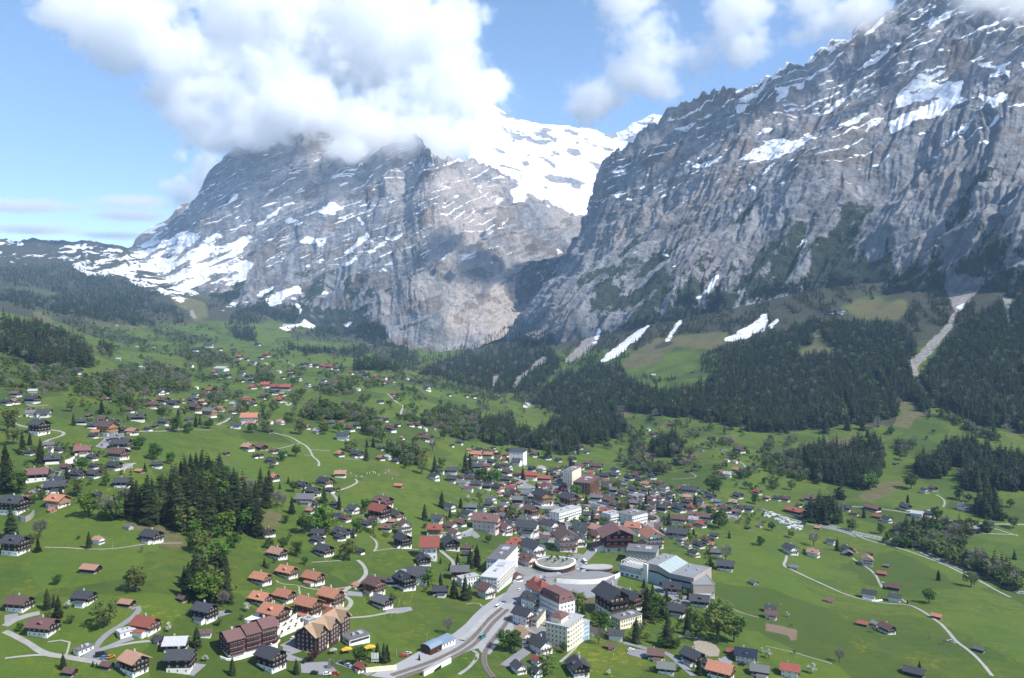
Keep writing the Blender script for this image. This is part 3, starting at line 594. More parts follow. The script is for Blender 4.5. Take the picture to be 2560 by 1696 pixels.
# ---------------------------------------------------------------- materials of built things and plants
MATS = {}
def var_mat(name, c, rough=0.8, var=0.25, nscale=0.6, namt=0.3, c2=None, plank=None, spec=0.25, bump=0.0):
    """plain surface with weathering and a slight difference from object to object"""
    if name in MATS: return MATS[name]
    t = NT(name); oi = t.node('ObjectInfo'); p = t.node('TexCoord').outputs['Object']
    n = t.noise(p, nscale, 5, 0.65)
    g = t.mix(t.ramp(n, 0.32, 0.72, 0, namt), c, c2 or tuple(k * 0.5 for k in c))
    if plank:
        w = t.node('TexWave', wave_type='BANDS', bands_direction=plank[0]); w.inputs['Scale'].default_value = plank[1]; w.inputs['Distortion'].default_value = 0.6
        t.link(p, w.inputs['Vector']); g = t.mix(t.ramp(w.outputs['Fac'], 0.0, 0.35, plank[2], 0), g, tuple(k * 0.35 for k in c))
        if bump: t.bump(w.outputs['Fac'], bump, 0.1)
    hs = t.node('HueSaturation'); t.link(g, hs.inputs['Color'])
    t.link(t.math('ADD', t.math('MULTIPLY', oi.outputs['Random'], 2 * var), 1 - var), hs.inputs['Value'])
    t.p.inputs['Specular IOR Level'].default_value = spec
    MATS[name] = t.base(hs.outputs[0], rough); return MATS[name]
ROOF = {'k': ('charcoal slate', (0.060, 0.062, 0.070)), 'g': ('weathered grey', (0.155, 0.152, 0.155)), 'b': ('brown tiled', (0.135, 0.083, 0.070)), 'o': ('orange tiled', (0.46, 0.205, 0.125)),
        'r': ('red tiled', (0.30, 0.095, 0.066)), 'p': ('faded salmon', (0.42, 0.235, 0.165)), 'm': ('maroon', (0.175, 0.095, 0.088)), 'w': ('pale grey', (0.46, 0.46, 0.46)),
        'n': ('blue-black', (0.022, 0.035, 0.060)), 't': ('sage grey', (0.22, 0.235, 0.215)), 'y': ('tan shingle', (0.36, 0.255, 0.165))}
def roof_mat(k): return var_mat('roof_' + ROOF[k][0].replace(' ', '_'), ROOF[k][1], 0.75, 0.18, 0.7, 0.35, plank=('Z', 1.9, 0.35), bump=0.3)
WALLC = {'d': ('dark timber', (0.040, 0.024, 0.017)), 'm': ('brown timber', (0.135, 0.062, 0.032)), 'l': ('honey timber', (0.36, 0.19, 0.085)), 'e': ('deep red timber', (0.085, 0.022, 0.018)),
         'c': ('white', (0.80, 0.78, 0.73)), 'a': ('cream', (0.80, 0.72, 0.52)), 'i': ('pale pink', (0.75, 0.58, 0.55)), 's': ('stone grey', (0.40, 0.385, 0.36)), 'u': ('pale blue', (0.50, 0.62, 0.80))}
def wall_mat(k):
    if k in 'dmle': return var_mat('timber_' + k, WALLC[k][1], 0.85, 0.25, 0.9, 0.4, plank=('Z', 2.6, 0.5), bump=0.4)
    return var_mat('plaster_' + k, WALLC[k][1], 0.9, 0.06, 0.35, 0.16)
M_PLASTER = var_mat('plaster_c', WALLC['c'][1], 0.9, 0.06, 0.35, 0.16)
M_GLASS = var_mat('window_glass', (0.02, 0.026, 0.034), 0.12, 0.3, 1.0, 0.1, spec=0.6)
M_FRAME = var_mat('window_frame_paint', (0.72, 0.72, 0.70), 0.5, 0.05, 1.0, 0.1)
M_SHUT = var_mat('shutter_paint', (0.55, 0.42, 0.28), 0.6, 0.2, 1.0, 0.1)
M_CHIM = var_mat('chimney_render', (0.50, 0.47, 0.43), 0.9, 0.15, 1.0, 0.4)
M_ASPH = var_mat('asphalt', (0.235, 0.235, 0.245), 0.9, 0.06, 0.12, 0.3, (0.17, 0.17, 0.175))
M_LANE = var_mat('pale_lane', (0.33, 0.32, 0.295), 0.95, 0.06, 0.2, 0.5, (0.20, 0.20, 0.155))
M_CONC = var_mat('concrete', (0.40, 0.395, 0.38), 0.9, 0.05, 0.12, 0.3)
M_STONE = var_mat('dry_stone', (0.34, 0.32, 0.29), 0.95, 0.1, 0.9, 0.6)
M_METAL = var_mat('steel', (0.42, 0.43, 0.45), 0.4, 0.1, 0.8, 0.3, spec=0.6)
M_BARK = var_mat('bark', (0.085, 0.065, 0.05), 0.95, 0.2, 1.5, 0.4)
def leaf_mat(name, c, var=0.3, c2=None):
    if name in MATS: return MATS[name]
    t = NT(name); oi = t.node('ObjectInfo'); p = t.pos()
    n = t.noise(p, 0.45, 3, 0.7)
    g = t.mix(t.ramp(n, 0.35, 0.68), c, c2 or tuple(k * 1.7 for k in c))
    hs = t.node('HueSaturation'); t.link(g, hs.inputs['Color'])
    t.link(t.math('ADD', t.math('MULTIPLY', oi.outputs['Random'], 2 * var), 1 - var), hs.inputs['Value'])
    t.link(t.math('ADD', t.math('MULTIPLY', oi.outputs['Random'], 0.035), 0.4825), hs.inputs['Hue'])
    t.p.inputs['Specular IOR Level'].default_value = 0.12
    tr = t.node('BsdfTranslucent'); t.link(hs.outputs[0], tr.inputs[0]); mx = t.node('MixShader'); mx.inputs[0].default_value = 0.22
    t.base(hs.outputs[0], 0.8); t.link(t.p.outputs[0], mx.inputs[1]); t.link(tr.outputs[0], mx.inputs[2]); t.link(mx.outputs[0], t.out.inputs[0])
    MATS[name] = t.m; return t.m
M_SPRUCE = leaf_mat('spruce_needles', (0.021, 0.031, 0.012), 0.5, (0.042, 0.056, 0.019))
M_LEAF = {'bright': leaf_mat('fresh_leaves', (0.075, 0.15, 0.018), 0.22, (0.12, 0.20, 0.03)), 'green': leaf_mat('green_leaves', (0.042, 0.085, 0.017), 0.25), 'olive': leaf_mat('budding_leaves', (0.088, 0.112, 0.030), 0.28),
          'bare': leaf_mat('bare_twigs', (0.185, 0.172, 0.135), 0.25, (0.27, 0.25, 0.205)), 'white': leaf_mat('blossom', (0.42, 0.45, 0.36), 0.15, (0.62, 0.62, 0.56)), 'copper': leaf_mat('copper_leaves', (0.06, 0.02, 0.022), 0.2)}
# ---------------------------------------------------------------- mesh building
class MB:
    def __init__(s): s.v = []; s.f = []; s.mi = []
    def quad(s, a, b, c, d, m=0):
        n = len(s.v); s.v += [tuple(a), tuple(b), tuple(c), tuple(d)]; s.f.append((n, n + 1, n + 2, n + 3)); s.mi.append(m)
    def face(s, pts, m=0):
        n = len(s.v); s.v += [tuple(p) for p in pts]; s.f.append(tuple(range(n, n + len(pts)))); s.mi.append(m)
    def box(s, x0, x1, y0, y1, z0, z1, m=0):
        n = len(s.v); s.v += [(x, y, z) for z in (z0, z1) for x, y in ((x0, y0), (x1, y0), (x1, y1), (x0, y1))]
        for f in ((0, 3, 2, 1), (4, 5, 6, 7), (0, 1, 5, 4), (1, 2, 6, 5), (2, 3, 7, 6), (3, 0, 4, 7)): s.f.append(tuple(n + i for i in f)); s.mi.append(m)
        return s
    def prism(s, pts, y0, y1, m=0):
        """outline in x,z pulled along y"""
        n = len(s.v); k = len(pts); s.v += [(x, y0, z) for x, z in pts] + [(x, y1, z) for x, z in pts]
        s.f.append(tuple(range(n, n + k))); s.mi.append(m); s.f.append(tuple(range(n + 2 * k - 1, n + k - 1, -1))); s.mi.append(m)
        for i in range(k): j = (i + 1) % k; s.f.append((n + i, n + k + i, n + k + j, n + j)); s.mi.append(m)
        return s
    def extrude(s, pts, z0, z1, m=0):
        """outline in x,y pulled upwards"""
        n = len(s.v); k = len(pts); a = sum(pts[i][0] * pts[(i + 1) % k][1] - pts[(i + 1) % k][0] * pts[i][1] for i in range(k))
        if a < 0: pts = pts[::-1]
        zz0 = z0 if hasattr(z0, '__len__') else [z0] * k; zz1 = z1 if hasattr(z1, '__len__') else [z1] * k
        s.v += [(p[0], p[1], z) for p, z in zip(pts, zz0)] + [(p[0], p[1], z) for p, z in zip(pts, zz1)]
        s.f.append(tuple(range(n + k - 1, n - 1, -1))); s.mi.append(m); s.f.append(tuple(range(n + k, n + 2 * k))); s.mi.append(m)
        for i in range(k): j = (i + 1) % k; s.f.append((n + i, n + j, n + k + j, n + k + i)); s.mi.append(m)
        return s
    def cyl(s, x, y, z0, z1, r0, r1=None, n=10, m=0, cap=True):
        r1 = r0 if r1 is None else r1; b = len(s.v)
        for z, r in ((z0, r0), (z1, r1)): s.v += [(x + r * math.cos(2 * math.pi * i / n), y + r * math.sin(2 * math.pi * i / n), z) for i in range(n)]
        for i in range(n): j = (i + 1) % n; s.f.append((b + i, b + j, b + n + j, b + n + i)); s.mi.append(m)
        if cap: s.f.append(tuple(range(b + n, b + 2 * n))); s.mi.append(m)
        return s
    def mesh(s, name, *mats, smooth=False):
        me = bpy.data.meshes.new(name); me.from_pydata(s.v, [], s.f)
        for m in mats: me.materials.append(m)
        if len(mats) > 1: me.polygons.foreach_set('material_index', s.mi)
        if smooth: me.polygons.foreach_set('use_smooth', [True] * len(s.f))
        me.update(); return me
def add(name, mesh, parent=None, loc=None, rz=0.0, scale=None):
    o = bpy.data.objects.new(name, mesh); COL.objects.link(o)
    if parent: o.parent = parent
    if loc is not None: o.location = loc
    if rz: o.rotation_euler = (0, 0, rz)
    if scale is not None: o.scale = scale if hasattr(scale, '__len__') else (scale,) * 3
    return o
def empty(name, loc, rz=0.0, scale=None):
    return add(name, None, None, loc, rz, scale)
_cache = {}
def cached(key, fn):
    if key not in _cache: _cache[key] = fn()
    return _cache[key]
def window_mesh(w=1.0, h=1.2, frame=None):
    def mk():
        b = MB(); b.box(-w / 2, w / 2, -0.05, 0.05, 0, h, 0); t = 0.13
        for x0, x1 in ((-w / 2 + t, -0.04), (0.04, w / 2 - t)): b.box(x0, x1, -0.075, -0.052, t, h - t, 1)
        return b.mesh('window', frame or M_FRAME, M_GLASS)
    return cached(('win', w, h, frame.name if frame else 0), mk)
# ---------------------------------------------------------------- chalets, barns and plain houses
# local frame: gable front faces -y, ridge along y, ground at z = 0; the walls reach 5 m into the slope
LANDMARKS = []
def gable_roof(W, L, eave, rise, ov=1.1, ovf=1.75, th=0.32, m=None):
    b = MB(); k = rise / (W / 2); x = W / 2 + ov; z0 = eave - ov * k
    for s in (-1, 1):
        pts = [(0, eave + rise), (s * x, z0), (s * x, z0 + th), (0, eave + rise + th)]
        if s > 0: pts = pts[::-1]
        b.prism(pts[::-1], -L / 2 - ovf, L / 2 + ovf * 0.8)
    return b.mesh('roof', m)
def house_parts(style, roof, wall, lr, var=0):
    """list of (name, mesh, location, rotation, tier, [sub-parts]) in the local frame; unit width 10 m"""
    W = 10.0; L = W * lr; P = []
    rm = roof_mat(roof); wm = wall_mat(wall)
    if style == 'barn':
        pl, ev, rise = 0.9, 3.8, 2.6
    elif style == 'white':
        pl, ev, rise = 6.2, 6.2, 2.8
    elif style == 'tall':
        pl, ev, rise = 2.7, 8.0, 2.7
    elif style == 'hall':
        pl, ev, rise = 1.0, 4.4, 2.0
    else:
        pl, ev, rise = 2.4, 5.6, 2.7
    base = M_STONE if style == 'barn' else (M_PLASTER if wall in 'dmle' else wm)
    P.append(('plinth', MB().box(-W / 2, W / 2, -L / 2, L / 2, -5.0, pl).mesh('plinth', base), (0, 0, 0), 0, 0, []))
    e = 0.06
    P.append(('wall', MB().prism([(-W / 2 - e, pl), (W / 2 + e, pl), (W / 2 + e, ev), (0, ev + rise), (-W / 2 - e, ev)], -L / 2 - e, L / 2 + e).mesh('wall', wm), (0, 0, 0), 0, 0, []))
    ch = MB().box(-0.4, 0.4, -0.4, 0.4, -1.2, 1.3).box(-0.5, 0.5, -0.5, 0.5, 1.3, 1.45).mesh('chimney', M_CHIM)
    sub = [] if style in ('barn', 'hall') else [('chimney', ch, (W * 0.12, L * 0.12, ev + rise - 0.2), 1)]
    P.append(('roof', gable_roof(W, L, ev, rise, 1.6 if style != 'barn' else 0.9, m=rm), (0, 0, 0), 0, 0, sub))
    if var == 1 and style != 'barn':      # cross gable on the sunny roof slope
        dw, dh = 2.2, 1.5; sub.append(('dormer', MB().prism([(-dw / 2, -.6), (dw / 2, -.6), (dw / 2, dh * .55), (0, dh), (-dw / 2, dh * .55)], 0, 3.0).mesh('dormer', wm), (-W * .42, -L * .05, ev + .5), 1, -math.pi / 2))
        sub.append(('dormer_roof', MB().prism([(-dw / 2 - .5, dh * .36), (0, dh + .02), (dw / 2 + .5, dh * .36), (dw / 2 + .5, dh * .36 + .16), (0, dh + .2), (-dw / 2 - .5, dh * .36 + .16)], -.5, 3.0).mesh('dormer_roof', rm), (-W * .42, -L * .05, ev + .5), 1, -math.pi / 2))
    if var == 2:                           # lean-to against the side wall
        aw, al = 3.4, L * .55; P.append(('annex', MB().prism([(-W / 2 - aw, -5), (-W / 2 - .1, -5), (-W / 2 - .1, 3.6), (-W / 2 - aw, 2.5)], -L * .4, -L * .4 + al).mesh('annex', base), (0, 0, 0), 0, 0, []))
        P.append(('annex_roof', MB().prism([(-W / 2 - aw - .6, 2.4), (-W / 2 - .1, 3.75), (-W / 2 - .1, 4.0), (-W / 2 - aw - .6, 2.65)], -L * .4 - .5, -L * .4 + al + .5).mesh('annex_roof', rm), (0, 0, 0), 0, 0, []))
    if style in ('chalet', 'tall', 'white'):
        zs = [2.75] if style == 'chalet' else ([2.9, 5.6] if style == 'tall' else [2.8])
        bmat = wm if wall in 'dmle' else wall_mat('m')
        def bal():
            b = MB(); b.box(-W / 2 + .2, W / 2 - .2, -1.15, 0, 0, 0.14); b.box(-W / 2 + .2, W / 2 - .2, -1.15, -1.07, 0.14, 1.0)
            for s in (-1, 1): b.box(s * (W / 2 - .24) - .04, s * (W / 2 - .24) + .04, -1.07, 0, 0.14, 1.0)
            return b.mesh('balcony', bmat)
        bm_ = bal()
        for z in zs: P.append(('balcony', bm_, (0, -L / 2 - e, z), 0, 1, []))
        rows = {'chalet': [(0.7, 3), (3.15, 4), (5.75, 1)], 'tall': [(0.7, 3), (3.2, 4), (6.0, 4), (8.5, 1)], 'white': [(0.7, 3), (3.3, 4), (5.9, 1)]}[style]
        wmesh = window_mesh()
        for z, n in rows:
            for i in range(n):
                x = 0 if n == 1 else (-W / 2 + 1.3 + i * (W - 2.6) / (n - 1))
                P.append(('window', wmesh, (x, -L / 2 - (e if z > pl else 0) - .02, z), 0, 2, []))
        nside = max(2, int(L / 3.2))
        for z, n in rows[:-1]:
            for s in (-1, 1):
                for i in range(nside):
                    P.append(('window', wmesh, (s * (W / 2 + (e if z > pl else 0) + .02), -L / 2 + 1.6 + i * (L - 3.2) / (nside - 1), z), s * math.pi / 2, 2, []))
        P.append(('door', cached('door', lambda: MB().box(-.5, .5, -.06, .06, 0, 2.1).mesh('door', wall_mat('m'))), (W / 2 - 2.4, -L / 2 - .04, 0.05), 0, 2, []))
    elif style == 'barn':
        P.append(('door', cached('bdoor', lambda: MB().box(-1.1, 1.1, -.06, .06, 0, 2.3).mesh('door', wall_mat('d'))), (0, -L / 2 - .09, 0.1), 0, 1, []))
    return P
HOUSES = []
GLYPH = {'chalet': 'chalet', 'barn': 'barn', 'white': 'house', 'tall': 'large_chalet', 'hall': 'hall'}  # the tall style builds a large multi-storey chalet
def house(view, x, y, w, roof, ang, style='chalet', wall=None, lr=1.25, hs=1.0, label=None):
    px, py = V(view, x, y); sc = VIEWS[view][2]
    if 48 <= ang <= 68: ang -= 14
    p, ok = hit([px], [py]); p = p[0]; D = p[1]
    wm_ = w / sc * D / FPX; a = math.radians(ang); rzv = math.atan2(p[0], p[1])
    Wd = wm_ * 1.12 / (1.22 * (abs(math.cos(a)) + lr * abs(math.sin(a))))
    Wd = max(4.0, min(Wd, 30.0)); s = Wd / 10.0
    depth = Wd * abs(math.sin(a)) + Wd * lr * abs(math.cos(a))
    cx, cyy = p[0] + math.sin(rzv) * depth * .42, p[1] + math.cos(rzv) * depth * .42
    z = float(ground(cx, cyy)); z = 0.5 * z + 0.5 * p[2] if abs(z - p[2]) < 4 else p[2] + 1.5 * (1 if z > p[2] else -1)
    if wall is None: wall = {'o': 'm', 'p': 'm', 'r': 'm', 'w': 'd'}.get(roof, 'd')
    if style == 'white' and wall in 'dm': wall = 'c'
    hs *= 1.06; hsc = s * hs if s < 1.4 else (1.4 + (s - 1.4) * 0.5) * hs
    HOUSES.append(dict(px=px, py=py, w=w / sc, roof=roof, style=style, wall=wall, lr=lr, loc=(cx, cyy, z), rz=a - rzv, sc=(s, s, max(hsc, 0.55)), label=label, D=D, var=(len(HOUSES) * 7 + int(px)) % 4 if label is None else 0))
def build_house(h):
    name = GLYPH[h['style']]; tier = 2 if h['w'] >= 40 else (1 if h['w'] >= 17 else 0)
    root = empty(name, h['loc'], h['rz'], h['sc'])
    parts = cached((h['style'], h['roof'], h['wall'], h['lr'], h['var']), lambda: house_parts(h['style'], h['roof'], h['wall'], h['lr'], h['var']))
    small = []
    for nm, me, loc, rz, t, sub in parts:
        if t > tier:
            if tier == 1 and nm == 'window' and rz == 0: small.append((me, loc))
            continue
        o = add(nm, me, root, loc, rz)
        for q in sub:
            if q[3] <= tier: add(q[0], q[1], o, q[2], q[4] if len(q) > 4 else 0.0)
    if small:   # panes of two pixels: one piece
        def mk():
            b = MB()
            for me, (x, y, z) in small: b.box(x - .5, x + .5, y - .07, y + .02, z, z + 1.2, 0).box(x - .34, x + .34, y - .1, y - .075, z + .15, z + 1.05, 1)
            return b.mesh('window_rows', M_FRAME, M_GLASS)
        o = add('window_rows', cached(('rows', h['style'], h['roof'], h['wall'], h['lr']), mk), root); o['kind'] = 'stuff'
    h['root'] = root; return root
# column, row of the foot, apparent width (enlargement pixels), roof, turn of the gable, style, wall, length ratio
HDATA = {
'1': """50 55 100 k 50|130 45 90 p 50|290 40 140 k 62|285 160 105 g 78 white c 1.3|395 165 130 k 75 white c 1.3|275 102 62 b 60 barn|350 335 190 k 35 tall d 1.1|810 166 72 b 50 barn|1195 122 82 b 60|1265 206 132 k 75
1330 48 100 k 55|1410 82 112 b 70|1500 40 120 b 60|1590 72 120 k 60|1680 32 70 p 60|1762 30 90 k 60|1792 62 80 k 70|1867 40 80 p 60|1920 42 60 w 60 white|1800 127 130 b 35 tall m|1740 202 70 k 80 barn|1930 167 142 g 60 tall l 1.4|2030 112 92 p 60 chalet l|2150 132 82 b 65|2150 62 70 w 60 white|2290 42 110 r 65|2340 57 60 k 60
2300 242 160 o 78 tall c 1.3|2170 268 102 k 86 white c 1.7|745 235 100 k 70|840 272 92 k 70|930 217 110 b 65|1040 237 100 k 60|900 267 120 k 70|980 340 190 b 42 tall l 1.2|872 330 85 o 70 chalet m|1140 312 100 k 40|1210 332 120 p 60|850 362 90 k 60|1360 292 80 k 62|1510 242 120 k 60 chalet m|1425 262 60 b 60 barn
1065 397 122 g 86 chalet m|1105 472 180 k 70 chalet m|750 522 140 m 82|705 452 60 r 80 barn e|530 497 100 k 50|455 497 62 b 40 white|440 452 92 g 80|258 522 92 k 45|470 602 132 k 82|840 572 110 k 50|850 648 92 k 60|1080 562 200 b 60 chalet m 1.3|1040 662 150 k 60|600 672 130 b 60|700 742 150 k 60|850 737 140 k 55|320 765 195 m 82|1440 637 100 k 80|1275 687 92 p 62 barn
530 802 150 k 62|490 875 180 k 82|1120 825 162 k 72|872 932 90 k 45 tall|235 957 66 r 82 white|515 1015 215 o 40 chalet l 1.2|463 1052 62 o 40 barn l|110 1078 250 k 60 tall d 1.3|1170 1217 60 g 50 barn s|2285 482 130 p 40|2080 517 70 b 50 barn|2238 752 62 o 40 barn|2352 548 50 k 50""",
'2': """115 200 250 k 45 tall d 1.2|890 97 112 p 40 white d|1385 88 212 k 42|815 375 200 p 62 barn d 1.4|1145 692 162 p 62 barn d 1.3|145 735 250 b 62|750 672 220 k 65|365 972 292 m 62 chalet d 1.3|1320 955 270 r 60 chalet m 1.2|1870 835 240 k 45 tall d|1660 642 58 b 50 barn|1600 1122 232 w 72 chalet d 1.2|1438 1032 72 k 62 barn|1865 972 142 b 80 hall c|1640 1312 275 k 70 tall d|1205 1340 265 p 32 tall d|952 1282 100 b 60 barn|605 1345 142 b 60 barn""",
'4': """30 482 205 o 60|275 418 205 o 60|520 482 220 o 60|30 682 225 o 60|250 648 212 o 60|470 792 265 o 60 tall m|682 702 255 o 60 tall m|150 882 292 o 60 tall m|120 1300 290 k 40 tall d|560 92 132 k 50|772 62 112 k 50|185 238 192 p 42 chalet d|620 212 192 k 52|72 28 125 k 50|960 192 55 k 40|1350 134 182 k 32 tall d|1545 294 142 k 12|1485 470 205 k 88 white c 1.2|1372 532 215 k 30 tall d|1215 482 220 k 82 hall d 2.0|1088 574 212 m 40 tall m 1.1|930 512 112 p 52 hall m|1160 704 212 g 56 chalet d|1800 152 172 k 12|1695 580 142 k 86|1880 432 165 g 88 tall m 1.3|1950 217 92 k 80|1950 162 102 b 70|955 1302 105 r 52 chalet m|600 30 70 b 50""",
'6': """200 205 245 k 50 white c 1.5|150 302 190 b 45 white i|40 445 140 m 50 white c|610 120 185 k 30 white c|785 62 150 b 40 white a|970 52 150 k 40 white c|970 172 335 m 14 tall e 0.8|1300 135 235 o 20 tall c|110 862 225 k 66 tall c 1.2|180 705 205 k 66 tall c|115 1060 215 y 30 tall c|270 1130 235 k 52 white c|65 1318 160 k 30 white c|232 1238 112 r 60 white c|232 1345 110 k 40 white c|970 1002 142 k 86 white c|918 1086 62 b 80 barn|742 952 72 b 80 white c|1342 1186 152 b 86|1440 1318 162 t 86|620 1345 225 k 20|1690 1235 240 k 62|1825 1285 125 k 50 white c|2182 1215 195 n 86 white c 1.3|2048 1132 72 r 86 barn m|1950 1380 265 o 70|2315 1345 165 g 86|1490 562 165 k 86|1745 684 172 k 86|1528 775 192 k 76|1262 592 122 k 60|1985 345 152 k 86|1902 204 102 g 86 chalet m|1702 214 112 k 60 white a|1868 124 72 o 60|1740 132 122 k 60|1640 132 82 b 60 white c|1820 92 122 b 50 chalet m|1530 42 132 b 60|1568 100 80 k 60 white c|862 562 92 b 75 hall m|2252 476 95 g 40 barn s""",
'8': """225 190 152 k 40 white d|440 216 122 p 70 white c|600 98 82 k 70 white c|750 178 115 k 30 chalet d|762 202 90 g 10 barn|830 170 55 o 60 barn l|260 328 82 g 82 barn s|940 298 102 p 8 tall c|1125 314 62 g 70 barn d|1080 388 82 r 84 barn d|1190 528 122 b 82 barn d|960 604 122 k 82 white c|1200 634 112 k 82 white c|590 638 82 m 86 barn s|1595 794 102 o 74 barn d|905 864 100 r 80 barn d|1025 868 100 t 60 barn s|1130 936 165 b 60|1995 1110 102 g 74 barn d|50 796 115 b 86 white c|40 735 105 k 86|228 1345 165 r 88 white c|1390 1350 185 k 80 barn d|962 206 64 b 40 barn""",
'7': """12 932 50 o 70|100 942 82 k 70|172 952 92 b 70|410 962 132 b 82 chalet m 1.5|300 1002 60 b 60|390 1012 72 k 70|265 1080 205 r 66 hall e 2.2|540 1022 82 b 70|730 1042 102 k 76|820 1082 72 b 70|982 1044 165 m 66 hall e 2.0|1030 1112 92 r 70 barn m|1122 1148 102 k 66 white c|1290 1034 112 k 60|1400 1094 112 w 80 hall c|1500 1088 82 k 80|1470 874 82 k 40 white c|1545 854 82 b 50|1830 1034 112 g 60 white c|1660 1134 72 k 80 barn|1940 1254 82 k 50 barn|2215 548 62 b 60 white c|1195 608 52 g 60 barn|1130 322 62 b 60 barn|480 1212 62 o 70 barn m|660 1062 40 b 60 barn""",
'5': """210 537 92 b 60|330 562 82 k 60|430 582 72 k 60|560 577 82 k 50|40 542 62 k 60|280 674 92 w 60 white c|622 467 82 b 60|690 502 52 b 60|630 652 92 b 70|700 612 72 b 70|780 652 122 b 76 chalet d 1.5|965 698 102 k 50 white c|860 742 102 k 70|940 732 92 k 70|1030 784 84 g 60|1090 752 102 k 60|1150 732 92 b 60|1190 772 92 k 60|1250 814 92 p 60|1300 742 92 k 60|1330 802 82 b 60|1382 812 82 b 60|1420 854 102 b 60 white c|1590 862 92 r 70|1650 884 152 k 75 chalet d 1.6|1640 682 72 b 60 barn|1850 934 102 k 60
2000 582 52 p 60 white c|2075 594 52 p 60 white c|2115 498 112 b 60 chalet m|2085 678 82 o 60|2140 664 62 g 60|1945 704 82 o 60|2000 724 84 w 70 white c|1770 482 42 g 50 barn s|1945 472 42 g 50 barn s|2290 497 52 k 60 barn|1310 343 82 b 60|1270 292 42 w 50 white c|2280 888 92 r 60|2355 942 52 k 60|2100 924 102 k 60|2060 984 92 y 70|1620 984 102 k 70|1550 1054 152 k 60 chalet d 1.4|1440 1002 82 b 60|1380 964 102 b 60 white c|1300 964 102 b 60 white c|1210 942 72 b 60 white c|1240 872 92 b 60|1030 902 102 b 60|1130 872 102 k 60|910 984 162 b 60 chalet d 1.4|950 1014 112 b 60|880 1084 132 r 70 chalet d 1.3|960 1064 72 b 60
150 742 180 r 80 chalet m 2.0|320 886 125 r 16 tall c|130 854 165 t 84 hall c 2.2|300 765 132 r 80 chalet m 1.8|20 925 112 k 50 tall l|290 990 202 k 30 tall l|530 1010 190 k 40 tall m 1.2|180 1104 162 b 40 tall m|340 1094 92 k 50 white c|590 1062 92 g 70 white c|1130 1272 170 o 70 tall c|1300 1134 92 b 60|1425 1134 62 k 60|1550 1154 152 b 80 chalet m 1.6|1690 1154 102 w 70 white c|1790 1134 162 b 80 chalet d 1.8|1550 1234 92 k 50 white a|1660 1204 72 r 60|1760 1194 112 r 60|1880 1292 82 k 70|1540 1300 200 k 78 chalet d 1.6|1320 1284 122 b 60|1240 1244 92 k 60 white c|1450 1254 82 w 60 white c|910 1234 152 k 60 white c|790 1274 172 p 40 white a|640 1242 162 k 70|640 1292 152 k 70 white c|150 1274 222 k 70 white c|350 1234 182 k 66 white c|440 1204 112 k 60|130 1194 162 g 50 white c|20 1244 72 r 60|990 1292 152 k 50 white c|640 934 62 o 60|2110 1044 102 k 70|2200 1044 92 k 70|1890 1044 62 o 60|2300 1194 62 g 60 barn s|2190 1214 62 k 60 barn|50 724 82 b 60|30 784 72 b 60|70 804 62 p 60""",
'3': """45 474 122 m 25 barn e 1.3|25 542 72 k 50|140 604 122 k 60|240 524 82 k 60|160 502 82 b 60|110 314 82 k 60 barn|800 384 122 k 76 white c|560 318 82 w 50 white c|705 238 82 g 60|790 242 82 r 60|860 298 112 b 60|940 264 92 k 60|130 228 52 p 60 white c|220 234 82 p 60 white c|460 278 82 p 60|1135 188 42 k 60|1190 208 72 k 60|1310 248 52 b 60|1240 304 122 b 60|1430 252 72 b 60|1490 258 82 b 60|1565 292 42 w 40 white c|1645 282 36 g 60 barn s|1530 338 62 b 60|1580 394 122 b 60|1350 372 42 p 60|1880 418 72 k 70|1810 442 42 b 60|1150 474 72 k 60|1420 472 62 k 60
770 534 92 o 30 chalet e|885 502 72 b 40|930 544 122 k 42|1150 568 82 o 30 chalet e|1215 558 72 w 60 white c|1290 594 82 k 60|1350 532 52 r 80|1405 544 62 r 60|1565 552 42 o 50|150 764 122 o 50 chalet d|775 728 112 p 80 chalet l|1315 824 92 o 70 barn m|630 814 155 k 42 chalet m|415 834 122 k 50|520 904 152 k 60|680 874 92 k 60|450 984 192 g 70 chalet s 1.4|540 1004 92 k 60|720 1004 92 k 60|890 1064 132 k 66 white c|1170 1014 200 b 60 chalet e 1.3|1135 1144 225 r 45 tall d 1.2|1290 1124 152 k 50 chalet m|1250 1166 82 p 70|815 1144 122 b 60 chalet m|740 1114 72 n 76 white c|490 1064 92 p 60|1010 1194 112 k 60|1200 1234 112 m 70|100 1284 142 b 50|780 1296 172 k 42|565 1294 142 k 70|872 1276 102 k 60
1645 756 112 k 60 white c|1710 694 62 k 70 white c|1810 694 102 k 84 chalet l|1810 774 112 k 76 chalet l|1885 752 82 k 76 chalet l|1975 764 102 k 80 chalet l|2040 824 112 k 76 chalet l|1960 854 102 m 80 hall c|2240 854 122 k 60 chalet l|2340 924 92 k 60 chalet l|2345 804 62 b 60|2310 774 102 k 70|1790 1044 122 k 60 white c|1670 1154 122 k 76 white c|1950 1114 132 k 60 white c|1890 1184 122 m 60|1800 1224 132 b 60 white c|1650 1284 152 r 76 tall l|2130 1244 285 m 70 tall i 1.6|2300 1266 155 m 60 tall c|1835 1292 132 b 60 white c|2040 544 112 o 70|2150 544 102 o 70|2060 484 72 k 60|2190 464 52 b 60|2180 604 92 k 60|2250 654 102 k 60|2320 704 102 b 60""",
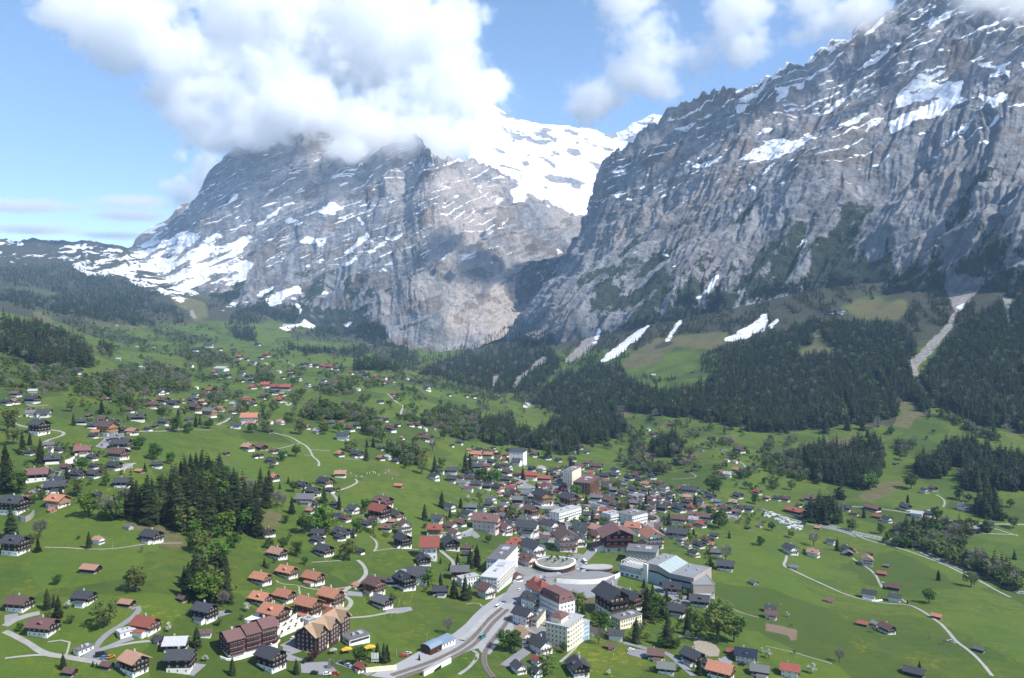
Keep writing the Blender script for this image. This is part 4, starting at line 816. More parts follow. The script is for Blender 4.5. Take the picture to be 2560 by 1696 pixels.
'b': """200 1302 46 w 60 white c|290 1302 62 b 60|85 1237 42 w 60 white c|230 1352 42 k 60|300 1332 62 k 60|370 1372 62 k 60 white c|410 1242 62 k 60|460 1247 62 k 60 white c|520 1252 62 k 60|580 1262 72 r 60|640 1272 82 r 66 chalet m|700 1277 62 b 60|830 1312 52 r 60|920 1312 52 k 60|960 1337 72 k 60|1040 1352 62 r 60|1120 1362 52 k 60 white c|1110 1392 62 r 60|1190 1382 42 r 60|1320 1362 32 w 50 white c|590 1392 62 k 60 white c|570 1422 62 k 60|660 1402 52 r 60|710 1397 52 r 60|450 1422 62 k 60 white c|510 1442 52 k 60|180 1452 112 r 72 chalet m 1.6|260 1457 102 r 70 chalet m|80 1432 92 r 70|150 1492 82 k 60|60 1532 72 k 60|230 1502 62 p 60|200 1562 92 r 60|890 1457 42 w 60 white c|1200 1502 62 r 66|1080 1567 62 k 60|700 1472 52 p 60|1490 1457 72 k 60 white c|1680 1502 42 k 60|1830 1512 42 k 60|1895 1522 52 k 60|90 1162 72 r 60|40 1182 52 k 60|20 1062 42 k 60""",
'a': """1820 1077 82 k 70 white c 1.8|1700 1112 62 k 70|1910 1107 52 b 60|2030 1112 52 b 60|2080 1182 72 r 60|2150 1192 42 k 60|2060 1222 52 k 60|2210 1232 62 k 60 white c|1665 1252 46 k 60 white c|1930 1287 132 w 60 hall c 1.6|1860 1312 62 r 60 chalet e|1980 1342 62 k 60|1900 1352 52 k 60|2110 1327 62 k 60 white c|2160 1352 72 k 60|2190 1382 62 k 60|2100 1382 52 k 60|2200 1442 72 r 60|1230 1267 62 w 70 hall c|1030 1187 46 w 70 barn s|660 1312 100 k 66|280 1477 80 w 74 barn s|130 1512 100 b 60|930 1547 62 o 60|1390 1492 82 k 60 white c|1440 1482 52 k 60|1700 1517 72 k 60 white c|1800 1517 62 r 60 white c|1820 1472 72 r 60 chalet e|1710 1442 32 w 60 white c|1020 892 26 w 60 barn s|1190 1077 32 w 60 barn s|1340 1087 32 w 60 barn s|2130 1542 62 p 60|2190 1562 62 b 60|1950 1542 62 k 60""",
'c': "1235 1327 42 w 70 barn s|1575 1302 36 k 60 barn", 'd': "555 788 62 k 60|640 790 92 k 50 white c"}
for _v, _s in HDATA.items():
    for _h in _s.replace('\n', '|').split('|'):
        q = _h.split()
        house(_v, float(q[0]), float(q[1]), float(q[2]), q[3], float(q[4]), q[5] if len(q) > 5 else 'chalet', q[6] if len(q) > 6 else None, float(q[7]) if len(q) > 7 else 1.25)
# the tightly packed middle of the village
DENSE = [VP('5', '20 700 300 640 640 640 900 740 1300 800 1700 920 2000 1000 2300 1060 1900 1120 1500 1294 0 1294'), VP('6', '0 0 900 0 1100 40 800 60 400 40 100 160 0 200'), VP('3', '1950 480 2367 470 2367 1290 2000 1290 1900 1060 2150 1000 2200 900 1900 820'), VP('3', '1980 1180 2367 1180 2367 1294 2000 1294'), VP('4', '1700 20 2367 0 2367 200 2100 200 1900 100')]
_r = random.Random(21); _occ = [(h['px'], h['py'], h['w']) for h in HOUSES] + [V(v, x, y) + (w,) for v, x, y, w in (('6', 415, 300, 120), ('6', 1100, 150, 60), ('5', 575, 810, 45), ('5', 750, 850, 45), ('5', 535, 1120, 60), ('5', 960, 1140, 45), ('5', 1165, 1160, 55), ('6', 500, 165, 66), ('5', 105, 610, 40), ('3', 1370, 1270, 40))]
_n = 0
for _ in range(5000):
    P_ = _r.choice(DENSE[:4]); A_ = np.array(P_); x = _r.uniform(A_[:, 0].min(), A_[:, 0].max()); y = _r.uniform(A_[:, 1].min(), A_[:, 1].max())
    if not in_poly(np.array([x]), np.array([y]), P_)[0]: continue
    w = _r.uniform(19, 31) * (0.75 + 0.5 * (y - 1150) / 250)
    if any(abs(x - a) < (w + c) * .44 and abs(y - b) < (w + c) * .21 for a, b, c in _occ): continue
    _occ.append((x, y, w)); _n += 1
    house('p', x, y, w, _r.choice('kkkkkbbbggrpm'), _r.choice((40, 45, 50, 72, 80)), _r.choice(('chalet', 'chalet', 'white', 'white', 'tall')), None, 1.25)
    if _n > 165: break
HOUSES.sort(key=lambda h: -h['w'])
_ch = [h for h in HOUSES if h['style'] == 'chalet']; _far = _ch[295:]
for h in HOUSES:
    if not any(h is f for f in _far): build_house(h)
def join_far(hs):
    """the smallest chalets, too many to tell apart: walls, plinths and roofs in one object"""
    vs, fs, mi, mats, base = [], [], [], [], 0
    for h in hs:
        M = Matrix.Translation(h['loc']) @ Matrix.Rotation(h['rz'], 4, 'Z') @ Matrix.Diagonal((*h['sc'], 1))
        for nm, me, loc, rz, t, sub_ in house_parts(h['style'], h['roof'], h['wall'], h['lr'])[:3]:
            m = me.materials[0]
            if m not in mats: mats.append(m)
            vs += [tuple(M @ v.co) for v in me.vertices]; fs += [tuple(base + i for i in p.vertices) for p in me.polygons]; mi += [mats.index(m)] * len(me.polygons); base += len(me.vertices)
    me = bpy.data.meshes.new('far_chalets'); me.from_pydata(vs, [], fs)
    for m in mats: me.materials.append(m)
    me.polygons.foreach_set('material_index', mi); me.update(); o = bpy.data.objects.new('far_chalets', me); COL.objects.link(o); tag(o, 'tiny far chalets scattered over the distant valley meadows', kind='stuff')
if _far: join_far(_far)
HOUSES = [h for h in HOUSES if not any(h is f for f in _far)]; FAR_OCC = [(h['px'], h['py'], h['w']) for h in _far]
# ---------------------------------------------------------------- lanes, streets, river
def chaikin(P, n=2):
    for _ in range(n):
        Q = [P[0]]
        for a, b in zip(P[:-1], P[1:]): Q += [a * .75 + b * .25, a * .25 + b * .75]
        P = Q + [P[-1]]
    return P
def draped(view, s, step=4.0):
    pts = VP(view, s); w, ok = hit([p[0] for p in pts], [p[1] for p in pts])
    P = np.array(chaikin([q for q in w[:, :2]], 3))
    L = np.r_[0, np.cumsum(np.linalg.norm(np.diff(P, axis=0), axis=1))]; n = max(3, int(L[-1] / step)); t = np.linspace(0, L[-1], n)
    return np.stack([np.interp(t, L, P[:, 0]), np.interp(t, L, P[:, 1])], -1)
def ribbon(name, view, s, width, mat, lift=0.18, kind='structure', label=None, nx=3, off=0.0, parent=None, level=False):
    P = draped(view, s); T = np.gradient(P, axis=0); T /= np.linalg.norm(T, axis=1, keepdims=True) + 1e-9; Nn = np.stack([-T[:, 1], T[:, 0]], -1)
    rows = []
    for k in np.linspace(-width / 2, width / 2, nx):
        e = P + Nn * (k + off + (0.12 * width * noise3(P[:, 0] / 9, P[:, 1] / 9, k) if name in ('lane', 'river') else 0))[:, None] if name in ('lane', 'river') else P + Nn * (k + off)
        z = ground(P[:, 0] + Nn[:, 0] * off, P[:, 1] + Nn[:, 1] * off) if level else ground(e[:, 0], e[:, 1])
        rows.append(np.stack([e[:, 0], e[:, 1], z + lift], -1))
    o = grid_mesh(name, np.array(rows), None, mat)
    if parent: o.parent = parent
    if label or kind: tag(o, label, kind=kind if not parent else None)
    return o
def patch(name, view, s, mat, lift=0.14, label=None, res=None):
    """paved area draped over the ground"""
    pts = VP(view, s); w, ok = hit([p[0] for p in pts], [p[1] for p in pts]); Q = [tuple(q) for q in w[:, :2]]
    bm = bmesh.new(); vs = [bm.verts.new((a, b, 0)) for a, b in Q]; f = bm.faces.new(vs)
    bmesh.ops.triangulate(bm, faces=[f]); size = max(np.ptp(w[:, 0]), np.ptp(w[:, 1])); st = res or max(3.0, size / 40)
    for _ in range(7):
        e = [x for x in bm.edges if x.calc_length() > st]
        if not e: break
        bmesh.ops.subdivide_edges(bm, edges=e, cuts=1, use_grid_fill=False); bmesh.ops.triangulate(bm, faces=bm.faces[:])
    for v in bm.verts: v.co.z = float(ground(v.co.x, v.co.y)) + lift
    me = bpy.data.meshes.new(name); bm.to_mesh(me); bm.free(); me.materials.append(mat)
    o = bpy.data.objects.new(name, me); COL.objects.link(o); tag(o, label, kind='structure'); return o
ROADS = [
 ('lane','2','0 910 110 960 220 1020 310 1090 400 1130 560 1150 720 1180 850 1200 980 1225 1100 1240',4.0), ('lane','2','0 1165 150 1145 280 1135 390 1132',1.8), ('lane','2','0 860 100 800 200 765 330 735',6), ('road','2','830 1090 880 1010 960 930 1080 860 1200 780 1260 710 1255 672 1180 700',3.4),
 ('road','2','850 1100 1000 1050 1100 1000 1200 975',3.4), ('lane','2','900 1085 1080 1040 1250 1010 1400 1000',2.4), ('lane','2','380 120 600 125 800 140 1000 140 1150 120 1300 92 1660 82',1.4), ('lane','2','570 1140 600 1050 610 1000 540 990 400 1010',1.2),
 ('lane','1','200 150 130 165 105 200 160 240 280 265 420 280 540 290 590 315 540 345 440 370 390 405',4.2), ('lane','1','230 40 300 65 440 50',3), ('road','1','990 360 960 400 900 440',7), ('road','1','700 560 640 580 560 640 500 690 460 750 400 800 300 850 180 910 60 945 -60 955',7), ('lane','1','290 570 380 600 480 660',1.6), ('lane','1','1120 680 1130 640 1180 610 1240 590',3),
 ('lane','1','2000 235 2060 210 2110 180 2150 150',5), ('lane','1','1260 300 1500 295 1700 270 1940 280',3), ('lane','1','1120 360 1000 345 880 360',3),
 ('lane','3','160 310 300 340 400 400 460 430 500 480 515 530 560 560 580 590 570 620',3), ('lane','3','130 465 280 440 410 400',2), ('lane','3','500 465 680 475',1.8), ('lane','3','440 515 510 520',1.8), ('lane','3','650 870 780 840 870 810 940 770 910 740',2.8), ('lane','3','810 550 950 560 1060 570',1.6), ('lane','3','1260 0 1320 40 1370 60 1330 120 1350 160',3.4), ('lane','3','700 880 740 920 800 1060 840 1020',3.5),
 ('lane','3','2000 1200 1940 1240 1800 1250 1700 1240',4), ('lane','3','270 20 290 70 320 30',5),
 ('lane','4','1080 160 1112 120 1105 60 1050 20',2.2), ('lane','4','1090 155 1280 130 1500 140',1.6), ('lane','4','930 240 980 280 1010 340 1000 390 950 440 860 490 800 530 790 570 860 610 872 650 820 710 740 770 700 795',3.6), ('lane','4','760 790 900 780 1050 770 1180 740 1310 725',3), ('lane','4','390 480 500 520 740 510 860 490',1.5), ('lane','4','170 430 210 470 390 470 380 530 400 560 340 620 250 640 210 700',1.3), ('lane','4','480 800 600 800',1.5),
 ('road','4','230 1060 330 1010 420 950',5), ('lane','4','1700 150 1760 200 1830 260 1820 300',4), ('lane','4','2090 680 2060 640 2020 640 1940 655',1.6), ('lane','4','500 262 700 250 830 240',1.6), ('road','4','740 1200 850 1235 920 1260 1050 1317',5), ('lane','4','1870 1317 1960 1260 2030 1180 2055 1110 2000 1090',2.6),
 ('road','6','-80 640 0 560 30 500 100 440 200 400 330 385 450 370 560 340 640 280 665 230 740 160 790 110 860 60',9), ('road','6','345 700 400 850 340 930 200 1050 100 1120 0 1190 -60 1240',7), ('road','6','1040 1020 1150 1040 1260 1080 1440 1110 1520 1170 1600 1240 1700 1330',4.6), ('lane','6','2060 700 2150 740 2300 780',1.6), ('road','6','960 480 1080 520 1160 560 1200 590',4), ('lane','6','1560 960 1700 970 1800 1000',3), ('lane','6','700 930 640 1010 560 1100 450 1200',2.0),
 ('lane','8','190 200 180 250 155 295 240 330 400 410 560 480 740 560 860 600 1000 630 1150 650 1330 655 1430 700 1560 790 1650 850 1720 930 1770 1000 1830 1040 1950 1130 2030 1220 2120 1330',3.2), ('lane','8','800 220 870 270 960 320 1030 390 1050 440 1085 510',2.8), ('lane','8','1240 590 1330 650',2.5), ('lane','8','1690 1000 1780 1020',2.5), ('lane','8','830 0 960 60 1130 100 1280 140 1420 190 1540 235 1680 290 1860 380 2000 440 2140 520 2280 590',4.0), ('lane','8','0 1050 200 1090 400 1150 620 1215',1.4),
 ('road','7','-60 1010 0 1040 150 1090 330 1140 440 1170 520 1190 640 1215 760 1250 830 1280',5), ('lane','7','500 985 700 990 900 1000 1100 1020 1300 1055 1500 1095 1700 1130 1950 1155 2500 1160',4), ('lane','7','1570 885 1640 920 1660 960 1640 1000',3), ('lane','7','1960 1160 2150 1210 2340 1270',3), ('lane','7','2000 1245 2340 1262',3), ('lane','7','620 445 760 405 860 380',2.2), ('lane','7','1440 1060 1530 1020',3),
 ('lane','5','1690 395 1800 430 1920 465 2010 470',2), ('lane','5','1480 740 1620 735 1730 720 1660 680',2), ('lane','5','2110 575 2150 600 2170 640 2060 650 2000 690',3), ('road','5','1590 790 1720 840 1800 890 1880 950 1910 990',4.5), ('road','5','0 600 160 640 250 700',5), ('road','5','550 660 600 640 660 660 740 690',5), ('road','5','700 920 780 990 860 1030 930 1090',6), ('road','5','330 1190 360 1140 410 1080 420 1020 390 960 330 920',6), ('lane','5','550 440 590 470 590 500',3), ('lane','5','200 240 260 265 320 290',3), ('road','5','1290 830 1400 870 1600 900 1750 920',4), ('road','5','420 860 440 800 470 740',6),
 ('lane','b','800 1390 840 1410 850 1450',4), ('road','b','600 1430 680 1410 780 1395 830 1370',5), ('lane','b','1140 1480 1180 1520 1230 1560',4), ('lane','b','190 1170 260 1195 330 1240',4), ('lane','a','620 1390 630 1350 680 1330',3)]
for nm, vw, s, wd in ROADS:
    ribbon(nm, vw, s, wd * (.82 if nm == 'lane' else 1), M_ASPH if nm == 'road' else M_LANE, 0.17 if nm == 'lane' else 0.22)
PATCHES = [('forecourt','2','700 1165 830 1055 875 1085 885 1150 960 1190 900 1205'), ('forecourt','4','230 1060 330 1010 400 1000 400 1100 300 1130 450 1185 300 1190 220 1170'), ('car_park','4','390 1210 640 1195 740 1290 720 1330 400 1300'), ('terrace','4','1180 742 1200 690 1290 690 1420 678 1445 710 1330 742'), ('car_park','4','800 570 840 530 970 545 975 585'), ('courtyard','4','1270 345 1330 325 1420 318 1420 370 1330 390'),
 ('plaza','6','110 520 200 460 400 440 600 470 820 480 960 480 900 540 750 590 650 600 560 560 450 500 300 560 200 580'), ('car_park','6','1070 1110 1120 1070 1260 1090 1270 1150 1200 1160 1090 1130'), ('forecourt','6','1900 1190 2000 1140 2060 1200 2040 1240 1950 1220'), ('plaza','5','270 1150 400 1060 420 1110 400 1160 500 1180 480 1200 330 1190'), ('farmyard','7','1830 1160 1950 1160 2040 1210 2050 1240 1960 1240'), ('courtyard','2','0 760 120 740 150 790 40 830 0 850'), ('courtyard','2','1660 1317 1770 1210 1880 1225 1760 1330'), ('courtyard','2','2000 720 2110 710 2120 740 1990 780'),
 ('forecourt','3','1700 1260 1900 1250 2000 1220 1990 1270 1860 1290'), ('car_park','1','870 440 950 370 990 370 1000 440 950 455'), ('car_park','1','20 960 200 900 330 890 280 940 200 960'), ('car_park','1','1090 600 1220 590 1210 640 1110 650'), ('car_park','5','1930 1040 2000 1030 2120 1090 2110 1120 1990 1100'), ('plaza','6','60 560 130 500 220 520 240 590 300 700 340 720 290 640 180 600'), ('yard','3','1900 790 1960 740 2000 800 2000 830'), ('yard','6','1300 470 1420 500 1500 560 1600 600 1480 620 1380 560')]
for nm, vw, s in PATCHES: patch(nm, vw, s, M_ASPH if nm != 'camp_ground' else M_LANE)
_t = NT('river_water'); _p = _t.pos(); _n = _t.noise(_t.mapping(_p, (1, 1, 0)), 0.35, 5, 0.65)
_g = _t.mix(_t.ramp(_n, 0.42, 0.6), (0.09, 0.115, 0.12), (0.34, 0.35, 0.35)); _t.bump(_n, 0.4, 0.4)
M_RIVER = _t.base(_g, 0.25)
M_SHORE = var_mat('river_stones', (0.33, 0.325, 0.31), 0.95, 0.05, 0.3, 0.6, (0.17, 0.17, 0.16))
for vw, s in (('8','780 -20 1000 20 1130 50 1280 90 1420 140 1520 190 1660 250 1820 320 2000 385 2150 445 2280 500 2420 560'), ('7','500 1160 650 1195 800 1235 920 1265 1000 1285 1080 1300')):
    ribbon('riverbank', vw, s, 13, M_SHORE, 0.10, label='pale stony river bed beside the gravel path'); ribbon('river', vw, s, 8, M_RIVER, 0.22, label='shallow glacier river running along its stony bed')
# ---------------------------------------------------------------- trees
def spruce_crown(seed, levels=17, blades=11, detail=2):
    """unit height 1: drooping boughs in whorls, ragged outline"""
    r = random.Random(seed); b = MB()
    for i in range(levels):
        t = i / (levels - 1); z = 0.07 + 0.9 * t ** 0.92; rad = 0.205 * (1 - t) ** 0.72 * r.uniform(0.8, 1.12) + 0.012
        n = max(5, int(blades * (1 - 0.45 * t)))
        for k in range(n):
            a = 2 * math.pi * (k + r.uniform(-.35, .35)) / n + i * 0.7; R_ = rad * r.uniform(0.62, 1.15); w = R_ * r.uniform(0.36, 0.52) + 0.008
            dz = R_ * r.uniform(0.35, 0.75); c, s = math.cos(a), math.sin(a); zz = z + r.uniform(-.012, .012)
            if r.random() < 0.06: continue
            p0 = (0.0, 0.0, zz + 0.03); m = (c * R_ * .55, s * R_ * .55, zz - dz * .28); e = (c * R_, s * R_, zz - dz)
            l = (-s * w, c * w)
            b.face([p0, (m[0] + l[0], m[1] + l[1], m[2] - .012), e, (m[0] - l[0], m[1] - l[1], m[2] - .012)])
            if detail > 1:
                for q in (-1, 1):
                    f = r.uniform(.45, .8); o = (c * R_ * f, s * R_ * f, zz - dz * f * .8); tip = (o[0] + q * -s * w * 1.4 + c * R_ * .18, o[1] + q * c * w * 1.4 + s * R_ * .18, o[2] - dz * .35)
                    b.face([(o[0], o[1], o[2] + .012), (o[0] + c * .02, o[1] + s * .02, o[2] - .01), tip])
    b.face([(0.006, 0, .93), (-.003, .006, .93), (0, 0, 1.0)]); b.face([(-.003, -.006, .93), (0.006, 0, .93), (0, 0, 1.0)])
    return b.mesh('crown', M_SPRUCE)
def spruce_trunk(): return MB().cyl(0, 0, -0.06, 0.9, 0.014, 0.003, 7).mesh('trunk', M_BARK)
def leafy(seed, kind, n=520, size=0.085, shape=(0.34, 0.38), clumps=20, zc=0.56, sparse=1.0):
    """crown of leaf sprays gathered in clumps round the limbs, unit height 1"""
    r = random.Random(seed); b = MB(); cl = []
    for i in range(clumps):
        th = r.uniform(0, 2 * math.pi); u = r.uniform(-0.95, 0.95); q = r.uniform(0.45, 0.9)
        s = math.sqrt(1 - u * u); wide = 1.0 - 0.25 * max(0, u)
        cl.append((math.cos(th) * s * q * shape[0] * wide, math.sin(th) * s * q * shape[0] * wide, zc + u * q * shape[1], r.uniform(0.085, 0.15)))
    for i in range(n):
        cx, cy_, cz, cr = r.choice(cl)
        u = r.uniform(-1, 1); th = r.uniform(0, 6.283); s = math.sqrt(1 - u * u); q = cr * r.uniform(0.55, 1.08)
        d = Vector((math.cos(th) * s, math.sin(th) * s, u)); c = Vector((cx, cy_, cz)) + d * q
        nrm = (d + Vector((r.uniform(-.7, .7), r.uniform(-.7, .7), r.uniform(-.3, .9)))).normalized(); t = nrm.orthogonal().normalized(); bt = nrm.cross(t)
        a = r.uniform(0, 6.283); t, bt = t * math.cos(a) + bt * math.sin(a), bt * math.cos(a) - t * math.sin(a); z = size * r.uniform(.55, 1.25)
        b.face([c - t * z * .5, c + bt * z * .32, c + t * z * .55, c - bt * z * .36])
    return b.mesh('crown', M_LEAF[kind])
def limbs(seed, fork=0.25, top=0.8):
    r = random.Random(seed); b = MB(); b.cyl(0, 0, -0.08, fork + .1, 0.026, 0.018, 7)
    for i in range(7):
        a = i * 0.9 + r.uniform(-.3, .3); z0 = fork + r.uniform(-.06, .12); l = r.uniform(.2, .3); e = Vector((math.cos(a) * l * .75, math.sin(a) * l * .75, z0 + l * r.uniform(.8, 1.3)))
        s = Vector((0, 0, z0)); ax = (e - s); t = ax.orthogonal().normalized(); q = ax.cross(t).normalized(); k = len(b.v)
        for c, rr in ((s, .013), (e, .003)):
            for j in range(5): b.v.append(tuple(c + t * rr * math.cos(j * 1.2566) + q * rr * math.sin(j * 1.2566)))
        for j in range(5): b.f.append((k + j, k + (j + 1) % 5, k + 5 + (j + 1) % 5, k + 5 + j)); b.mi.append(0)
    return b.mesh('trunk', M_BARK)
def bare_crown(seed, n=420):
    """fine twig sprays rising from the limbs"""
    r = random.Random(seed); b = MB()
    for i in range(n):
        th = r.uniform(0, 6.283); u = r.uniform(-.8, 1); s = math.sqrt(max(0, 1 - u * u)); q = r.uniform(.5, 1.0)
        c = Vector((math.cos(th) * s * q * .25, math.sin(th) * s * q * .25, .62 + u * q * .36)); d = Vector((c.x * 1.3, c.y * 1.3, .22 + r.uniform(0, .3))).normalized()
        t = d.orthogonal().normalized(); t = (Matrix.Rotation(r.uniform(0, 6.28), 3, d) @ t) * r.uniform(.010, .022); l = r.uniform(.06, .15)
        b.face([c - t, c + t, c + d * l])
    return b.mesh('crown', M_LEAF['bare'])
SPR = [(spruce_trunk(), spruce_crown(s)) for s in range(6)]
BRD = {}
for k in ('bright', 'green', 'olive', 'copper'): BRD[k] = [(limbs(s + 10), leafy(s + 20, k, *( (760,) if k != 'olive' else (560,)), shape=((.34, .37), (.28, .40), (.37, .35))[s % 3])) for s in range(3)]
BRD['bare'] = [(limbs(s + 40), bare_crown(s + 50)) for s in range(3)]
BRD['white'] = [(limbs(s + 60), leafy(s + 70, 'white', 520, .08)) for s in range(2)]
TREES = []
TK = {'c': 'spruce', 'B': 'bright', 'g': 'green', 'o': 'olive', 'x': 'bare', 'w': 'white', 'P': 'copper'}
TDATA = {
'1': "668 240 115 c|930 135 130 c|190 490 200 c|260 420 110 c|355 590 220 c|30 860 340 c|75 1294 300 c|540 900 105 c|600 752 130 c|1325 667 82 c|1085 312 90 c|1640 172 90 c|1172 187 50 c|1960 132 80 c|1800 252 100 c|1840 232 90 c|1275 468 132 g|1415 560 180 g|800 1092 240 B|740 662 130 g|1620 302 150 g|1735 312 120 g|1930 272 100 g|150 872 240 g|60 300 250 o|1200 62 90 g|650 112 130 o|1000 142 60 o|1130 142 80 o|2320 312 110 g|1560 602 130 g|960 802 100 g|340 1292 170 x|280 972 90 g|680 902 200 o|370 932 100 o|1110 702 60 o|110 420 180 o|30 620 200 c|60 700 160 o",
'1g': "1210 1110 330 c|1350 1160 440 c|1100 1080 220 c|1270 1130 260 c|1420 1150 280 c|1560 1180 300 c|1640 1210 430 c|1720 1150 420 c|1800 1230 460 c|1900 1240 430 c|1600 850 220 c|1700 800 250 c|1800 740 240 c|1850 700 210 c|1920 700 180 c|2020 700 200 c|2150 900 260 c|2180 1100 340 c|2100 1180 340 c|2250 1000 250 c|2300 1220 360 c|2350 1100 330 c|2360 1280 320 c|1480 960 260 c|1560 940 240 c|1680 980 300 c|1770 960 300 c|1860 980 330 c|1960 1000 300 c|2050 960 280 c|1540 1100 250 c|2010 1120 300 c|1940 1180 330 c|2230 1180 280 c|1660 720 150 c|1750 640 140 c|1500 832 140 B|1680 902 180 B|1880 852 220 B|2010 952 220 B|1790 1294 200 B|2050 1272 260 B|1990 1294 120 g|2060 752 140 g|1550 1152 250 o|1470 1052 150 o|2270 1252 250 g|1140 1002 180 x|2290 952 200 x|1010 1112 130 x|1330 1052 200 g|1240 980 220 c|1390 1000 260 c|1690 1240 300 o",
'2': "795 127 150 c|320 162 140 c|400 702 190 c|500 777 200 c|1790 1052 190 c|540 1262 150 c|1180 1197 60 c|2120 1319 170 c|460 682 120 c|820 1242 60 c|855 1252 50 c|500 467 100 g|1230 532 255 o|930 872 270 o|1520 912 90 w|600 692 80 w|1870 1197 70 w|2250 722 90 w|2215 802 60 o|400 802 90 o|620 832 100 o|140 907 90 g|700 45 40 g|1290 170 60 x|270 90 120 o|2000 860 90 o",
'2g': "1720 602 330 c|1780 502 300 c|2060 422 260 c|2080 642 250 c|1860 642 300 B|1940 562 280 o|2000 302 260 B|1840 182 240 o|2040 682 150 x|1680 500 200 c|1900 640 220 c|1980 640 200 o|2150 130 160 g|1760 150 150 g",
'3': "1015 567 140 c|1020 442 80 c|1080 442 90 c|1280 492 70 c|1650 682 160 c|1935 682 190 c|1975 682 180 c|620 962 160 c|320 1062 160 c|1555 1122 150 c|1715 1002 150 c|1890 1012 100 c|1790 1102 100 c|60 162 100 c|30 900 260 c|80 1000 280 c|110 900 250 c|490 852 90 c|290 782 70 c|210 832 60 c|2110 382 100 c|1845 132 90 c|760 1022 140 c|400 322 160 o|630 322 130 o|760 312 120 B|80 302 120 o|1000 302 130 o|1160 402 150 o|1730 372 100 g|360 532 120 g|240 572 100 g|2080 782 170 g|2200 792 150 g|600 1242 280 B|430 1252 200 g|660 1222 200 o|260 1152 90 g|1010 1042 130 g|920 1232 130 g|1080 1232 140 x|180 1012 150 x|240 1002 120 x|850 482 120 o|900 470 110 o|1530 692 130 o|1420 602 120 o|1720 642 120 o|2340 1102 140 o|1960 942 60 w|980 1122 60 w|970 742 40 w|1630 480 110 x|1480 440 130 o|1350 460 100 o|1380 640 80 g|430 900 120 c|340 860 110 g|150 640 80 o|2060 950 90 x|1560 1200 50 g|520 190 110 c|800 190 100 o",
'4': "1860 312 140 c|1980 312 180 c|2040 302 200 c|1790 342 90 c|1700 492 130 c|1825 592 180 c|1930 612 220 c|1700 272 60 c|1110 1192 170 c|1170 1202 180 c|1200 1182 150 c|350 1312 140 c|2350 262 120 c|60 302 80 c|1590 482 170 B|360 202 160 g|240 132 110 g|110 132 110 g|440 282 80 g|2250 192 80 g|850 242 200 o|100 322 60 o|950 1232 190 g|1250 642 110 o|2300 1082 200 g|680 1262 90 x|2180 262 60 o|2150 82 90 o|1770 932 150 x|380 942 60 g|510 1192 110 P|1500 1182 60 c|1970 600 150 c|890 30 80 c|300 40 60 o|2030 1180 40 o|160 270 50 o|1560 540 60 o",
'5': "820 702 70 c|590 1022 80 c|690 972 90 c|1245 972 110 c|1080 1112 160 c|1180 1062 110 c|1220 1082 130 c|750 1202 170 c|1350 1042 90 c|1500 972 90 c|1460 1172 130 c|920 922 60 c|1700 1012 130 c|780 932 80 c|640 1062 50 c|2060 492 70 c|1380 1292 110 c|230 882 110 c|60 602 70 c|100 742 110 c|325 712 60 c|40 852 60 c|430 892 60 c|2020 1292 70 c|590 912 130 B|660 1182 120 B|845 1202 120 B|1140 1072 80 B|1030 1092 150 o|970 852 120 o|1150 832 90 o|480 892 130 P|330 552 140 g|1870 892 190 g|1400 702 120 o|440 1292 80 g|2260 972 110 g|1840 1082 110 g|1480 842 60 o|860 872 100 o|2100 1112 80 x|60 1132 140 o|1640 532 100 o|1925 1202 200 g|1010 500 60 o|2360 640 100 g|1990 620 60 c|1060 920 60 o|1180 620 90 x|1350 690 90 o|550 640 90 P|280 1260 90 o|720 1290 80 o|1270 900 70 c|1610 1230 70 o|1980 1180 80 g|1690 1260 70 c|930 1090 80 g",
'6': "1260 812 310 c|1310 592 130 c|1440 652 140 c|1160 1022 240 c|1450 1052 270 c|1640 942 220 c|1640 612 80 c|1850 292 90 c|1840 182 60 c|1470 222 60 c|1740 1312 150 c|1230 502 90 c|660 792 140 c|610 722 220 o|20 1092 200 g|860 892 180 g|1750 912 210 o|1920 1012 350 o|2070 1012 270 g|1340 802 260 g|330 1319 220 o|810 1032 150 x|330 862 100 c|480 1112 100 g|1990 252 150 x|900 1319 60 w|870 952 70 w|1530 1072 110 g|30 252 150 g|2310 102 100 g|1260 982 70 o|1920 830 200 g|2000 800 180 o|1400 1060 100 g|1150 800 90 o|620 1140 40 w|1690 830 180 o|1300 1290 60 o|1560 1290 50 g|2330 1110 50 w|1560 590 60 o|1820 640 60 c|1420 790 220 c|780 840 130 o",
'7': "930 352 90 c|905 1102 100 c|1310 962 80 c|1460 1232 170 c|400 982 60 c|1150 322 80 g|650 902 80 g|800 1222 130 o|1350 462 110 o|1340 832 150 g|1790 932 120 g|1580 1122 130 g|950 842 170 B|1060 1252 120 o|1880 952 80 g|230 842 100 o|50 1222 90 g|1250 460 120 o|1540 310 40 g|1480 370 40 g|1740 380 50 g|1630 430 60 g|2270 1000 80 g|2300 1200 130 o|560 1120 100 g|640 1150 110 g|350 1180 70 g|2210 1130 90 g",
'8': "660 152 120 c|1605 432 100 c|1440 1302 110 c|2310 232 90 c|2235 252 50 c|1520 642 140 g|1910 492 160 o|690 1202 130 x|440 112 130 x|200 772 50 w|30 1162 90 w|430 1302 105 w|1530 992 40 x|1660 1032 50 x|1010 922 60 x|230 32 80 o|240 870 30 x|1095 510 40 c|1320 650 40 c|350 180 50 g|270 1130 50 x"}
for _k, _s in TDATA.items():
    for q in _s.split('|'):
        x, y, h, t = q.split(); px, py = V(_k[0], float(x), float(y)); p, ok = hit([px], [py]); p = p[0]
        hm_ = float(h) / VIEWS[_k[0]][2] * p[1] / FPX * 1.06
        TREES.append(dict(px=px, py=py, loc=p, h=hm_, k=TK[t], grove=_k.endswith('g')))
rng = random.Random(5)
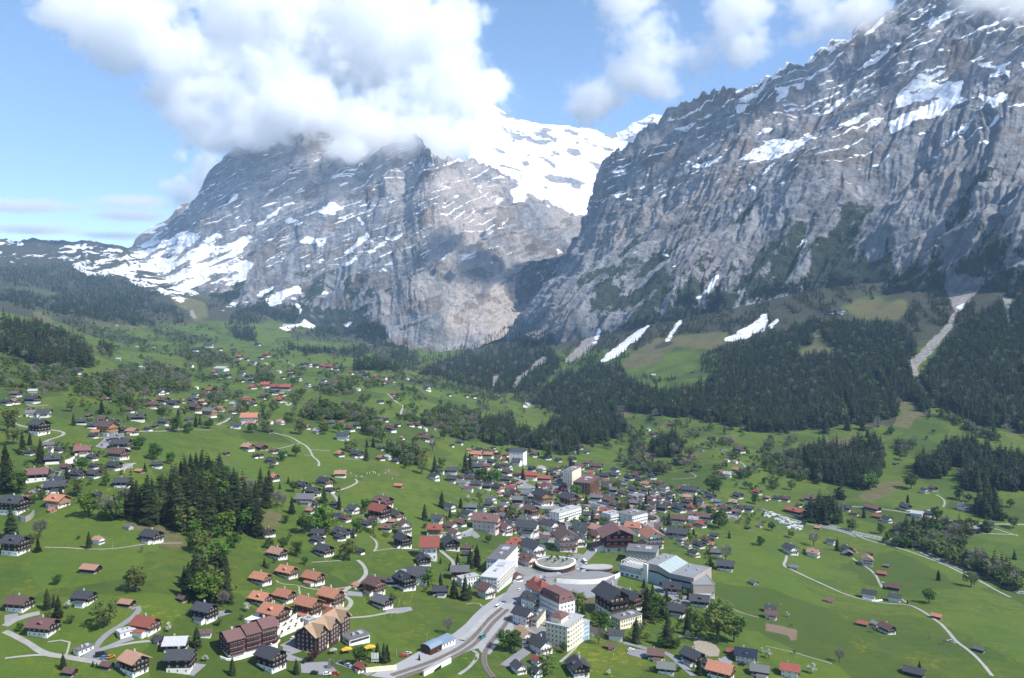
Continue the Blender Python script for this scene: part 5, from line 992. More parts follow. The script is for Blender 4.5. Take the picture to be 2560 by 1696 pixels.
def plant(t):
    sp = t['k'] == 'spruce'; lib = SPR if sp else BRD[t['k']]; tr, cr = rng.choice(lib)
    name = {'spruce': 'spruce_tree', 'white': 'blossom_tree', 'bare': 'bare_tree', 'copper': 'copper_beech'}.get(t['k'], 'broadleaf_tree')
    w = rng.uniform(.9, 1.15) * (1.15 if sp else 1.2)
    root = empty(name, t['loc'], rng.uniform(0, 6.28), (t['h'] * w, t['h'] * w, t['h'])); add('trunk', tr, root); add('crown', cr, root); t['root'] = root
for t in TREES: plant(t)

# woods seen as a mass: one object each, the trees set out point by point
def far_spruce(seed): return bpy.data.objects.new('far_spruce', spruce_crown(seed, 9, 7, 1))
def far_leaf(seed, k): return bpy.data.objects.new('far_tree', leafy(seed, k, 190, 0.15, clumps=11) if k != 'bare' else bare_crown(seed, 260))
SRC = dict(spruce=[far_spruce(90 + i) for i in range(4)], olive=[far_leaf(100, 'olive'), far_leaf(101, 'olive')], bare=[far_leaf(102, 'bare'), far_leaf(103, 'bare')], green=[far_leaf(104, 'green'), far_leaf(105, 'green')])
def wood(name, pts, hgt, src, label):
    n = len(pts); me = bpy.data.meshes.new(name); me.vertices.add(n); me.vertices.foreach_set('co', np.asarray(pts, np.float32).ravel())
    rs = np.random.RandomState(n)
    for k, v in (('tree_h', hgt), ('tree_w', hgt * rs.uniform(1.0, 1.5, n)), ('tree_r', rs.uniform(0, 6.28, n))):
        a = me.attributes.new(k, 'FLOAT', 'POINT'); a.data.foreach_set('value', np.asarray(v, np.float32))
    a = me.attributes.new('tree_i', 'INT', 'POINT'); a.data.foreach_set('value', rs.randint(0, len(src), n).astype(np.int32))
    for s in src:
        for m in s.data.materials:
            if m.name not in [q.name for q in me.materials]: me.materials.append(m)
    o = bpy.data.objects.new(name, me); COL.objects.link(o)
    g = bpy.data.node_groups.new('set_out_trees', 'GeometryNodeTree')
    g.interface.new_socket('Geometry', in_out='INPUT', socket_type='NodeSocketGeometry'); g.interface.new_socket('Geometry', in_out='OUTPUT', socket_type='NodeSocketGeometry')
    N = g.nodes; L = g.links.new; gi = N.new('NodeGroupInput'); go = N.new('NodeGroupOutput'); ip = N.new('GeometryNodeInstanceOnPoints')
    def at(nm, ty='FLOAT'): q = N.new('GeometryNodeInputNamedAttribute'); q.data_type = ty; q.inputs[0].default_value = nm; return q.outputs[0]
    gj = N.new('GeometryNodeGeometryToInstance')
    for s in reversed(src):
        oi = N.new('GeometryNodeObjectInfo'); oi.inputs['Object'].default_value = s; L(oi.outputs['Geometry'], gj.inputs[0])
    cs = N.new('ShaderNodeCombineXYZ'); L(at('tree_w'), cs.inputs[0]); L(at('tree_w'), cs.inputs[1]); L(at('tree_h'), cs.inputs[2])
    cr = N.new('ShaderNodeCombineXYZ'); L(at('tree_r'), cr.inputs[2]); er = N.new('FunctionNodeEulerToRotation'); L(cr.outputs[0], er.inputs[0])
    L(gi.outputs[0], ip.inputs['Points']); L(gj.outputs[0], ip.inputs['Instance']); ip.inputs['Pick Instance'].default_value = True
    L(at('tree_i', 'INT'), ip.inputs['Instance Index']); L(er.outputs[0], ip.inputs['Rotation']); L(cs.outputs[0], ip.inputs['Scale']); L(ip.outputs[0], go.inputs[0])
    md = o.modifiers.new('trees', 'NODES'); md.node_group = g; tag(o, label, kind='stuff'); return o
def scatter(polys, cell, seed, clear=None, keep=1.0, warp=0.0):
    rs = np.random.RandomState(seed); A = np.concatenate([np.array(p) for p in polys]); x0, y0 = A.min(0); x1, y1 = A.max(0)
    gx, gy = np.meshgrid(np.arange(x0, x1, cell[0]), np.arange(y0, y1, cell[1])); gx = (gx + rs.uniform(0, cell[0], gx.shape)).ravel(); gy = (gy + rs.uniform(0, cell[1], gy.shape)).ravel()
    m = cover(polys, gx, gy, warp, seed)
    if clear: m &= ~cover(clear, gx, gy, 3, 6)
    m &= rs.uniform(0, 1, m.shape) < keep; m &= (gx > -120) & (gx < 2700)
    return gx[m], gy[m], rs
OCC = np.array([(h['px'], h['py'] - h['w'] * .25, h['w'] * .62) for h in HOUSES] + [(a, b - c * .25, c * .62) for a, b, c in FAR_OCC])
def off_houses(gx, gy, k=1.0):
    ok = np.ones(len(gx), bool)
    for x, y, r in OCC: ok &= (np.abs(gx - x) > r * k) | (gy < y - r * 0.4) | (gy > y + r * 1.1 * k)
    return ok
gx, gy, rs = scatter(FOREST, (4.4, 3.3), 1, CLEAR + GRAVEL + TAN[:20], 0.95, 5)
ex, ey, _ = scatter(FOREST, (8, 6), 31, CLEAR + GRAVEL + TAN[:20], .35, 26)
kk = noise3(gx / 30, gy / 24, 0.0, 23) + .6 * noise3(gx / 11, gy / 9, 0.0, 24) > -0.36; gx, gy = np.r_[gx[kk], ex], np.r_[gy[kk], ey]
p, ok = surf(gx, gy); p = p[ok]; gx, gy = gx[ok], gy[ok]
H = rs.uniform(11, 29, len(p)) * np.clip(1.15 - np.clip(p[:, 2], 0, 900) / 900, .4, 1.1)
near = p[:, 1] < 2900; mk = rs.uniform(0, 1, len(p)) < 0.89
wood('spruce_forest', p[mk & near], H[mk & near], SRC['spruce'], 'dense dark spruce forest on the slopes under the cliffs and left spur')
wood('spruce_forest', p[mk & ~near], H[mk & ~near], SRC['spruce'], 'distant blue-green spruce woods at the foot of the broad mountain')
wood('forest_broadleaves', p[~mk], H[~mk] * .75, SRC['olive'] + SRC['bare'] + SRC['green'], 'paler broadleaved trees mixed into the dark spruce forest')
gx, gy, rs = scatter(MIXED, (5.6, 4.4), 2, None, 0.8, 4); k = off_houses(gx, gy); gx, gy = gx[k], gy[k]
p, ok = surf(gx, gy); p = p[ok]; H = rs.uniform(8, 17, len(p)); q = rs.uniform(0, 1, len(p))
gn = noise3(p[:, 0] / 120, p[:, 1] / 120, 0.0, 3)
wood('bare_wood', p[q < .22], H[q < .22], SRC['bare'], 'grey leafless woods along the streams and river')
wood('budding_wood', p[(q >= .22) & (q < .9)], H[(q >= .22) & (q < .9)], SRC['olive'] + SRC['green'][:1], 'olive budding woods between the meadows')
wood('spruce_copse', p[q >= .9], H[q >= .9] * 1.5, SRC['spruce'], 'single dark spruces standing among the leafless woods')
# ragged tree line climbing into the cliffs
UPPER = [VP('p', '1380 900 1450 850 1600 800 1700 740 1850 700 2000 690 2150 680 2300 700 2450 640 2600 560 2700 560 2700 800 2480 790 2300 830 2000 830 1900 860 1780 930 1640 960 1560 920 1450 920'), VP('p', '1000 930 1060 880 1180 860 1300 800 1380 830 1400 880 1250 860 1100 900')]
gx, gy, rs = scatter(UPPER, (5.2, 4.4), 9, CLEAR + GRAVEL + SNOW + TAN[:20], .9)
k = fbm((gx - gy * .9) / 34, (gy + gx * .3) / 60, 0.0, 3, 19) + (gy - 790) / 330 > -0.02; gx, gy = gx[k], gy[k]; p, ok = surf(gx, gy); p = p[ok]
wood('spruce_forest', p, rs.uniform(9, 20, len(p)), SRC['spruce'], 'ragged upper spruces climbing the gullies into the cliffs')
GROVE = [VP('1', '1080 1080 1200 900 1500 800 1700 700 1900 650 2050 640 2250 850 2350 1000 2367 1250 1850 1260 1700 1200 1500 1150 1300 1150'), VP('2', '1680 560 1720 420 1900 300 2060 330 2080 600 1900 620')]
gx, gy, rs = scatter(GROVE, (11, 9), 15, None, .9); p, ok = hit(gx, gy); q = rs.uniform(0, 1, len(p)); H = rs.uniform(10, 24, len(p))
wood('grove_undergrowth', p[q < .5], H[q < .5] * .55, SRC['olive'] + SRC['green'] + SRC['olive'], 'low green undergrowth filling the spruce grove on the left meadows')
wood('grove_spruces', p[q > .80], H[q > .80] * 1.0, SRC['spruce'], 'inner dark spruces packed inside the grove on the left meadows')
# loose trees and hedges over the far valley, and garden shrubs between the houses
FARV = [VP('p', '100 800 330 800 500 810 700 850 900 880 1050 910 1200 960 1330 1000 1300 1060 1000 1060 700 1060 400 1040 200 1000 0 980 0 900'), VP('p', '1350 1010 1500 1040 1700 1060 2000 1090 2100 1180 1900 1240 1700 1170 1500 1120')]
gx, gy, rs = scatter(FARV, (6.4, 4.2), 3, FOREST, .75); k = off_houses(gx, gy, .8); gx, gy = gx[k], gy[k]
k = noise3(gx / 38, gy / 22, 0.0, 7) + 0.5 * noise3(gx / 12, gy / 9, 0.0, 8) > 0.13; gx, gy = gx[k], gy[k]
p, ok = surf(gx, gy); p = p[ok]; H = rs.uniform(6, 14, len(p)); q = rs.uniform(0, 1, len(p))
wood('valley_trees', p[q < .5], H[q < .5], SRC['bare'] + SRC['olive'], 'scattered bare and budding trees dotting the far valley meadows')
wood('valley_trees', p[q >= .5], H[q >= .5], SRC['olive'] + SRC['green'], 'scattered green trees dotting the far valley meadows')
VILL = [VP('5', '0 620 300 620 700 640 1100 760 1500 840 2000 960 2360 1040 2360 1180 1900 1160 1500 1294 0 1294'), VP('3', '1900 450 2367 460 2367 1294 1560 1294 1600 1180 1900 1060 1880 800'), VP('6', '0 0 1700 0 2000 160 1950 380 1500 100 1000 60 300 320 0 430'), VP('1', '150 440 900 420 1150 480 1200 620 950 760 600 900 200 960 250 800'), VP('3', '340 780 760 760 780 960 1000 1000 1300 1100 1300 1294 400 1294 700 1050'), VP('6', '1100 560 1900 560 2100 900 1700 1000 1100 1000'), VP('1', '650 0 2367 0 2367 180 2000 260 1300 320 700 300')]
gx, gy, rs = scatter(VILL, (8, 6), 4, None, .6); k = off_houses(gx, gy, .9); gx, gy = gx[k], gy[k]
k = noise3(gx / 30, gy / 20, 0.0, 17) > -0.02; gx, gy = gx[k], gy[k]
p, ok = hit(gx, gy); H = rs.uniform(1.6, 6.5, len(p)); q = rs.uniform(0, 1, len(p))
wood('garden_shrubs', p[q < .7], H[q < .7], SRC['olive'] + SRC['green'], 'green garden shrubs and hedges between the village houses')
wood('garden_shrubs', p[q >= .7], H[q >= .7], SRC['bare'] + SRC['olive'], 'leafless garden shrubs between the village houses')
# ---------------------------------------------------------------- larger buildings, each with its own plan
def corner(view, Lp, Cp, Rp):
    """near corner C and the two feet beside it -> root placement: origin C, x towards R, y towards L; lengths"""
    pts = [V(view, *q) for q in (Lp, Cp, Rp)]; w, _ = hit([p[0] for p in pts], [p[1] for p in pts]); l, c, r = w
    u = (r - c)[:2]; lu = float(np.linalg.norm(u)); u = u / lu; n = np.array([-u[1], u[0]]); lv = float(np.dot((l - c)[:2], n))
    return tuple(c), math.atan2(u[1], u[0]), lu, max(lv, 4.0)
def begin(name, label, cat, pl, **k):
    c, rz, a, b = pl; o = empty(name, c, rz); tag(o, label, cat, **k); return o
def win_row(root, n, x0, x1, z, face, w=1.1, h=1.4, frame=None, name='window', y=0.0):
    """n windows on one side of a box: 'f' front (y=0, facing -y) or 'l' left end (x=0, facing -x)"""
    me = window_mesh(w, h, frame)
    for i in range(n):
        t = x0 + (x1 - x0) * (i + .5) / n
        if face == 'f': add(name, me, root, (t, y - 0.06, z))
        else: add(name, me, root, (y - 0.06, t, z), -math.pi / 2)
def balcony_row(root, x0, x1, z, face, d=1.2, mat=None, h=1.0, y=0.0):
    b = MB().box(0, x1 - x0, -d, 0, -.12, 0).box(0, x1 - x0, -d, -d + .08, 0, h); me = b.mesh('balcony', mat or M_PLASTER)
    if face == 'f': add('balcony', me, root, (x0, y - .03, z))
    else: add('balcony', me, root, (y - .03, x1, z), -math.pi / 2)
def flat_block(name, label, pl, h, floors, wall, roofc='g', nx=8, ny=4, bal=None, over=0.5, cat='hotel', frame=None, base=0.8, ww=1.1, z0=0.0, A=None, B=None):
    root = begin(name, label, cat, pl); a, b = A or pl[2], B or pl[3]; wm = wall_mat(wall)
    add('wall', MB().box(0, a, 0, b, -6, h).mesh('wall', wm), root)
    r = add('roof', MB().box(-over, a + over, -over, b + over, h + .01, h + .35).mesh('roof', roof_mat(roofc)), root)
    add('roof_vent', MB().box(a * .3, a * .42, b * .4, b * .55, h + .355, h + 1.6).mesh('roof_vent', M_CONC), r)
    add('parapet', MB().box(a * .6, a * .8, b * .3, b * .7, h + .355, h + 1.1).mesh('parapet', M_METAL), r)
    fh = (h - base) / floors
    for f in range(floors):
        z = base + f * fh + .5
        win_row(root, nx, .6, a - .6, z, 'f', ww, min(1.6, fh * .55), frame); win_row(root, ny, .6, b - .6, z, 'l', ww, min(1.6, fh * .55), frame)
        if bal and f > 0:
            if 'f' in bal: balcony_row(root, .4, a - .4, base + f * fh + .05, 'f', mat=bal[1])
            if 'l' in bal[0] : balcony_row(root, .4, b - .4, base + f * fh + .05, 'l', mat=bal[1])
    return root
# sports centre -------------------------------------------------
pl = corner('6', (1180, 330), (1240, 440), (1690, 565)); root = begin('sports_centre', 'large grey-roofed sports hall with beige fascia and sloping pale skylight', 'sports hall', pl)
a, b = pl[2], 34.0; M_BEIGE = var_mat('beige_cladding', (0.40, 0.345, 0.315), .8, .03, .3, .15, plank=('Z', 1.2, .15)); M_GREYROOF = var_mat('membrane_roof', (0.235, 0.245, 0.25), .8, .04, .12, .25); M_SKYL = var_mat('skylight_glass', (0.36, 0.43, 0.42), .4, .03, .3, .15, spec=.5); M_PALEBLUE = var_mat('pale_blue_glass', (0.34, 0.44, 0.50), .25, .05, .4, .2, spec=.5)
x1, x2 = a * .27, a * .53; H1, H2 = 15.5, 11.0
add('wall', MB().prism([(0, -6), (a, -6), (a, H2 - .2), (x2, H2 - .2), (x1, H1 - .2), (0, H1 - .2)], 0, b).mesh('wall', M_PALEBLUE), root)
add('fascia', MB().prism([(-.4, H1 - 5), (x1, H1 - 5), (x2, H2 - 3.6), (a + .4, H2 - 3.6), (a + .4, H2 + .3), (x2, H2 + .3), (x1, H1 + .3), (-.4, H1 + .3)], -.5, -.05).mesh('fascia', M_BEIGE), root)
add('fascia', MB().box(a + .05, a + .5, -.5, b + .4, 1.5, H2 + .3).mesh('fascia', M_BEIGE), root)
add('window_band', MB().prism([(1, H1 - 6.6), (x1, H1 - 6.6), (x2, H2 - 5.1), (a - 1, H2 - 5.1), (a - 1, H2 - 3.7), (x2, H2 - 3.7), (x1, H1 - 5.1), (1, H1 - 5.1)], -.25, -.02).mesh('window_band', M_GLASS), root)
add('window_band', MB().box(a * .6, a * .97, -.2, -.02, .8, 2.2).mesh('window_band', M_GLASS), root)
rf = add('roof', MB().prism([(0, H1 - .15), (x1, H1 - .15), (x1, H1 + .12), (0, H1 + .12)], .02, b).prism([(x2, H2 - .15), (a, H2 - .15), (a, H2 + .12), (x2, H2 + .12)], .02, b).mesh('roof', M_GREYROOF), root)
sk = add('skylight', MB().prism([(x1, H1 - .1), (x2, H2 - .1), (x2, H2 + .16), (x1, H1 + .16)], .02, b).mesh('skylight', M_SKYL), rf)
for i in range(1, 6): add('glazing_bar', MB().prism([(x1, H1 + .17), (x2, H2 + .17), (x2, H2 + .3), (x1, H1 + .3)], b * i / 6 - .08, b * i / 6 + .08).mesh('glazing_bar', M_METAL), sk)
for x, y in ((.08, .5), (.16, .7), (.7, .4), (.85, .6), (.62, .75)): z = H1 if x < .3 else H2; add('roof_vent', MB().box(a * x, a * x + 1.4, b * y, b * y + 1.4, z + .13, z + 1.2).mesh('roof_vent', M_METAL), rf)
add('door', MB().box(a * .3, a * .36, -.15, -.02, 0, 2.4).mesh('door', M_GLASS), root)
pl = corner('6', (1740, 560), (1690, 585), (1888, 605)); root = begin('curling_hall', 'lower beige hall with flat grey roof at the right end of the sports centre', 'sports hall', pl)
a, b, H = pl[2], 32.0, 9.5
add('wall', MB().box(0, a, 0, b, -6, H).mesh('wall', M_BEIGE), root); add('plinth', MB().box(-.1, a + .1, -.12, b, -6, 2.6).mesh('plinth', M_PLASTER), root)
add('roof', MB().box(.4, a - .4, .4, b - .4, H + .01, H + .2).mesh('roof', M_GREYROOF), root); add('parapet', MB().box(-.2, a + .2, -.2, .2, H - .4, H + .6).box(a - .2, a + .2, .2, b, H - .4, H + .6).mesh('parapet', M_BEIGE), root)
add('window_band', MB().box(a + .01, a + .12, b * .1, b * .5, 4.5, 7.8).mesh('window_band', M_GLASS), root)
pl = corner('6', (985, 352), (995, 372), (1225, 440)); root = begin('pool_wing', 'white wing with blue glass terrace and pergola beside the sports hall', 'pool building', pl)
a, b = pl[2], 18.0
add('wall', MB().box(0, a, 0, b, -6, 7.6).mesh('wall', M_PLASTER), root); add('terrace_floor', MB().box(-.4, a + .2, -1.6, b, 7.61, 7.9).mesh('terrace_floor', M_CONC), root)
add('glass_railing', MB().box(-.4, a + .2, -1.6, -1.5, 7.9, 9.1).mesh('glass_railing', M_PALEBLUE), root); add('window_band', MB().box(.6, a - 2, -.12, -.01, 3.6, 6.6).mesh('window_band', M_PALEBLUE), root)
for i in range(9): add('pergola_frame', MB().box(i * a / 9 + .4, i * a / 9 + .7, 3, 3.3, 7.905, 11).box(i * a / 9 + .4, i * a / 9 + .7, 3.31, b - 1, 10.7, 11).mesh('pergola_frame', M_PLASTER), root)
for i in range(4): win_row(root, 1, 2 + i * a / 5, 5 + i * a / 5, .4, 'f', 2.2, 2.0)
add('stair_tower', MB().box(a + .25, a + 4, -1, 3, -6, 14).mesh('stair_tower', M_PLASTER), root)
pl = corner('6', (1035, 220), (1060, 262), (1310, 290)); root = flat_block('pool_annex', 'flat grey-roofed annex behind the white pool wing', pl, 11, 2, 's', 'g', 7, 3, cat='pool building', A=27, B=22)
# oval bus terminal ---------------------------------------------
def oval(view, cx, cy, rx, depth, rot, n=44, pinch=0.0):
    px, py = V(view, cx, cy); c, _ = hit([px], [py]); c = c[0]; D = c[1]; ra = rx / VIEWS[view][2] * D / FPX
    pts = []
    for i in range(n):
        t = 2 * math.pi * i / n; x = ra * math.cos(t); y = depth * math.sin(t) * (1 - pinch * math.cos(t)); pts.append((x * math.cos(rot) - y * math.sin(rot), x * math.sin(rot) + y * math.cos(rot)))
    return c, pts
def sc_pts(p, k): return [(x * k, y * k) for x, y in p]
c, pts = oval('6', 415, 322, 200, 15, .5, pinch=.25); root = empty('bus_terminal', tuple(c)); tag(root, 'oval terminal building with timber front and white-rimmed roof terrace', 'terminal')
M_SLAT = var_mat('larch_slats', (0.27, 0.125, 0.06), .8, .05, .8, .3, plank=('X', 2.5, .4))
add('wall', MB().extrude(sc_pts(pts, .93), -8, 4.6).mesh('wall', M_SLAT), root); add('roof_rim', MB().extrude(pts, 4.61, 6.0).mesh('roof_rim', M_PLASTER), root); tr_ = add('roof_terrace', MB().extrude(sc_pts(pts, .9), 6.01, 6.15).mesh('roof_terrace', var_mat('pale_gravel', (.27, .265, .235), .95, .05, .2, .6, (.10, .12, .05))), root)
add('window_band', MB().extrude(sc_pts(pts, .945), 1.2, 3.4).mesh('window_band', M_GLASS), root)
for i in range(22): k = i * 2; add('wall_fin', MB().box(-.16, .16, -.16, .16, -2, 4.6).mesh('wall_fin', M_SLAT) if i == 0 else bpy.data.meshes['wall_fin'], root, (pts[k][0] * .955, pts[k][1] * .955, 0))
TERM_Z = c[2] + 6.15
for i, (fx, fy) in enumerate(((-.45, .0), (-.3, .25), (-.1, -.2), (.1, .2), (.3, -.1), (.5, .1), (.05, .5), (-.2, .55))):
    q = (c[0] + fx * 17, c[1] + fy * 17, TERM_Z); o = empty('terrace_tree', q, i, (3.4, 3.4, 3.4)); add('trunk', BRD['green'][i % 3][0], o); add('crown', BRD['green'][i % 3][1], o); tag(o, 'small young tree planted on the oval roof terrace', 'tree', 'young trees on the oval roof terrace')
c, pts = oval('6', 790, 342, 150, 7, .12); root = empty('curved_shelter', tuple(c)); tag(root, 'low curved timber-fronted building set into the bank above the round plaza', 'shelter')
add('wall', MB().extrude(sc_pts(pts, .95), -6, 3.0).mesh('wall', M_SLAT), root); add('roof', MB().extrude(pts, 3.01, 3.9).mesh('roof', M_CONC), root); add('window_band', MB().extrude(sc_pts(pts, .96), .8, 2.2).mesh('window_band', M_GLASS), root)
c, pts = oval('6', 770, 405, 190, 14, .1); root = empty('round_plaza', (c[0], c[1], c[2])); tag(root, 'raised round plaza of grey paving with a pale rim', kind='structure')
add('rim', MB().extrude(pts, -6, 1.2).mesh('rim', M_ASPH), root); add('paving', MB().extrude(sc_pts(pts, .95), 1.21, 1.3).mesh('paving', M_ASPH), root)
def wall_line(name, view, s, h, mat, label, cat='wall', th=.5, drop=5.0):
    P = draped(view, s, 3.0); z = ground(P[:, 0], P[:, 1]); T = np.gradient(P, axis=0); T /= np.linalg.norm(T, axis=1, keepdims=True); N = np.stack([-T[:, 1], T[:, 0]], -1) * th / 2
    A, B = P - N, P + N; rows = [np.c_[A, z - drop], np.c_[A, z + h], np.c_[B, z + h], np.c_[B, z - drop]]
    o = grid_mesh(name, np.array(rows), None, mat, False); tag(o, label, cat); return o
wall_line('retaining_wall', '6', '415 452 520 462 650 468 800 462 920 434 1005 395', 3.6, M_PLASTER, 'long white curved wall below the round plaza')
wall_line('retaining_wall', '6', '640 350 720 335 830 330 915 340', 1.6, M_CONC, 'low pale wall in front of the curved timber shelter')
wall_line('retaining_wall', '6', '210 350 330 372 450 365 560 330 615 280', 1.0, M_CONC, 'low kerb wall sweeping round the oval terminal')
wall_line('garden_wall', '4', '1000 1300 1120 1286 1290 1272', 2.6, wall_mat('a'), 'long cream garden wall beside the railway bend')
wall_line('stone_wall', '1', '140 1130 200 1150 260 1122 290 1080', 4.2, M_STONE, 'curved grey stone retaining wall under the dark left chalet', drop=3)
wall_line('snow_wall', '1', '585 618 630 603 672 578', 5.0, M_PLASTER, 'white concrete wall at the bend of the left main road')
wall_line('garden_wall', '2', '2010 1160 2120 1200 2367 1120', 1.0, M_PLASTER, 'white parapet wall along the foot of the deep red apartment block')
wall_line('garden_wall', '4', '200 1000 120 1095 0 1120', 1.0, wall_mat('a'), 'cream wall below the right end of the deep red apartment block')
wall_line('garden_wall', '8', '900 604 1000 632 1085 622', 1.4, M_PLASTER, 'white terrace wall below the house on the right meadow lane')
# bridge abutment with underpass
pl = corner('4', (1500, 1240), (1545, 1335), (1800, 1205)); root = begin('rail_bridge', 'white concrete rail underpass with dark opening below the curving tracks', 'bridge', pl)
a = pl[2]; add('wall', MB().prism([(0, -6), (a, -6), (a, 1.4), (0, 2.6)], 0, 1.0).mesh('wall', M_PLASTER), root); add('parapet', MB().box(-.3, a + .3, -.2, 1.2, 2.61, 2.9).mesh('parapet', M_CONC), root)
add('opening', MB().prism([(a * .32, -3), (a * .62, -3), (a * .62, 1.0), (a * .36, .2)], -.06, -.01).mesh('opening', var_mat('underpass_shade', (.012, .012, .013), .9)), root)  # near-black panel on the wall, the underpass shade put into its colour
# big grand hotel with mansard roof ------------------------------
pl = corner('6', (232, 585), (440, 806), (586, 786)); root = begin('grand_hotel', 'tall cream hotel with maroon mansard and red pointed roofs by the station street', 'hotel', pl)
a, b, H = pl[2], min(pl[3], 40.0), 11.6; hb = b * .56; M_SHADE = wall_mat('s')
add('wall', MB().box(0, a, 0, hb, -6, H).mesh('wall', wall_mat('c')), root); add('rear_wall', MB().box(.6, a - .6, hb + .02, b, -6, H + 1).mesh('rear_wall', wall_mat('c')), root)
def mansard(x0, x1, y0, y1, z, h, inset, mat, top=None):
    q = MB(); o = [(x0, y0), (x1, y0), (x1, y1), (x0, y1)]; i = [(x0 + inset, y0 + inset), (x1 - inset, y0 + inset), (x1 - inset, y1 - inset), (x0 + inset, y1 - inset)]
    for k in range(4): j = (k + 1) % 4; q.face([(*o[k], z), (*o[j], z), (*i[j], z + h), (*i[k], z + h)])
    q.face([(*p, z + h) for p in i]); q.face([(*p, z) for p in o][::-1]); return q.mesh('roof', mat)
rf = add('roof', mansard(-.7, a + .7, -.7, hb, H + .01, 4.8, 2.2, roof_mat('m')), root)
rf2 = add('rear_roof', mansard(-.2, a + .2, hb + .03, b + .6, H + 1.01, 4.0, 4.2, roof_mat('r')), root)
for k, y in enumerate((hb + 5, b - 4.5)):
    q = MB(); w = 4.2
    for s, t in (((-w, -w), (w, -w)), ((w, -w), (w, w)), ((w, w), (-w, w)), ((-w, w), (-w, -w))): q.face([(*s, 0), (*t, 0), (0, 0, 5.2)])
    add('turret_roof', q.mesh('turret_roof', roof_mat('r')), rf2, (a * .45, y, H + 2.6))
for f in range(4):
    z = 1.2 + f * 3.1; win_row(root, 4, .8, a - .8, z, 'f', 1.2, 1.6); win_row(root, 9, 1, hb - 1, z, 'l', 1.2, 1.6); win_row(root, 7, hb + 1.5, b - 1, z + .4, 'l', 1.2, 1.6, y=.6)
for i in range(4): add('dormer', MB().prism([(-.9, 0), (.9, 0), (.9, 1.4), (0, 2.2), (-.9, 1.4)], 0, 2).mesh('dormer', roof_mat('m')) if i == 0 else bpy.data.meshes['dormer'], rf, (.1, hb * (i + .7) / 4.4, H + 1.2), -math.pi / 2)
for i in range(2): add('dormer', bpy.data.meshes['dormer'], rf, (a * (i + .7) / 2.4, .1, H + 1.2))
# cream corner hotel with terraces
pl = corner('6', (380, 1002), (515, 1104), (656, 1012)); root = flat_block('corner_hotel', 'cream corner hotel with flat roof and stacked white balconies', pl, 15.0, 5, 'a', 'w', 6, 5, ('f', M_PLASTER), 1.0, base=1.2)
a, b = pl[2], pl[3]; pent = add('penthouse', MB().box(a * .1, a * .55, b * .35, b * .85, 15.36, 18.2).mesh('penthouse', wall_mat('a')), root); add('penthouse_roof', mansard(a * .1 - .8, a * .55 + .8, b * .35 - .8, b * .85 + .8, 18.21, 2.2, 3.2, roof_mat('m')), pent)
pl = corner('6', (625, 960), (655, 1008), (722, 985)); flat_block('blue_house', 'pale blue house squeezed behind the cream corner hotel', pl, 11, 4, 'u', 'w', 3, 3, cat='house')
pl = corner('6', (205, 850), (232, 880), (315, 790)); flat_block('terrace_annex', 'low cream annex with roof terrace behind the white hotels', pl, 5, 2, 'a', 'g', 6, 3)
# dark chalet hotel, two wings
house('6', 930, 778, 340, 'k', 32, 'tall', 'd', 1.3, 1.15, 'black-roofed dark timber hotel wing with balconied gable in the trees'); house('6', 1105, 712, 235, 'k', 62, 'tall', 'e', 1.5, 1.15, 'red timber hotel wing with rows of pale-framed windows')
for h in HOUSES[-2:]: build_house(h)
pl = corner('6', (925, 850), (1010, 892), (1212, 862)); root = flat_block('pavilion', 'low yellow pavilion with arched windows below the dark timber hotel', pl, 6.2, 2, 'a', 'g', 9, 4, cat='pavilion')
# three-gabled timber hotel
pl = corner('4', (400, 1085), (530, 1136), (852, 942)); root = begin('timber_hotel', 'dark timber hotel with three tan-roofed gables and rows of white windows', 'hotel', pl)
a, b, H = pl[2], max(pl[3], 13.0), 10.5; M_DW = var_mat('dark_shingle_wall', (0.075, 0.040, 0.034), .85, .04, .8, .4, plank=('Z', 2.2, .4), bump=.3)
add('wall', MB().prism([(0, -6), (b, -6), (b, H), (b / 2, H + 4.6), (0, H)], 0, a).mesh('wall', M_DW), root).matrix_local = Matrix(((0, 1, 0, 0), (1, 0, 0, 0), (0, 0, 1, 0), (0, 0, 0, 1)))
add('plinth', MB().box(-.08, a + .08, -.08, b, -6, 1.6).mesh('plinth', wall_mat('a')), root)
q = MB(); ov = 1.1; zr = H + 4.6
for s0, s1 in ((-ov, b / 2), (b + ov, b / 2)): q.face([(-ov, s0, H - ov * .9), (a + ov, s0, H - ov * .9), (a + ov, s1, zr), (-ov, s1, zr)]); q.face([(-ov, s0, H - ov * .9 + .3), (a + ov, s0, H - ov * .9 + .3), (a + ov, s1, zr + .3), (-ov, s1, zr + .3)]); q.face([(-ov, s0, H - ov * .9), (-ov, s0, H - ov * .9 + .3), (-ov, s1, zr + .3), (-ov, s1, zr)])
rf = add('roof', q.mesh('roof', roof_mat('y')), root)
gw = 8.4
for i, t in enumerate((.16, .50, .83)):
    cx = a * t; gd = MB().prism([(-gw / 2, 0), (gw / 2, 0), (gw / 2, H), (0, H + 4.4), (-gw / 2, H)], -1.0, b / 2).mesh('gable_bay', M_DW) if i == 0 else bpy.data.meshes['gable_bay']
    add('gable_bay', gd, root, (cx, 0, 0)); g = MB(); k = 4.4 / (gw / 2); x = gw / 2 + .9
    if i == 0:
        for s in (-1, 1): g.prism([(0, H + 4.42), (s * x, H + 4.42 - x * k), (s * x, H + 4.42 - x * k + .3), (0, H + 4.72)], -2.1, b / 2)
        g.mesh('gable_roof', roof_mat('y'))
    add('gable_roof', bpy.data.meshes['gable_roof'], rf, (cx, 0, 0))
    for f in range(4): win_row(root, 3, cx - gw / 2 + .4, cx + gw / 2 - .4, 1.9 + f * 2.35, 'f', .72, 1.15, y=-1.0)
    win_row(root, 1, cx - 1, cx + 1, 11.4, 'f', .72, 1.15, y=-1.0)
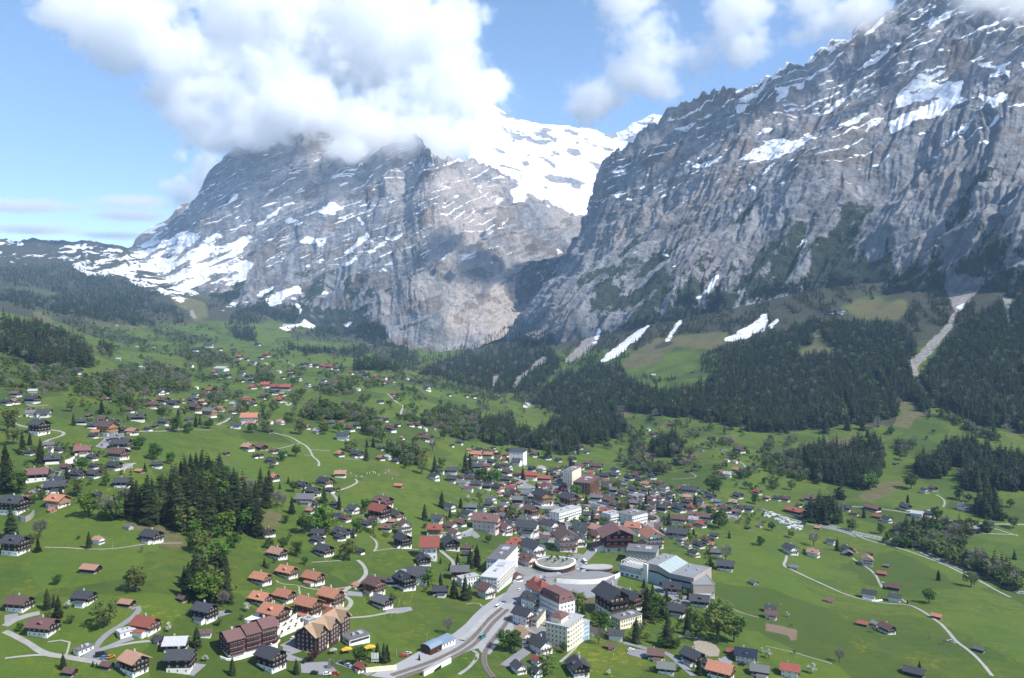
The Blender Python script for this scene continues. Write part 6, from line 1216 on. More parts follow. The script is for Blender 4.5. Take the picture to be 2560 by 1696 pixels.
for f in range(4):
    z = 1.9 + f * 2.35
    for x0, x1 in ((.33 * a - 2.2, .33 * a + 2.2), (.665 * a - 2.2, .665 * a + 2.2)): win_row(root, 2, x0, x1, z, 'f', .72, 1.15)
    win_row(root, 4, 1, b - 1, z, 'l', .72, 1.15)
win_row(root, 2, b / 2 - 2, b / 2 + 2, 11.2, 'l', .72, 1.15)
house('4', 725, 915, 235, 'r', 60, 'tall', 'd', 1.2, 1.2, 'red-roofed rear wing of the dark timber hotel'); build_house(HOUSES[-1])
pl = corner('4', (780, 990), (850, 1050), (1040, 1015)); root = flat_block('veranda', 'low flat-roofed restaurant veranda beside the timber hotel', pl, 3.6, 1, 'c', 'g', 9, 4, cat='restaurant', ww=1.8)
M_YEL = var_mat('yellow_canvas', (0.75, 0.47, 0.04), .8, .05, .6, .15)
for x, y, w in ((825, 1118, 5.5), (1040, 1098, 6.0), (700, 1125, 4.0)):
    p, _ = hit([V('4', x, y)[0]], [V('4', x, y)[1]]); o = empty('awning', tuple(p[0]), .5); yl = x != 700
    q = MB(); q.prism([(-w / 2, 2.4), (w / 2, 2.4), (w / 2, 2.5), (0, 3.3), (-w / 2, 2.5)], -w * .3, w * .3); add('canvas', q.mesh('canvas', M_YEL if yl else M_CONC), o)
    for sx in (-1, 1): add('post', MB().cyl(sx * w * .4, 0, -1, 2.4, .06, n=6).mesh('post', M_METAL), o)
    tag(o, {825: 'yellow canvas awning nearer the timber hotel front', 1040: 'yellow canvas awning farther along beside the dark spruces', 700: 'pale grey canvas awning under the timber hotel windows'}[x], 'awning')
# deep red apartment block, three stepped sections
pl = corner('2', (1970, 1072), (2092, 1168), (2545, 1088)); root = begin('apartment_block', 'long deep red timber apartment block with stepped maroon roofs', 'apartment block', pl)
a, b = pl[2], max(pl[3], 14.0); M_RED = var_mat('red_boarding', (0.105, 0.030, 0.024), .85, .04, .8, .4, plank=('Z', 2.4, .4), bump=.3)
for i in range(3):
    x0, x1 = a * i / 3, a * (i + 1) / 3; H = 9.6 + i * 1.0
    add('wall', MB().extrude([(x0, .02), (x1 - .02, .02), (x1 - .02, b), (x0, b)], -6, H).mesh('wall', M_RED), root)
    q = MB(); k = 0
    q.prism([(-1.2, H - .5), (b / 2, H + 2.4), (b + 1.2, H - .5), (b + 1.2, H - .2), (b / 2, H + 2.75), (-1.2, H - .2)], x0 - (1.2 if i == 0 else -.05), x1 + (1.2 if i == 2 else 0)); me = q.mesh('roof', roof_mat('m')); o = add('roof', me, root); o.matrix_local = Matrix(((0, 1, 0, 0), (1, 0, 0, 0), (0, 0, 1, 0), (0, 0, 0, 1)))
    add('chimney', MB().box(-.5, .5, -.5, .5, 0, 2.2).mesh('chimney', M_CHIM), o).matrix_local = Matrix.Translation((b * .55, (x0 + x1) / 2, H + 1.6))
    for f in range(3):
        z = 1.9 + f * 2.6 + i * .6; balcony_row(root, x0 + .5, x1 - .7, z, 'f', 1.3, M_RED); win_row(root, 4, x0 + .6, x1 - .6, z + .5, 'f', 1.3, 1.5)
for f in range(3): win_row(root, 3, 1, b - 1, 2.4 + f * 2.6, 'l', 1.0, 1.3)
add('plinth', MB().box(-.08, a + .06, -.1, b * .98, -6, 1.7).mesh('plinth', M_PLASTER), root)
# terraced house with planters
pl = corner('4', (165, 880), (205, 968), (455, 862)); root = begin('terrace_house', 'stepped white terrace building overgrown with planters beside the orange-roofed chalets', 'terrace house', pl)
a = pl[2]; M_SHR = leaf_mat('planter_shrubs', (.05, .07, .025), .25)
for i in range(5):
    y0 = i * 3.6; z = 1.2 + i * 1.35; add('terrace', MB().box(0, a, y0, y0 + 3.3 + (8 if i == 4 else 0), -6, z).mesh('terrace', M_PLASTER), root); add('parapet', MB().box(0, a, y0 - .12, y0 + .1, z + .01, z + .8).mesh('parapet', M_PLASTER), root)
    for k in range(12): add('planter_shrub', SRC['green'][k % 2].data if False else leafy(300 + k, 'olive', 60, .3, clumps=5) if (i == 0) else bpy.data.objects['planter_shrub'].data, root, ((k + .5) * a / 12 + (i % 2) * .8, y0 + .4 + (k % 3) * .9, z - .5), k * 1.3, (2.3, 2.0, 2.0))
pl = corner('4', (432, 850), (470, 893), (532, 880)); flat_block('lift_house', 'small white flat-roofed block at the top of the terrace building', pl, 5.2, 1, 'c', 'w', 2, 2, cat='house')
# white street hotels beside the station
pl = corner('4', (2052, 470), (2232, 545), (2395, 420)); flat_block('street_hotel', 'long white flat-roofed hotel lining the station street', pl, 10.5, 4, 'c', 'w', 12, 5, ('f', wall_mat('s')), .4, B=13)
pl = corner('4', (2082, 365), (2290, 400), (2420, 300)); flat_block('street_hotel', 'higher white hotel block behind the long flat-roofed one', pl, 13, 4, 'c', 'g', 9, 5, ('f', M_PLASTER), .5, B=14)
pl = corner('4', (1860, 470), (1900, 500), (2060, 490)); flat_block('hotel_annex', 'low white annex between the grey-roofed house and the long white hotel', pl, 6.5, 2, 'c', 'w', 6, 3)
house('4', 2128, 606, 178, 'm', 40, 'white', 'c', 1.0, 1.2, 'white house with maroon hipped roof at the head of the station street'); house('4', 1598, 240, 160, 'r', 88, 'white', 'c', 1.0, 1.5, 'white house with a very large plain red roof facing the valley'); house('6', 500, 165, 235, 'b', 18, 'tall', 'i', 1.1, 1.1, 'pink gabled hotel behind the oval terminal'); house('3', 1370, 1275, 135, 'm', 20, 'tall', 'c', 1.0, 1.3, 'bright white gabled house with maroon roof above the meadow path')
for h in HOUSES[-4:]: build_house(h)
# church
pl = corner('5', (72, 606), (104, 622), (138, 604)); root = begin('church', 'white church tower with dark cap above the village roofs', 'church', pl)
a = pl[2]; b = a; H = 21.0; add('tower_wall', MB().box(0, a, 0, b, -6, H).mesh('tower_wall', M_PLASTER), root)
cap = MB().prism([(-.5, H + .01), (a + .5, H + .01), (a / 2, H + 5.0)], -.5, b + .5).mesh('tower_roof', roof_mat('k')); add('tower_roof', cap, root)
for z in (12, 17): win_row(root, 2, a * .15, a * .85, z, 'f', .9, 2.2); win_row(root, 2, b * .15, b * .85, z, 'l', .9, 2.2)
add('clock_face', MB().cyl(0, 0, 0, .12, 1.1, n=20).mesh('clock_face', M_FRAME), root, (a / 2, -.02, 15.2)).rotation_euler = (math.pi / 2, 0, 0)
add('nave_wall', MB().prism([(-15, -6), (-.05, -6), (-.05, 8), (-7.5, 13), (-15, 8)], 2, 14).mesh('nave_wall', M_PLASTER), root); add('nave_roof', MB().prism([(-16, 7.6), (-7.5, 13.1), (-.06, 8.3), (-.06, 8.8), (-7.5, 13.6), (-16, 8.1)], 1.2, 15).mesh('nave_roof', roof_mat('k')), root)
# flats
pl = corner('5', (508, 806), (560, 832), (642, 806)); flat_block('apartment_tower', 'tall cream apartment tower with stacked balconies in the village centre', pl, 24, 8, 'a', 'g', 6, 4, ('fl', M_PLASTER), .4, cat='apartment tower', base=.6)
pl = corner('5', (684, 812), (722, 886), (812, 838)); flat_block('brown_flats', 'brown slab of flats beside the cream apartment tower', pl, 15, 5, 'm', 'm', 6, 5, ('f', wall_mat('m')), .6, cat='apartment block')
pl = corner('5', (428, 1100), (440, 1142), (642, 1112)); flat_block('white_flats', 'long white three-storey flats with balcony bands', pl, 9.5, 3, 'c', 'w', 10, 3, ('f', M_PLASTER), .4, cat='apartment block')
pl = corner('5', (888, 1116), (918, 1154), (1026, 1142)); flat_block('white_flats', 'white flat-roofed block behind the orange-roofed hotel', pl, 9.5, 3, 'c', 'w', 6, 3, ('f', M_PLASTER), .4, cat='apartment block')
pl = corner('5', (1078, 1124), (1118, 1176), (1258, 1154)); flat_block('white_flats', 'stepped white block with grey roof trim above the orange-roofed hotel', pl, 11, 3, 'c', 'g', 7, 3, ('f', M_PLASTER), .8, cat='apartment block')
# sheds by the railway
pl = corner('4', (1545, 1108), (1605, 1138), (1708, 1092)); root = begin('arched_shed', 'red timber shed with blue-grey arched roof beside the tracks', 'shed', pl)
a, b = pl[2], max(pl[3], 7.0); add('wall', MB().box(0, a, 0, b, -4, 3.6).mesh('wall', wall_mat('m')), root)
M_BLUER = var_mat('blue_grey_sheet', (0.20, 0.27, 0.34), .5, .05, .6, .2, plank=('X', 1.6, .2), spec=.5)
arc = [(b / 2 - (b / 2 + .5) * math.cos(math.pi * i / 12), 3.61 + 2.2 * math.sin(math.pi * i / 12)) for i in range(13)]
q = MB(); 
for i in range(12): q.face([(-.4, arc[i][0], arc[i][1]), (a + .4, arc[i][0], arc[i][1]), (a + .4, arc[i + 1][0], arc[i + 1][1]), (-.4, arc[i + 1][0], arc[i + 1][1])])
add('roof', q.mesh('roof', M_BLUER), root); g = MB(); g.face([(.0, y, z - .05) for y, z in arc]); add('end_wall', g.mesh('end_wall', M_DW), root)
for i in range(3): add('door', MB().box(-1.1, 1.1, -.1, -.01, 0, 2.8).mesh('door', wall_mat('e')), root, ((i + .5) * a / 3, 0, 0))
pl = corner('4', (1702, 1058), (1716, 1078), (1838, 1032)); root = begin('low_shed', 'low white shed with sloping blue-grey roof beside the arched shed', 'shed', pl)
a, b = pl[2], 6.0; add('wall', MB().box(0, a, 0, b, -4, 2.8).mesh('wall', M_PLASTER), root); add('roof', MB().prism([(-.5, 2.81), (b + .5, 4.2), (b + .5, 4.4), (-.5, 3.0)], -.4, a + .4).mesh('roof', M_BLUER), root).matrix_local = Matrix(((0, 1, 0, 0), (1, 0, 0, 0), (0, 0, 1, 0), (0, 0, 0, 1))); win_row(root, 4, .5, a - .5, 1.0, 'f')
pl = corner('2', (635, 1125), (690, 1148), (830, 1075)); root = flat_block('garage', 'white flat-roofed garage at the fork of the left lanes', pl, 3.0, 1, 'c', 'g', 3, 1, cat='garage')
pl = corner('2', (1035, 945), (1080, 985), (1215, 945)); flat_block('garage', 'white flat-roofed annex beside the red-roofed chalet', pl, 3.4, 1, 'c', 'w', 2, 1, cat='garage')
# ---------------------------------------------------------------- railway
M_STAT = var_mat('station_paving', (0.31, 0.31, 0.32), .9, .03, .1, .3, (.24, .24, .245))
patch('station_ground', '4', '1040 1330 1290 1215 1530 1080 1700 1005 1830 925 1940 835 2000 765 2080 690 2200 600 2300 548 2380 500 2380 900 2290 960 2240 1020 2160 1130 2080 1110 2050 1070 1980 1090 1800 1170 1540 1270 1420 1317 1300 1370', M_STAT, .16)
patch('station_ground', '6', '-10 470 60 430 120 500 100 560 60 620 20 700 -10 760', M_ASPH, .15)
M_BALL = var_mat('track_ballast', (0.21, 0.185, 0.165), .95, .05, .8, .5); M_RAIL = var_mat('rail_steel', (.16, .13, .115), .4, .05, .5, .3, spec=.6); M_SLEEP = var_mat('sleeper_timber', (.10, .08, .065), .9, .1, .8, .3)
sleeper = MB().box(-.9, .9, -.12, .12, 0, .12).mesh('sleeper', M_SLEEP)
def track(view, s, label, off=0.0, platform=None):
    root = ribbon('railway_track', view, s, 3.2, M_BALL, .30, off=off, label=label, kind='thing'); root['category'] = 'railway track'; root['kind'] = 'thing'
    P = draped(view, s, 2.0); T = np.gradient(P, axis=0); T /= np.linalg.norm(T, axis=1, keepdims=True); N = np.stack([-T[:, 1], T[:, 0]], -1); C = P + N * off
    zc = ground(C[:, 0], C[:, 1])
    for sd in (-.72, .72):
        E = C + N * sd; q = []
        for dx, dz in ((-.06, .42), (-.06, .56), (.06, .56), (.06, .42)): F = E + N * dx; q.append(np.c_[F, zc + dz])
        o = grid_mesh('rail', np.array(q), None, M_RAIL, False); o.parent = root
    for i in range(0, len(C), 1): o = add('sleeper', sleeper, root, (C[i, 0], C[i, 1], zc[i] + .31), math.atan2(N[i, 1], N[i, 0]))
T1 = '1270 1340 1500 1262 1720 1178 1900 1086 2020 996 2090 914 2150 832 2230 760 2300 700'
track('4', T1, 'nearer of the two curving tracks leaving the station', 2.2); track('4', T1, 'farther of the two curving tracks, next to the meadow edge', -2.2)
track('4', '2190 1345 2130 1265 2102 1190 2112 1110 2160 1030 2220 950 2290 870 2360 760', 'single track swinging down past the green slope')
ribbon('platform', '4', '1900 1000 1990 930 2060 850 2130 770 2230 690', 4.0, M_CONC, .75, level=True, label='pale station platform')
def mast(view, x, y, h, label, cat, arm=0.0, mat=None, name='mast', flag=None):
    px, py = V(view, x, y); p, _ = hit([px], [py]); o = empty(name, tuple(p[0])); H = h / VIEWS[view][2] * p[0][1] / FPX; tag(o, label, cat)
    add('pole', MB().cyl(0, 0, -1, H, .09, .06, 6).mesh('pole', mat or M_METAL), o)
    if arm: add('arm', MB().box(0, arm, -.05, .05, H - .3, H - .2).mesh('arm', mat or M_METAL), o)
    if flag: add('banner', MB().box(.12, 1.25, -.02, .02, H * .18, H * .97).mesh('banner', M_FRAME), o); add('banner_print', MB().box(.3, 1.1, -.035, -.022, H * .3, H * .42).mesh('banner_print', M_GLASS), o)
    return o
ORD = ['first', 'second', 'third', 'fourth', 'fifth', 'sixth', 'seventh', 'eighth', 'ninth', 'tenth', 'eleventh', 'twelfth', 'thirteenth', 'fourteenth', 'fifteenth', 'sixteenth']
for i, (x, y) in enumerate(((2090, 905), (1985, 1000), (1850, 1090), (1680, 1170), (1430, 1270), (2200, 770))): o = mast('4', x, y, 90, f'{ORD[i]} catenary mast along the curving tracks' if 0 else ['catenary mast beside the tracks where they start to bend', 'catenary mast at the outer side of the track bend', 'catenary mast between the bend and the low white shed', 'catenary mast above the white rail underpass', 'catenary mast nearest the cream garden wall', 'catenary mast close to the station street'][i], 'mast', 2.6, name='catenary_mast')
for i, x in enumerate((1052, 1076, 1100)): mast('4', x, 1212, 105, ['left white banner flag in front of the dark spruces', 'middle white banner flag in front of the dark spruces', 'right white banner flag nearest the dark spruces'][i], 'flag', name='banner_flag', flag=True)
for i, (x, y, h) in enumerate(((990, 642, 48), (965, 682, 22), (1045, 602, 22), (1320, 642, 52), (1340, 592, 52), (1415, 642, 60), (1435, 592, 42), (1265, 662, 32), (1310, 677, 52), (1360, 662, 30), (1380, 662, 22), (1175, 772, 22), (1240, 777, 26), (1295, 757, 22))):
    o = mast('4', x, y, h, 'thin yellow playground pole standing in the meadow by the grey-roofed chalet', 'pole', 1.2 if h > 30 else .5, var_mat('pole_yellow', (.62, .50, .16), .6), 'playground_pole'); o['group'] = 'yellow poles of the meadow playground'
for i, (v, x, y, h, l) in enumerate((('4', 1575, 1032, 95, 'thin wooden pole at the foot of the big meadow'), ('4', 1290, 1140, 75, 'grey lamp post at the lower corner of the big meadow'), ('3', 2345, 470, 90, 'yellow crane rising over the far roofs'), ('2', 1015, 145, 80, 'wooden pole beside the salmon-roofed house on the track'), ('4', 2060, 1000, 60, 'short lamp post inside the track bend'))): mast(v, x, y, h, l, 'crane' if 'crane' in l else 'pole', 14.0 if 'crane' in l else 0, var_mat('pole_yellow', (.62, .50, .16), .6) if 'crane' in l else None, 'crane' if 'crane' in l else 'utility_pole')
for i, (x, y) in enumerate(((870, 692), (920, 722), (1020, 692), (1045, 687), (1080, 682), (1097, 687), (1190, 692), (1220, 667), (1130, 707), (1255, 742))):
    px, py = V('3', x, y); p, _ = hit([px], [py]); o = empty('marker_post', tuple(p[0])); add('post', MB().cyl(0, 0, -.3, 1.9, .28, .22, 7).mesh('post', M_FRAME) if i == 0 else bpy.data.meshes['post.003'] if 0 else cached('mpost', lambda: MB().cyl(0, 0, -.3, 1.9, .28, .22, 7).mesh('post', M_FRAME)), o); add('cap', cached('mcap', lambda: MB().cyl(0, 0, 1.9, 2.1, .3, .1, 7).mesh('cap', M_FRAME)), o)
    tag(o, 'small white marker post on the wide meadow above the village', 'post', 'white posts on the wide meadow')
# ---------------------------------------------------------------- vehicles
def car_mesh(col):
    def mk():
        b = MB(); b.prism([(-2.1, .35), (2.1, .35), (2.1, .8), (1.25, .92), (-1.9, .95), (-2.1, .8)], -.85, .85); return b.mesh('body', var_mat('paint_' + col[0], col[1], .3, .05, .5, .05, spec=.6))
    return cached(('car', col[0]), mk)
CABIN = MB().prism([(-1.75, .955), (1.05, .93), (.45, 1.45), (-1.35, 1.45)], -.75, .75).mesh('cabin', M_GLASS); WHEEL = MB().prism([(.32 * math.cos(i * .628), .32 * math.sin(i * .628)) for i in range(10)], -.1, .1).mesh('wheel', var_mat('tyre', (.02, .02, .02), .9)); CTOP = MB().box(-1.3, .42, -.73, .73, 1.451, 1.5)
COLS = {'w': ('white', (.8, .8, .8)), 'k': ('black', (.02, .02, .022)), 's': ('silver', (.42, .43, .45)), 'r': ('red', (.45, .03, .03)), 'b': ('blue', (.10, .22, .42)), 't': ('teal', (.06, .24, .25)), 'o': ('orange', (.6, .2, .05))}
def vehicle(view, x, y, col, ang, label, kind='car'):
    px, py = V(view, x, y); p, _ = hit([px], [py]); o = empty(kind, tuple(p[0] + np.array([0, 0, .2])), R(ang)); tag(o, label, {'car': 'car', 'van': 'van', 'coach': 'coach'}[kind]); s = {'car': (1, 1, 1), 'van': (1.25, 1.2, 1.5), 'coach': (2.6, 1.4, 1.9)}[kind]; o.scale = s
    c = COLS[col]; add('body', car_mesh(c), o); add('cabin', CABIN if kind == 'car' else cached('vcab', lambda: MB().prism([(-2.05, .955), (1.5, .93), (1.2, 1.5), (-2.0, 1.5)], -.8, .8).mesh('cabin', M_GLASS)), o)
    add('car_roof', cached(('ctop', col, kind), lambda: (MB().box(-1.3, .42, -.73, .73, 1.452, 1.5) if kind == 'car' else MB().box(-2.0, 1.2, -.8, .8, 1.502, 1.56)).mesh('car_roof', var_mat('paint_' + c[0], c[1]))), o)
    for wx in (-1.3, 1.3):
        for wy in (-.8, .8): add('wheel', WHEEL, o, (wx, wy, .32))
for a in (('2', 895, 1148, 'k', 20, 'black van parked at the left lane fork', 'van'), ('2', 930, 1168, 'b', 20, 'blue car parked below the black van'), ('2', 985, 1162, 'o', 40, 'small orange car at the edge of the left lane fork'),
 ('4', 1395, 1127, 's', 30, 'silver car on the strip below the big meadow'), ('4', 1355, 1147, 'r', 30, 'red car below the big meadow beside the railway yard'), ('4', 2290, 642, 't', 50, 'teal car on the station street'), ('4', 2262, 662, 'w', 50, 'white car behind the teal one on the station street'), ('4', 2235, 690, 'w', 60, 'white van parked at the station platform', 'van'), ('4', 2090, 975, 't', 60, 'teal van waiting between the tracks', 'van'),
 ('4', 520, 1312, 'k', 10, 'black car on the hotel car park'), ('4', 640, 1322, 'w', 10, 'white car on the hotel car park'), ('4', 715, 1318, 'r', 10, 'red car on the hotel car park'), ('4', 430, 1202, 'k', 70, 'dark car by the timber hotel forecourt'), ('4', 780, 1218, 'k', 150, 'black car under the hotel trees'), ('4', 830, 1238, 's', 150, 'grey car beside the black one under the hotel trees'),
 ('6', 675, 265, 'w', 100, 'white coach climbing the street past the oval terminal', 'coach'), ('6', 1110, 1092, 'w', 10, 'white car on the small car park under the meadow spruces'), ('6', 1582, 1212, 'b', 140, 'blue car on the lower right lane'), ('6', 2145, 1228, 'k', 5, 'black car in front of the blue-black roofed house'), ('6', 430, 374, 'w', 15, 'white car below the oval terminal'), ('6', 15, 1112, 'k', 30, 'black car on the lower station street'), ('6', 290, 436, 'k', 10, 'black car on the street bend beside the grand hotel'),
 ('6', 870, 490, 's', 30, 'grey delivery van on the plaza below the white curved wall', 'van'), ('6', 780, 372, 'k', 10, 'black car on the round plaza'), ('6', 815, 376, 'w', 15, 'white car on the round plaza'), ('8', 1085, 456, 's', 20, 'silver car at the end of the right meadow lane'), ('8', 1722, 1008, 's', 165, 'silver car at the right lane crossing'), ('1', 960, 402, 's', 40, 'silver car on the small car park above the left hamlet'), ('1', 90, 946, 's', 25, 'silver car on the left main road'), ('2', 2090, 735, 'k', 30, 'dark car beside the tall chalet with white basement')):
    vehicle(*a)
CARA = MB().prism([(-2.6, .5), (2.4, .5), (2.7, 1.3), (2.3, 2.5), (-2.4, 2.5), (-2.6, 2.2)], -1.1, 1.1).mesh('body', M_FRAME); CWIN = MB().box(-1.4, .2, -1.14, 1.14, 1.4, 2.0).mesh('window', M_GLASS)
for i, q in enumerate('70 1077|105 1088|20 1098|60 1085|120 1132|150 1142|140 1157|170 1167|195 1132|210 1172|235 1192|205 1202|262 1152|290 1167|320 1167|320 1192|282 1212|310 1217|250 1167|182 1115|135 1112|92 1122|0 1075|-20 1066|225 1150|175 1130|300 1190|260 1185|40 1062|-8 1092'.split('|')):
    x, y = map(float, q.split()); px, py = V('7', x, y); p, _ = hit([px], [py]); o = empty('caravan', tuple(p[0]), rng.uniform(-.6, .6)); add('body', CARA, o); add('window', CWIN, o); add('wheel', WHEEL, o, (0, -1.05, .3)); tag(o, 'white caravan among the rows on the riverside camp ground', 'caravan', 'white caravans on the camp ground')
patch('ploughed_field', '8', '0 835 130 855 290 895 285 990 235 1000 210 950 120 930 0 905', var_mat('ploughed_soil', (.20, .145, .10), .95, .05, .5, .4, plank=('Y', .5, .25)), .12, 'narrow strip of bare brown ploughed soil in the right meadow')
patch('spoil_ground', '6', '1690 1010 1780 990 1900 1040 1940 1090 1930 1150 1800 1150 1720 1140', var_mat('bare_earth', (.33, .285, .22), .95, .05, .5, .5), .3, 'bare tan earth of a small building site')

# parked cars along the village streets
CARS = []; _cr = random.Random(77)
for nm, vw, s_, wd in ROADS:
    if nm != 'road' or vw in '278': continue
    Pd = draped(vw, s_, 3.0); T = np.gradient(Pd, axis=0)
    for i in range(2, len(Pd) - 2):
        if _cr.random() > .16: continue
        t_ = T[i] / (np.linalg.norm(T[i]) + 1e-9); n_ = np.array([-t_[1], t_[0]]); q = Pd[i] + n_ * _cr.choice((-1, 1)) * (wd / 2 - .6); z = float(ground(q[0], q[1])) + .25
        px, py = q[0] * FPX / q[1] + PW / 2, YH - z * FPX / q[1]
        if not (0 < px < PW and py < PH) or len(CARS) > 70: continue
        c = _cr.choice('wwwkkssrbt'); o = empty('car', (q[0], q[1], z), math.atan2(t_[1], t_[0])); add('body', car_mesh(COLS[c]), o); add('cabin', CABIN, o); add('car_roof', cached(('ctop', c, 'car'), lambda: MB().box(-1.3, .42, -.73, .73, 1.452, 1.5).mesh('car_roof', var_mat('paint_' + COLS[c][0], COLS[c][1]))), o)
        for wx in (-1.3, 1.3):
            for wy in (-.8, .8): add('wheel', WHEEL, o, (wx, wy, .32))
        CARS.append(dict(px=px, py=py, root=o, c=COLS[c][0]))
# ---------------------------------------------------------------- what each thing is called
ANCH = [(40,1010,'above the hairpin lane'),(110,1080,'at the hairpin lane'),(60,1130,'under the tall left-edge spruces'),(150,1170,'beside the left main road'),(250,1050,'in the upper left hamlet'),(280,1120,'in the lower left hamlet'),(300,1210,'below the left hamlet'),(120,1270,'by the curved stone wall'),(400,1010,'in the hamlet above the wide meadow'),(530,1020,'along the upper meadow hamlet'),(620,1060,'by the upper meadow lane'),(400,1150,'beside the big sycamores'),(500,1290,'around the spruce grove'),(60,1400,'on the meadow below the stone wall'),(230,1380,'on the meadow track'),(380,1360,'just below the spruce grove'),(220,1440,'on the left meadow'),(60,1540,'by the courtyard at the left edge'),(200,1510,'above the left lane fork'),(330,1590,'along the left lane fork'),(480,1650,'below the left lane fork'),(520,1560,'left of the deep red apartment block'),(540,1470,'by the lower grove'),
 (660,1130,'at the end of the grey meadow lane'),(700,1080,'beside the winding meadow lane'),(820,1080,'in the orchard above the village'),(900,1140,'in the row over the posts meadow'),(800,1200,'on the knoll above the village'),(760,1250,'in the hollow under the knoll'),(900,1280,'around the big red-roofed chalet'),(1000,1210,'on the posts meadow'),(1120,1200,'in the honey-timber estate'),(1120,1290,'on the green spur above the station'),(1200,1330,'behind the white street hotels'),(820,1350,'below the hollow'),(690,1400,'above the orange-roofed estate'),(720,1470,'in the orange-roofed estate'),(900,1450,'by the playground meadow'),(960,1510,'on the playground meadow'),(860,1640,'around the timber hotel'),(1000,1400,'above the playground meadow'),(1100,1430,'beside the long white hotel'),(1220,1620,'by the station tracks'),
 (1180,1090,'on the far edge of the village'),(1320,1130,'around the church'),(1430,1180,'around the cream apartment tower'),(1350,1260,'in the village centre'),(1300,1340,'above the oval terminal'),(1500,1270,'behind the stepped white block'),(1450,1340,'above the sports centre'),(1560,1190,'at the upper right village edge'),(1650,1230,'in the right part of the village'),(1720,1300,'below the right part of the village'),(1780,1400,'beside the sports centre'),(1300,1540,'in the station street'),(1330,1640,'down the station street'),(1560,1500,'by the dark timber hotel'),(1640,1560,'in the hotel park'),(1700,1660,'on the lower right lane'),(1860,1660,'by the blue-black roof'),(1800,1560,'beside the ploughed strip'),
 (1880,1160,'on the slope over the village'),(1820,1130,'on the high pasture'),(1650,1080,'in the forest clearing'),(1960,1250,'by the camp ground'),(2080,1280,'along the valley road'),(2250,1280,'along the far valley road'),(2330,1240,'on the shelf above the road'),(2200,1200,'on the slope under the forest'),(2450,1330,'by the river farmyard'),(2000,1390,'on the upper right meadow'),(2150,1390,'by the short right meadow lane'),(2100,1510,'in the middle of the right meadow'),(2240,1490,'along the long right meadow lane'),(2220,1580,'in the right meadow farm cluster'),(2350,1560,'beside the lower right meadow lane'),(2460,1630,'at the lower right corner'),(2480,1460,'on the river bank'),(2000,1640,'at the bottom of the right meadow'),
 (700,960,'in the far valley hamlet'),(850,960,'around the far crossroads'),(950,940,'at the foot of the broad mountain'),(560,870,'on the far left meadows'),(560,920,'in the upper far hamlet'),(620,970,'in the lower far hamlet'),(850,1010,'on the far lower meadows'),(1130,980,'on the far right meadows'),(300,920,'under the dark spruce spur'),(100,980,'at the far left pastures'),(1000,1050,'along the far wood edge'),(1650,940,'on the tan forest clearing'),(2100,785,'on the high shelf under the cliffs'),(2100,1080,'on the pasture below the big forest'),(2520,1150,'at the right edge under the forest')]
def anchor(px, py):
    return min(ANCH, key=lambda a: (a[0] - px) ** 2 + (1.6 * (a[1] - py)) ** 2)[2]
from collections import defaultdict
pool = defaultdict(list)
WPH = {'d': 'dark timber', 'm': 'brown timber', 'l': 'honey timber', 'e': 'deep red timber', 'c': 'white', 'a': 'cream', 'i': 'pink', 's': 'grey', 'u': 'blue'}
for h in HOUSES:
    if h['label']: tag(h['root'], h['label'], 'hotel' if 'hotel' in h['label'] else GLYPH[h['style']].replace('_', ' ')); continue
    st = h['style']; kind = {'chalet': 'chalet', 'tall': 'guest house', 'white': 'house', 'barn': 'barn', 'hall': 'long hall'}[st]
    h['phrase'] = (ROOF[h['roof']][0].split()[-1] if ROOF[h['roof']][0].startswith('weathered') else ROOF[h['roof']][0].split()[0]) + '-roofed ' + WPH[h['wall']], kind, anchor(h['px'], h['py']); pool[h['phrase']].append(h)
def plural(k): return k + 's' if not k.endswith('ch') else k + 'es'
def call(pool, cat, group):
    for (a, kind, an), L in pool.items():
        L.sort(key=lambda h: h['px']); n = len(L)
        for i, h in enumerate(L):
            if n == 1: lab = f'{a} {kind} {an}'
            elif n == 2: lab = f'{("left", "right")[i]} one of two {a} {plural(kind)} {an}'
            elif n <= 16: lab = f'{("leftmost" if i == 0 else "rightmost" if i == n - 1 else ORD[i] + " from left")} of {n} {a} {plural(kind)} {an}'
            else: lab = f'{a} {kind} {an}'
            if len(lab.split()) > 16: lab = lab.replace(' from left of ', ' of ')
            if len(lab.split()) > 16: lab = lab.replace('of the ', '').replace('the ', '')
            tag(h['root'], lab, cat(h), group(h))
call(pool, lambda h: GLYPH[h['style']].replace('_', ' '), lambda h: {'chalet': 'chalets of the village and slopes', 'tall': 'large timber chalets', 'white': 'plastered houses of the village', 'barn': 'barns on the meadows', 'hall': 'long halls'}[h['style']])
tp = defaultdict(list)
TN = {'spruce': ('dark green', 'spruce'), 'bright': ('bright green', 'broadleaf'), 'green': ('dark leafy', 'broadleaf'), 'olive': ('olive budding', 'broadleaf'), 'bare': ('grey leafless', 'tree'), 'white': ('white blossoming', 'fruit tree'), 'copper': ('dark copper', 'beech')}
for t in TREES:
    if t['grove']:
        low = t['py'] > 1350; dp = 'front' if t['py'] > 1290 else 'middle' if t['py'] > 1240 else 'back'; sd = 'left' if t['px'] < 440 else 'centre' if t['px'] < 530 else 'right'
        tag(t['root'], f'{TN[t["k"]][0]} {TN[t["k"]][1]} {"in the lower spruce grove" if low else f"at the {dp} {sd} of the spruce grove"} on the left meadows', 'tree', 'trees of the spruce grove'); continue
    tp[(TN[t['k']][0], TN[t['k']][1], anchor(t['px'], t['py']))].append(t)
call(tp, lambda t: 'tree', lambda t: {'spruce': 'single spruces', 'white': 'blossoming trees', 'bare': 'leafless trees'}.get(t['k'], 'single broadleaf trees'))

